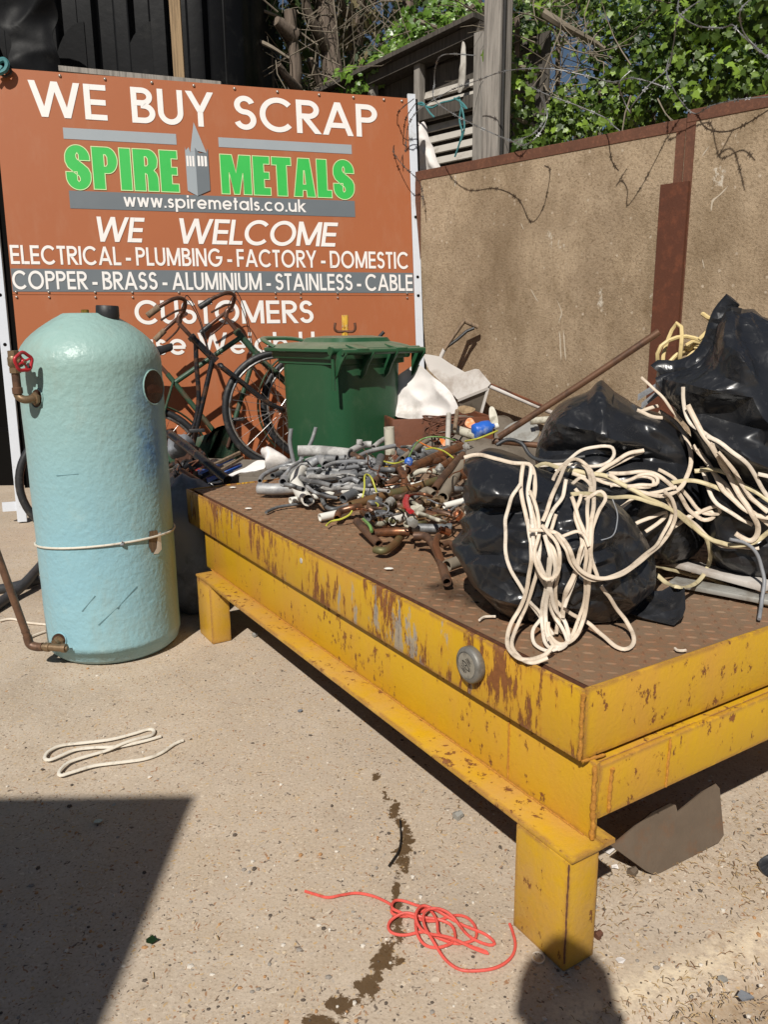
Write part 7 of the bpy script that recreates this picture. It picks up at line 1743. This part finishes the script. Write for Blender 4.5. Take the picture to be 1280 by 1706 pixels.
# ================================================================== ON THE GROUND
def gwire(px, r, mat, label, cat='cable', name='cable', lift=0, hs=None, flat=None):
    P = [onz(x, y, r+.003) for x, y in px]; Q = resample(catmull(P, 10), .006)
    # strands that cross lift over one another
    n = len(Q); grid = {}
    for i, q in enumerate(Q):
        key = (round(q.x/.006), round(q.y/.006)); hz = 0
        for dx in (-1, 0, 1):
            for dy in (-1, 0, 1):
                for j, zt in grid.get((key[0]+dx, key[1]+dy), ()):
                    if i-j > 12: hz = max(hz, zt+r*1.9)
        q.z = max(q.z, min(hz, r*9)); grid.setdefault(key, []).append((i, q.z))
    for _ in range(4):
        zs = [q.z for q in Q]
        for i in range(n): Q[i].z = max(zs[i]*.6, sum(zs[max(0, i-2):i+3])/len(zs[max(0, i-2):i+3]))
    b = MB()
    if flat: b.tube(Q, 0, 8, flat=flat, face=lambda p: V((.0, -.35, 1)))
    else: b.tube(Q, r, 7)
    return tag(b.build(name, M[mat], root=Q[0]), label, cat)
def z3(L): return [(x*.5469, 1100+y*.5469) for x, y in L]
gwire(z3([(490, 231), (440, 245), (360, 262), (290, 265), (230, 272), (180, 292), (150, 303), (136, 296), (150, 275), (190, 258), (260, 250), (340, 240), (410, 222), (450, 210), (468, 213), (462, 228), (420, 245), (350, 268), (270, 290), (210, 310), (182, 335), (185, 350), (220, 340), (290, 320), (370, 310), (440, 300), (490, 282), (530, 255), (558, 243)]), .0042, 'cable_ground', 'folded length of clean white cable lying on the concrete before the cylinder', flat=(.0050, .0030))
def z5(L): return [(450+x*.3516, 1450+y*.3516) for x, y in L]
gwire(z5([(165, 97), (215, 112), (275, 127), (340, 115), (410, 106), (480, 118), (540, 142), (580, 168), (575, 195), (600, 212), (660, 215), (700, 200), (740, 180), (690, 162), (630, 145), (590, 150), (578, 185), (610, 205), (690, 230), (780, 238), (870, 212), (930, 220), (970, 260), (978, 310), (950, 335), (880, 345), (800, 320), (730, 290), (640, 305), (580, 295), (560, 265), (580, 235), (640, 218), (720, 235), (800, 240), (860, 262), (878, 310), (865, 345), (800, 365), (740, 355), (705, 320), (690, 270), (700, 210), (730, 185), (760, 200), (790, 250), (800, 310), (850, 340), (930, 360), (1000, 375), (1035, 392), (980, 380), (890, 360), (800, 330), (720, 300), (690, 250), (720, 200), (770, 205), (860, 240), (960, 280), (1030, 310), (1065, 345), (1030, 352), (950, 320), (860, 240), (780, 215), (730, 230), (735, 290), (790, 370), (840, 430), (900, 468), (970, 474), (1050, 465), (1110, 440), (1150, 400), (1163, 350), (1150, 290), (1136, 252)]), .0029, 'wire_red', 'tangled coral red wire lying on the concrete beside the front leg', 'wire', 'wire')
gwire([(667, 1366), (668, 1385), (668, 1400), (664, 1418), (655, 1432), (648, 1442)], .0022, 'wire_black', 'thin black wire offcut lying on the wet stain', 'wire', 'wire')
gwire([(888, 1588), (894, 1585), (903, 1588), (908, 1596), (902, 1604), (892, 1602), (887, 1594)], .0016, 'cable_white', 'tiny loop of thin white wire at the foot of the front leg', 'wire', 'wire')
gwire([(0, 1034), (20, 1031), (45, 1037), (72, 1040), (95, 1042)], .0045, 'cable_white', 'white cable on the ground left of the cylinder', 'cable')
gwire([(42, 1065), (58, 1058), (75, 1052)], .0045, 'cable_white', 'short white cable end behind the copper drain pipe', 'cable')
P = [onz(-30, 985, .02), onz(20, 978, .02), onz(66, 965, .03)]; rod(catmull(P, 5), .022, 'cable_dark', 'dark thick hose lying on the ground left of the cylinder, the straight one', 'hose', 'hose')
P = [onz(-30, 1025, .02), onz(20, 990, .03), onz(45, 968, .05), onz(70, 940, .06)]; rod(catmull(P, 5), .022, 'cable_dark', 'dark thick hose lying on the ground left of the cylinder, crossing over the other', 'hose', 'hose')
def nut(x, y, r, label, name='nut', mat='zinc'):
    c = onz(x, y, 0); b = MB(); b.lathe(c+Z*r*.75-V((r, 0, 0)), V((1, .7, .15)), [(r*.6, 0), (r, 0), (r, r*.9), (r*.75, r), (r*.75, r*1.8), (r*.5, r*1.8), (r*.5, r*.2), (0, r*.2)], 6); tag(b.build(name, M[mat], root=c, sharp=35), label, 'nut')
nut(766, 1366, .011, 'loose grey pipe nut lying in the sun left of the front leg'); nut(1058, 1460, .010, 'loose dark nut lying near the steel offcut', mat='plate_grey'); nut(1000, 1564, .008, 'rusty nut lying right of the front leg', mat='rust')
nut(426, 1062, .010, 'small ring nut on the ground by the rear leg', mat='zinc')
for (x, y, sx, mt, lab) in ((163, 1370, .014, 'zinc', 'small square of grey foil on the shaded concrete'), (190, 1342, .007, 'zinc', 'tiny sliver of foil on the shaded concrete'), (500, 1185, .012, 'sack_grey', 'dark triangular flake on the concrete before the platform'), (1012, 1415, .02, 'sheet_white', 'scrap of white paper behind the front leg'), (1025, 1445, .010, 'sheet_white', 'small white chip near the front leg'), (1033, 1600, .012, 'sheet_white', 'white chip on the broken slab'), (1205, 1632, .011, 'zinc', 'pale foil strip at the edge of the broken slab'), (1240, 1662, .016, 'sack_grey', 'dark grey rag scrap on the dirt at the bottom right'), (253, 1567, .012, 'ivy', 'small green leaf fragment on the concrete')):
    c = onz(x, y, .003); b = MB(); k = rp.uniform(0, 3); P = [c+V((cos(k+t)*sx*rp.uniform(.6, 1.1), sin(k+t)*sx*rp.uniform(.5, .9), rp.uniform(0, .004))) for t in (0, 1.1, 2.3, 3.3, 4.5, 5.5)]; b.prism(P, Z*.0012)
    tag(b.build('leaf' if mt == 'ivy' else 'flake', M[mt], root=c, smooth=False), lab, 'leaf' if mt == 'ivy' else 'flake')
cloth('black_bag', [(1268, 1430), (1300, 1420), (1310, 1460), (1282, 1462), (1266, 1445)], onz(1280, 1462, 0), V((-.2, -.6, .75)).normalized(), M['bag'], 'corner of a black bag on the ground at the right edge', 'bag', 31, .006, 6, .004)
# small stones and dry litter
def scatter():
    st = MB(); Lt = Leaves()
    for _ in range(1000):
        x = rp.uniform(0, 1280); y = 1080+rp.random()**.8*626; p = onz(x, y, 0); r = rp.choice([.0016, .0022, .003, .004, .0055])*rp.uniform(.7, 1.2); q0 = len(st.v); st.ball(p+Z*r*.1, r*.8, 5, rp.randrange(5), (rp.uniform(.8, 1.5), rp.uniform(.8, 1.5), .7))
    mats = [plain('chip '+n_, c_, .9, 0, .25, 40, 0) for n_, c_ in (('cream', (.48, .39, .28)), ('orange', (.40, .22, .10)), ('grey', (.27, .24, .21)), ('dark', (.09, .07, .055)), ('white', (.6, .55, .48)))]
    struct(tag(st.build('gravel_chips', mats, root=(0, 1.5, 0), smooth=False), 'small stones and chips scattered over the concrete', 'stones'), 'stuff')
    b = MB()
    def needle(x, y, l, z=.002):
        p = onz(x, y, z); a = rp.uniform(0, 2*pi); d = V((cos(a), sin(a), rp.uniform(-.1, .25))); m_ = p+d*l*.5+Z*rp.uniform(0, .004); b.tube([p, m_, p+V((d.x, d.y, 0))*l], rp.uniform(.0004, .0009), 4, rp.choice((0, 0, 1, 0, 2)), caps=False)
    for cx, cy, sx, sy, n in ((1020, 1480, 30, 50, 130), (1160, 1440, 50, 18, 120), (1260, 1460, 30, 36, 110), (1150, 1540, 120, 60, 60), (1200, 1660, 110, 34, 200), (1080, 1690, 60, 20, 60), (1250, 1360, 40, 30, 60), (780, 1350, 40, 30, 40), (560, 1290, 300, 110, 22), (600, 1560, 260, 120, 20), (250, 1250, 200, 80, 12)):
        for _ in range(n): needle(rp.gauss(cx, sx), rp.gauss(cy, sy), rp.uniform(.004, .016), .0015+rp.random()*.004)
    mats = [plain('litter '+n_, c_, .9, 0, .3, 40, 0) for n_, c_ in (('straw', (.40, .28, .14)), ('brown', (.19, .095, .04)), ('dark', (.14, .095, .055)))]
    struct(tag(b.build('dry_litter', mats, root=(0.6, 1.5, 0)), 'dry needles and straw gathered on the dirt', 'litter'), 'stuff')
scatter()

# ================================================================== behind the viewer: the cabin and the person whose shadows fall into the picture
zC = 2.35
kc = onz(327, 1325, 0)-V((SUN_DIR.x, SUN_DIR.y, 0))/(-SUN_DIR.z)*zC
CB = thing('site_cabin', 'flat roofed grey cabin, its roof throwing the square shadow on the concrete', 'cabin', V((kc.x-1.6, kc.y-2, 0)))
b = MB(); b.box((kc.x-3.3, kc.y-4.1, 0), (3.2, 0, 0), (0, 4.0, 0), (0, 0, zC-.1)); b.build('cabin_wall', M['grey_render'], CB, smooth=False)
b = MB(); b.box((kc.x-3.5, kc.y-4.3, zC-.099), (3.5, 0, 0), (0, 4.3, 0), (0, 0, .1)); b.build('cabin_roof', M['wood_dark'], CB, smooth=False)
b = MB(); b.box((kc.x-1.4, kc.y-.103, 0.02), (.85, 0, 0), (0, .03, 0), (0, 0, 1.95)); dr = b.build('door', M['wood_brown'], CB, bevel=.004)
b = MB(); b.lathe((kc.x-.65, kc.y-.07, 1.0), (0, 1, 0), [(.02, 0), (.02, .04), (.028, .05), (.02, .07)], 12); b.build('handle', M['steel'], dr)
b = MB(); b.box((kc.x-2.7, kc.y-.103, 1.0), (.9, 0, 0), (0, .02, 0), (0, 0, .8)); wn = b.build('window', M['dark'], CB, smooth=False)

def person():
    hx, hy = -.150, -.300; zt = 1.60
    tgt = onz(948, 1606, 0); k = zt; hx, hy = tgt.x-.299*k, tgt.y-.952*k
    PS = thing('person', 'person in a dark shirt holding a phone up, casting the round head shadow', 'person', V((hx, hy, 0)))
    def skin(name, verts, edges, mat, sub=2, parent=PS):
        me = bpy.data.meshes.new(name); me.from_pydata([v[:3] for v in verts], edges, []); me.materials.append(M[mat])
        o = bpy.data.objects.new(name, me); COL.objects.link(o); o.parent = parent
        md = o.modifiers.new('s', 'SKIN'); sv = me.skin_vertices[0].data
        for i, v in enumerate(verts): sv[i].radius = (v[3], v[4] if len(v) > 4 else v[3]); sv[i].use_root = i == 0
        s = o.modifiers.new('d', 'SUBSURF'); s.levels = sub; s.render_levels = sub
        return o
    # body, local to the feet point; facing +y, arms raised to hold a phone
    px_, pz_ = -hx, 1.11; py_ = -hy-.055
    vs = [(0, -.03, .86, .135, .10), (0, -.03, 1.0, .125, .09), (0, -.04, 1.14, .145, .095), (0, -.04, 1.26, .15, .09), (0, -.035, 1.335, .085, .07), (0, -.02, 1.375, .05), (0, -.005, 1.42, .052), (0, .005, 1.475, .073, .083), (0, 0, 1.53, .072, .085), (0, 0, 1.57, .05, .055)]
    ed = [(i, i+1) for i in range(9)]
    for s in (-1, 1):
        i = len(vs); vs += [(s*.165, -.04, 1.285, .055), (s*.235, .03, 1.09, .045), ((px_+s*.06)*.5+s*.12, py_*.55, 1.02, .038), (px_+s*.075, py_-.05, pz_-.05, .026)]
        ed += [(3, i), (i, i+1), (i+1, i+2), (i+2, i+3)]
        i = len(vs); vs += [(s*.095, -.02, .78, .085), (s*.10, .0, .46, .058), (s*.105, -.02, .10, .042), (s*.11, .09, .035, .036, .026), (s*.115, .16, .03, .03, .02)]
        ed += [(0, i), (i, i+1), (i+1, i+2), (i+2, i+3), (i+3, i+4)]
    skin('body', vs, ed, 'skin')
    for s in (-1, 1):
        w_ = V((px_+s*.075, py_-.05, pz_-.05)); pal = w_+V((-s*.008, .02, .045))
        hv = [(*w_, .022), (*pal, .030, .014)]; he = [(0, 1)]
        for f in range(4):
            i = len(hv); r_ = pal+V((-s*.012, .012, .024-.016*f)); hv += [(*r_, .0085), (*(r_+V((-s*.012, .03, .004))), .0082), (*(r_+V((-s*.034, .026, .004))), .0075)]; he += [(1, i), (i, i+1), (i+1, i+2)]
        i = len(hv); hv += [(*(pal+V((-s*.012, -.02, .01))), .010), (*(pal+V((-s*.035, -.02, .02))), .008)]; he += [(1, i), (i, i+1)]
        skin('hand', hv, he, 'skin', 1)
    b = MB(); hc = V((0, 0, 1.525))+PS.location
    st = len(b.v); b.ball(hc+V((0, -.012, .01)), .092, 18, sc=(.92, 1.05, .98)); b.v = [p+V((1, 1, 1))*.007*noise.noise(p*22) for p in b.v]
    b.v = [p if p.y < hc.y+.055 or p.z > hc.z+.05 else V((p.x, hc.y+.05, p.z)) for p in b.v]; b.build('hair', M['hair'], PS)
    b = MB()
    for s in (-1, 1): b.ball(hc+V((s*.03, .078, -.005)), .012, 8)
    b.build('eyes', M['pvc'], PS)
    b = MB(); b.ball(hc+V((0, .098, -.03)), .014, 8, sc=(.8, 1, 1.4)); b.tube([hc+V((-.024, .085, -.075)), hc+V((0, .092, -.077)), hc+V((.024, .085, -.075))], .005, 6); b.build('face', M['skin'], PS)
    b = MB()
    for s in (-1, 1): b.ball(hc+V((s*.076, 0, -.02)), .020, 8, sc=(.35, .8, 1.2))
    b.build('ears', M['skin'], PS)
    cl = [(0, -.03, .84, .15, .115), (0, -.03, 1.0, .138, .102), (0, -.04, 1.14, .158, .108), (0, -.04, 1.26, .162, .102), (0, -.035, 1.33, .095, .08)]; ce = [(i, i+1) for i in range(4)]
    for s in (-1, 1):
        i = len(cl); cl += [(s*.17, -.04, 1.285, .066), (s*.225, .01, 1.13, .060)]; ce += [(3, i), (i, i+1)]
    skin('shirt', cl, ce, 'shirt')
    tr = [(0, -.03, .87, .145, .112)]; te = []
    for s in (-1, 1):
        i = len(tr); tr += [(s*.095, -.02, .78, .096), (s*.10, .0, .46, .070), (s*.105, -.02, .08, .056)]; te += [(0, i), (i, i+1), (i+1, i+2)]
    skin('trousers', tr, te, 'trouser')
    b = MB(); b.cbox(V((0.0, -.05, 1.115)), (.075, 0, 0), (0, .009, 0), (0, 0, .15)); tag(b.build('phone', M['black_paint'], root=(0, -.05, 1.115), bevel=.004), 'black phone held up in front of the person', 'phone')
person()
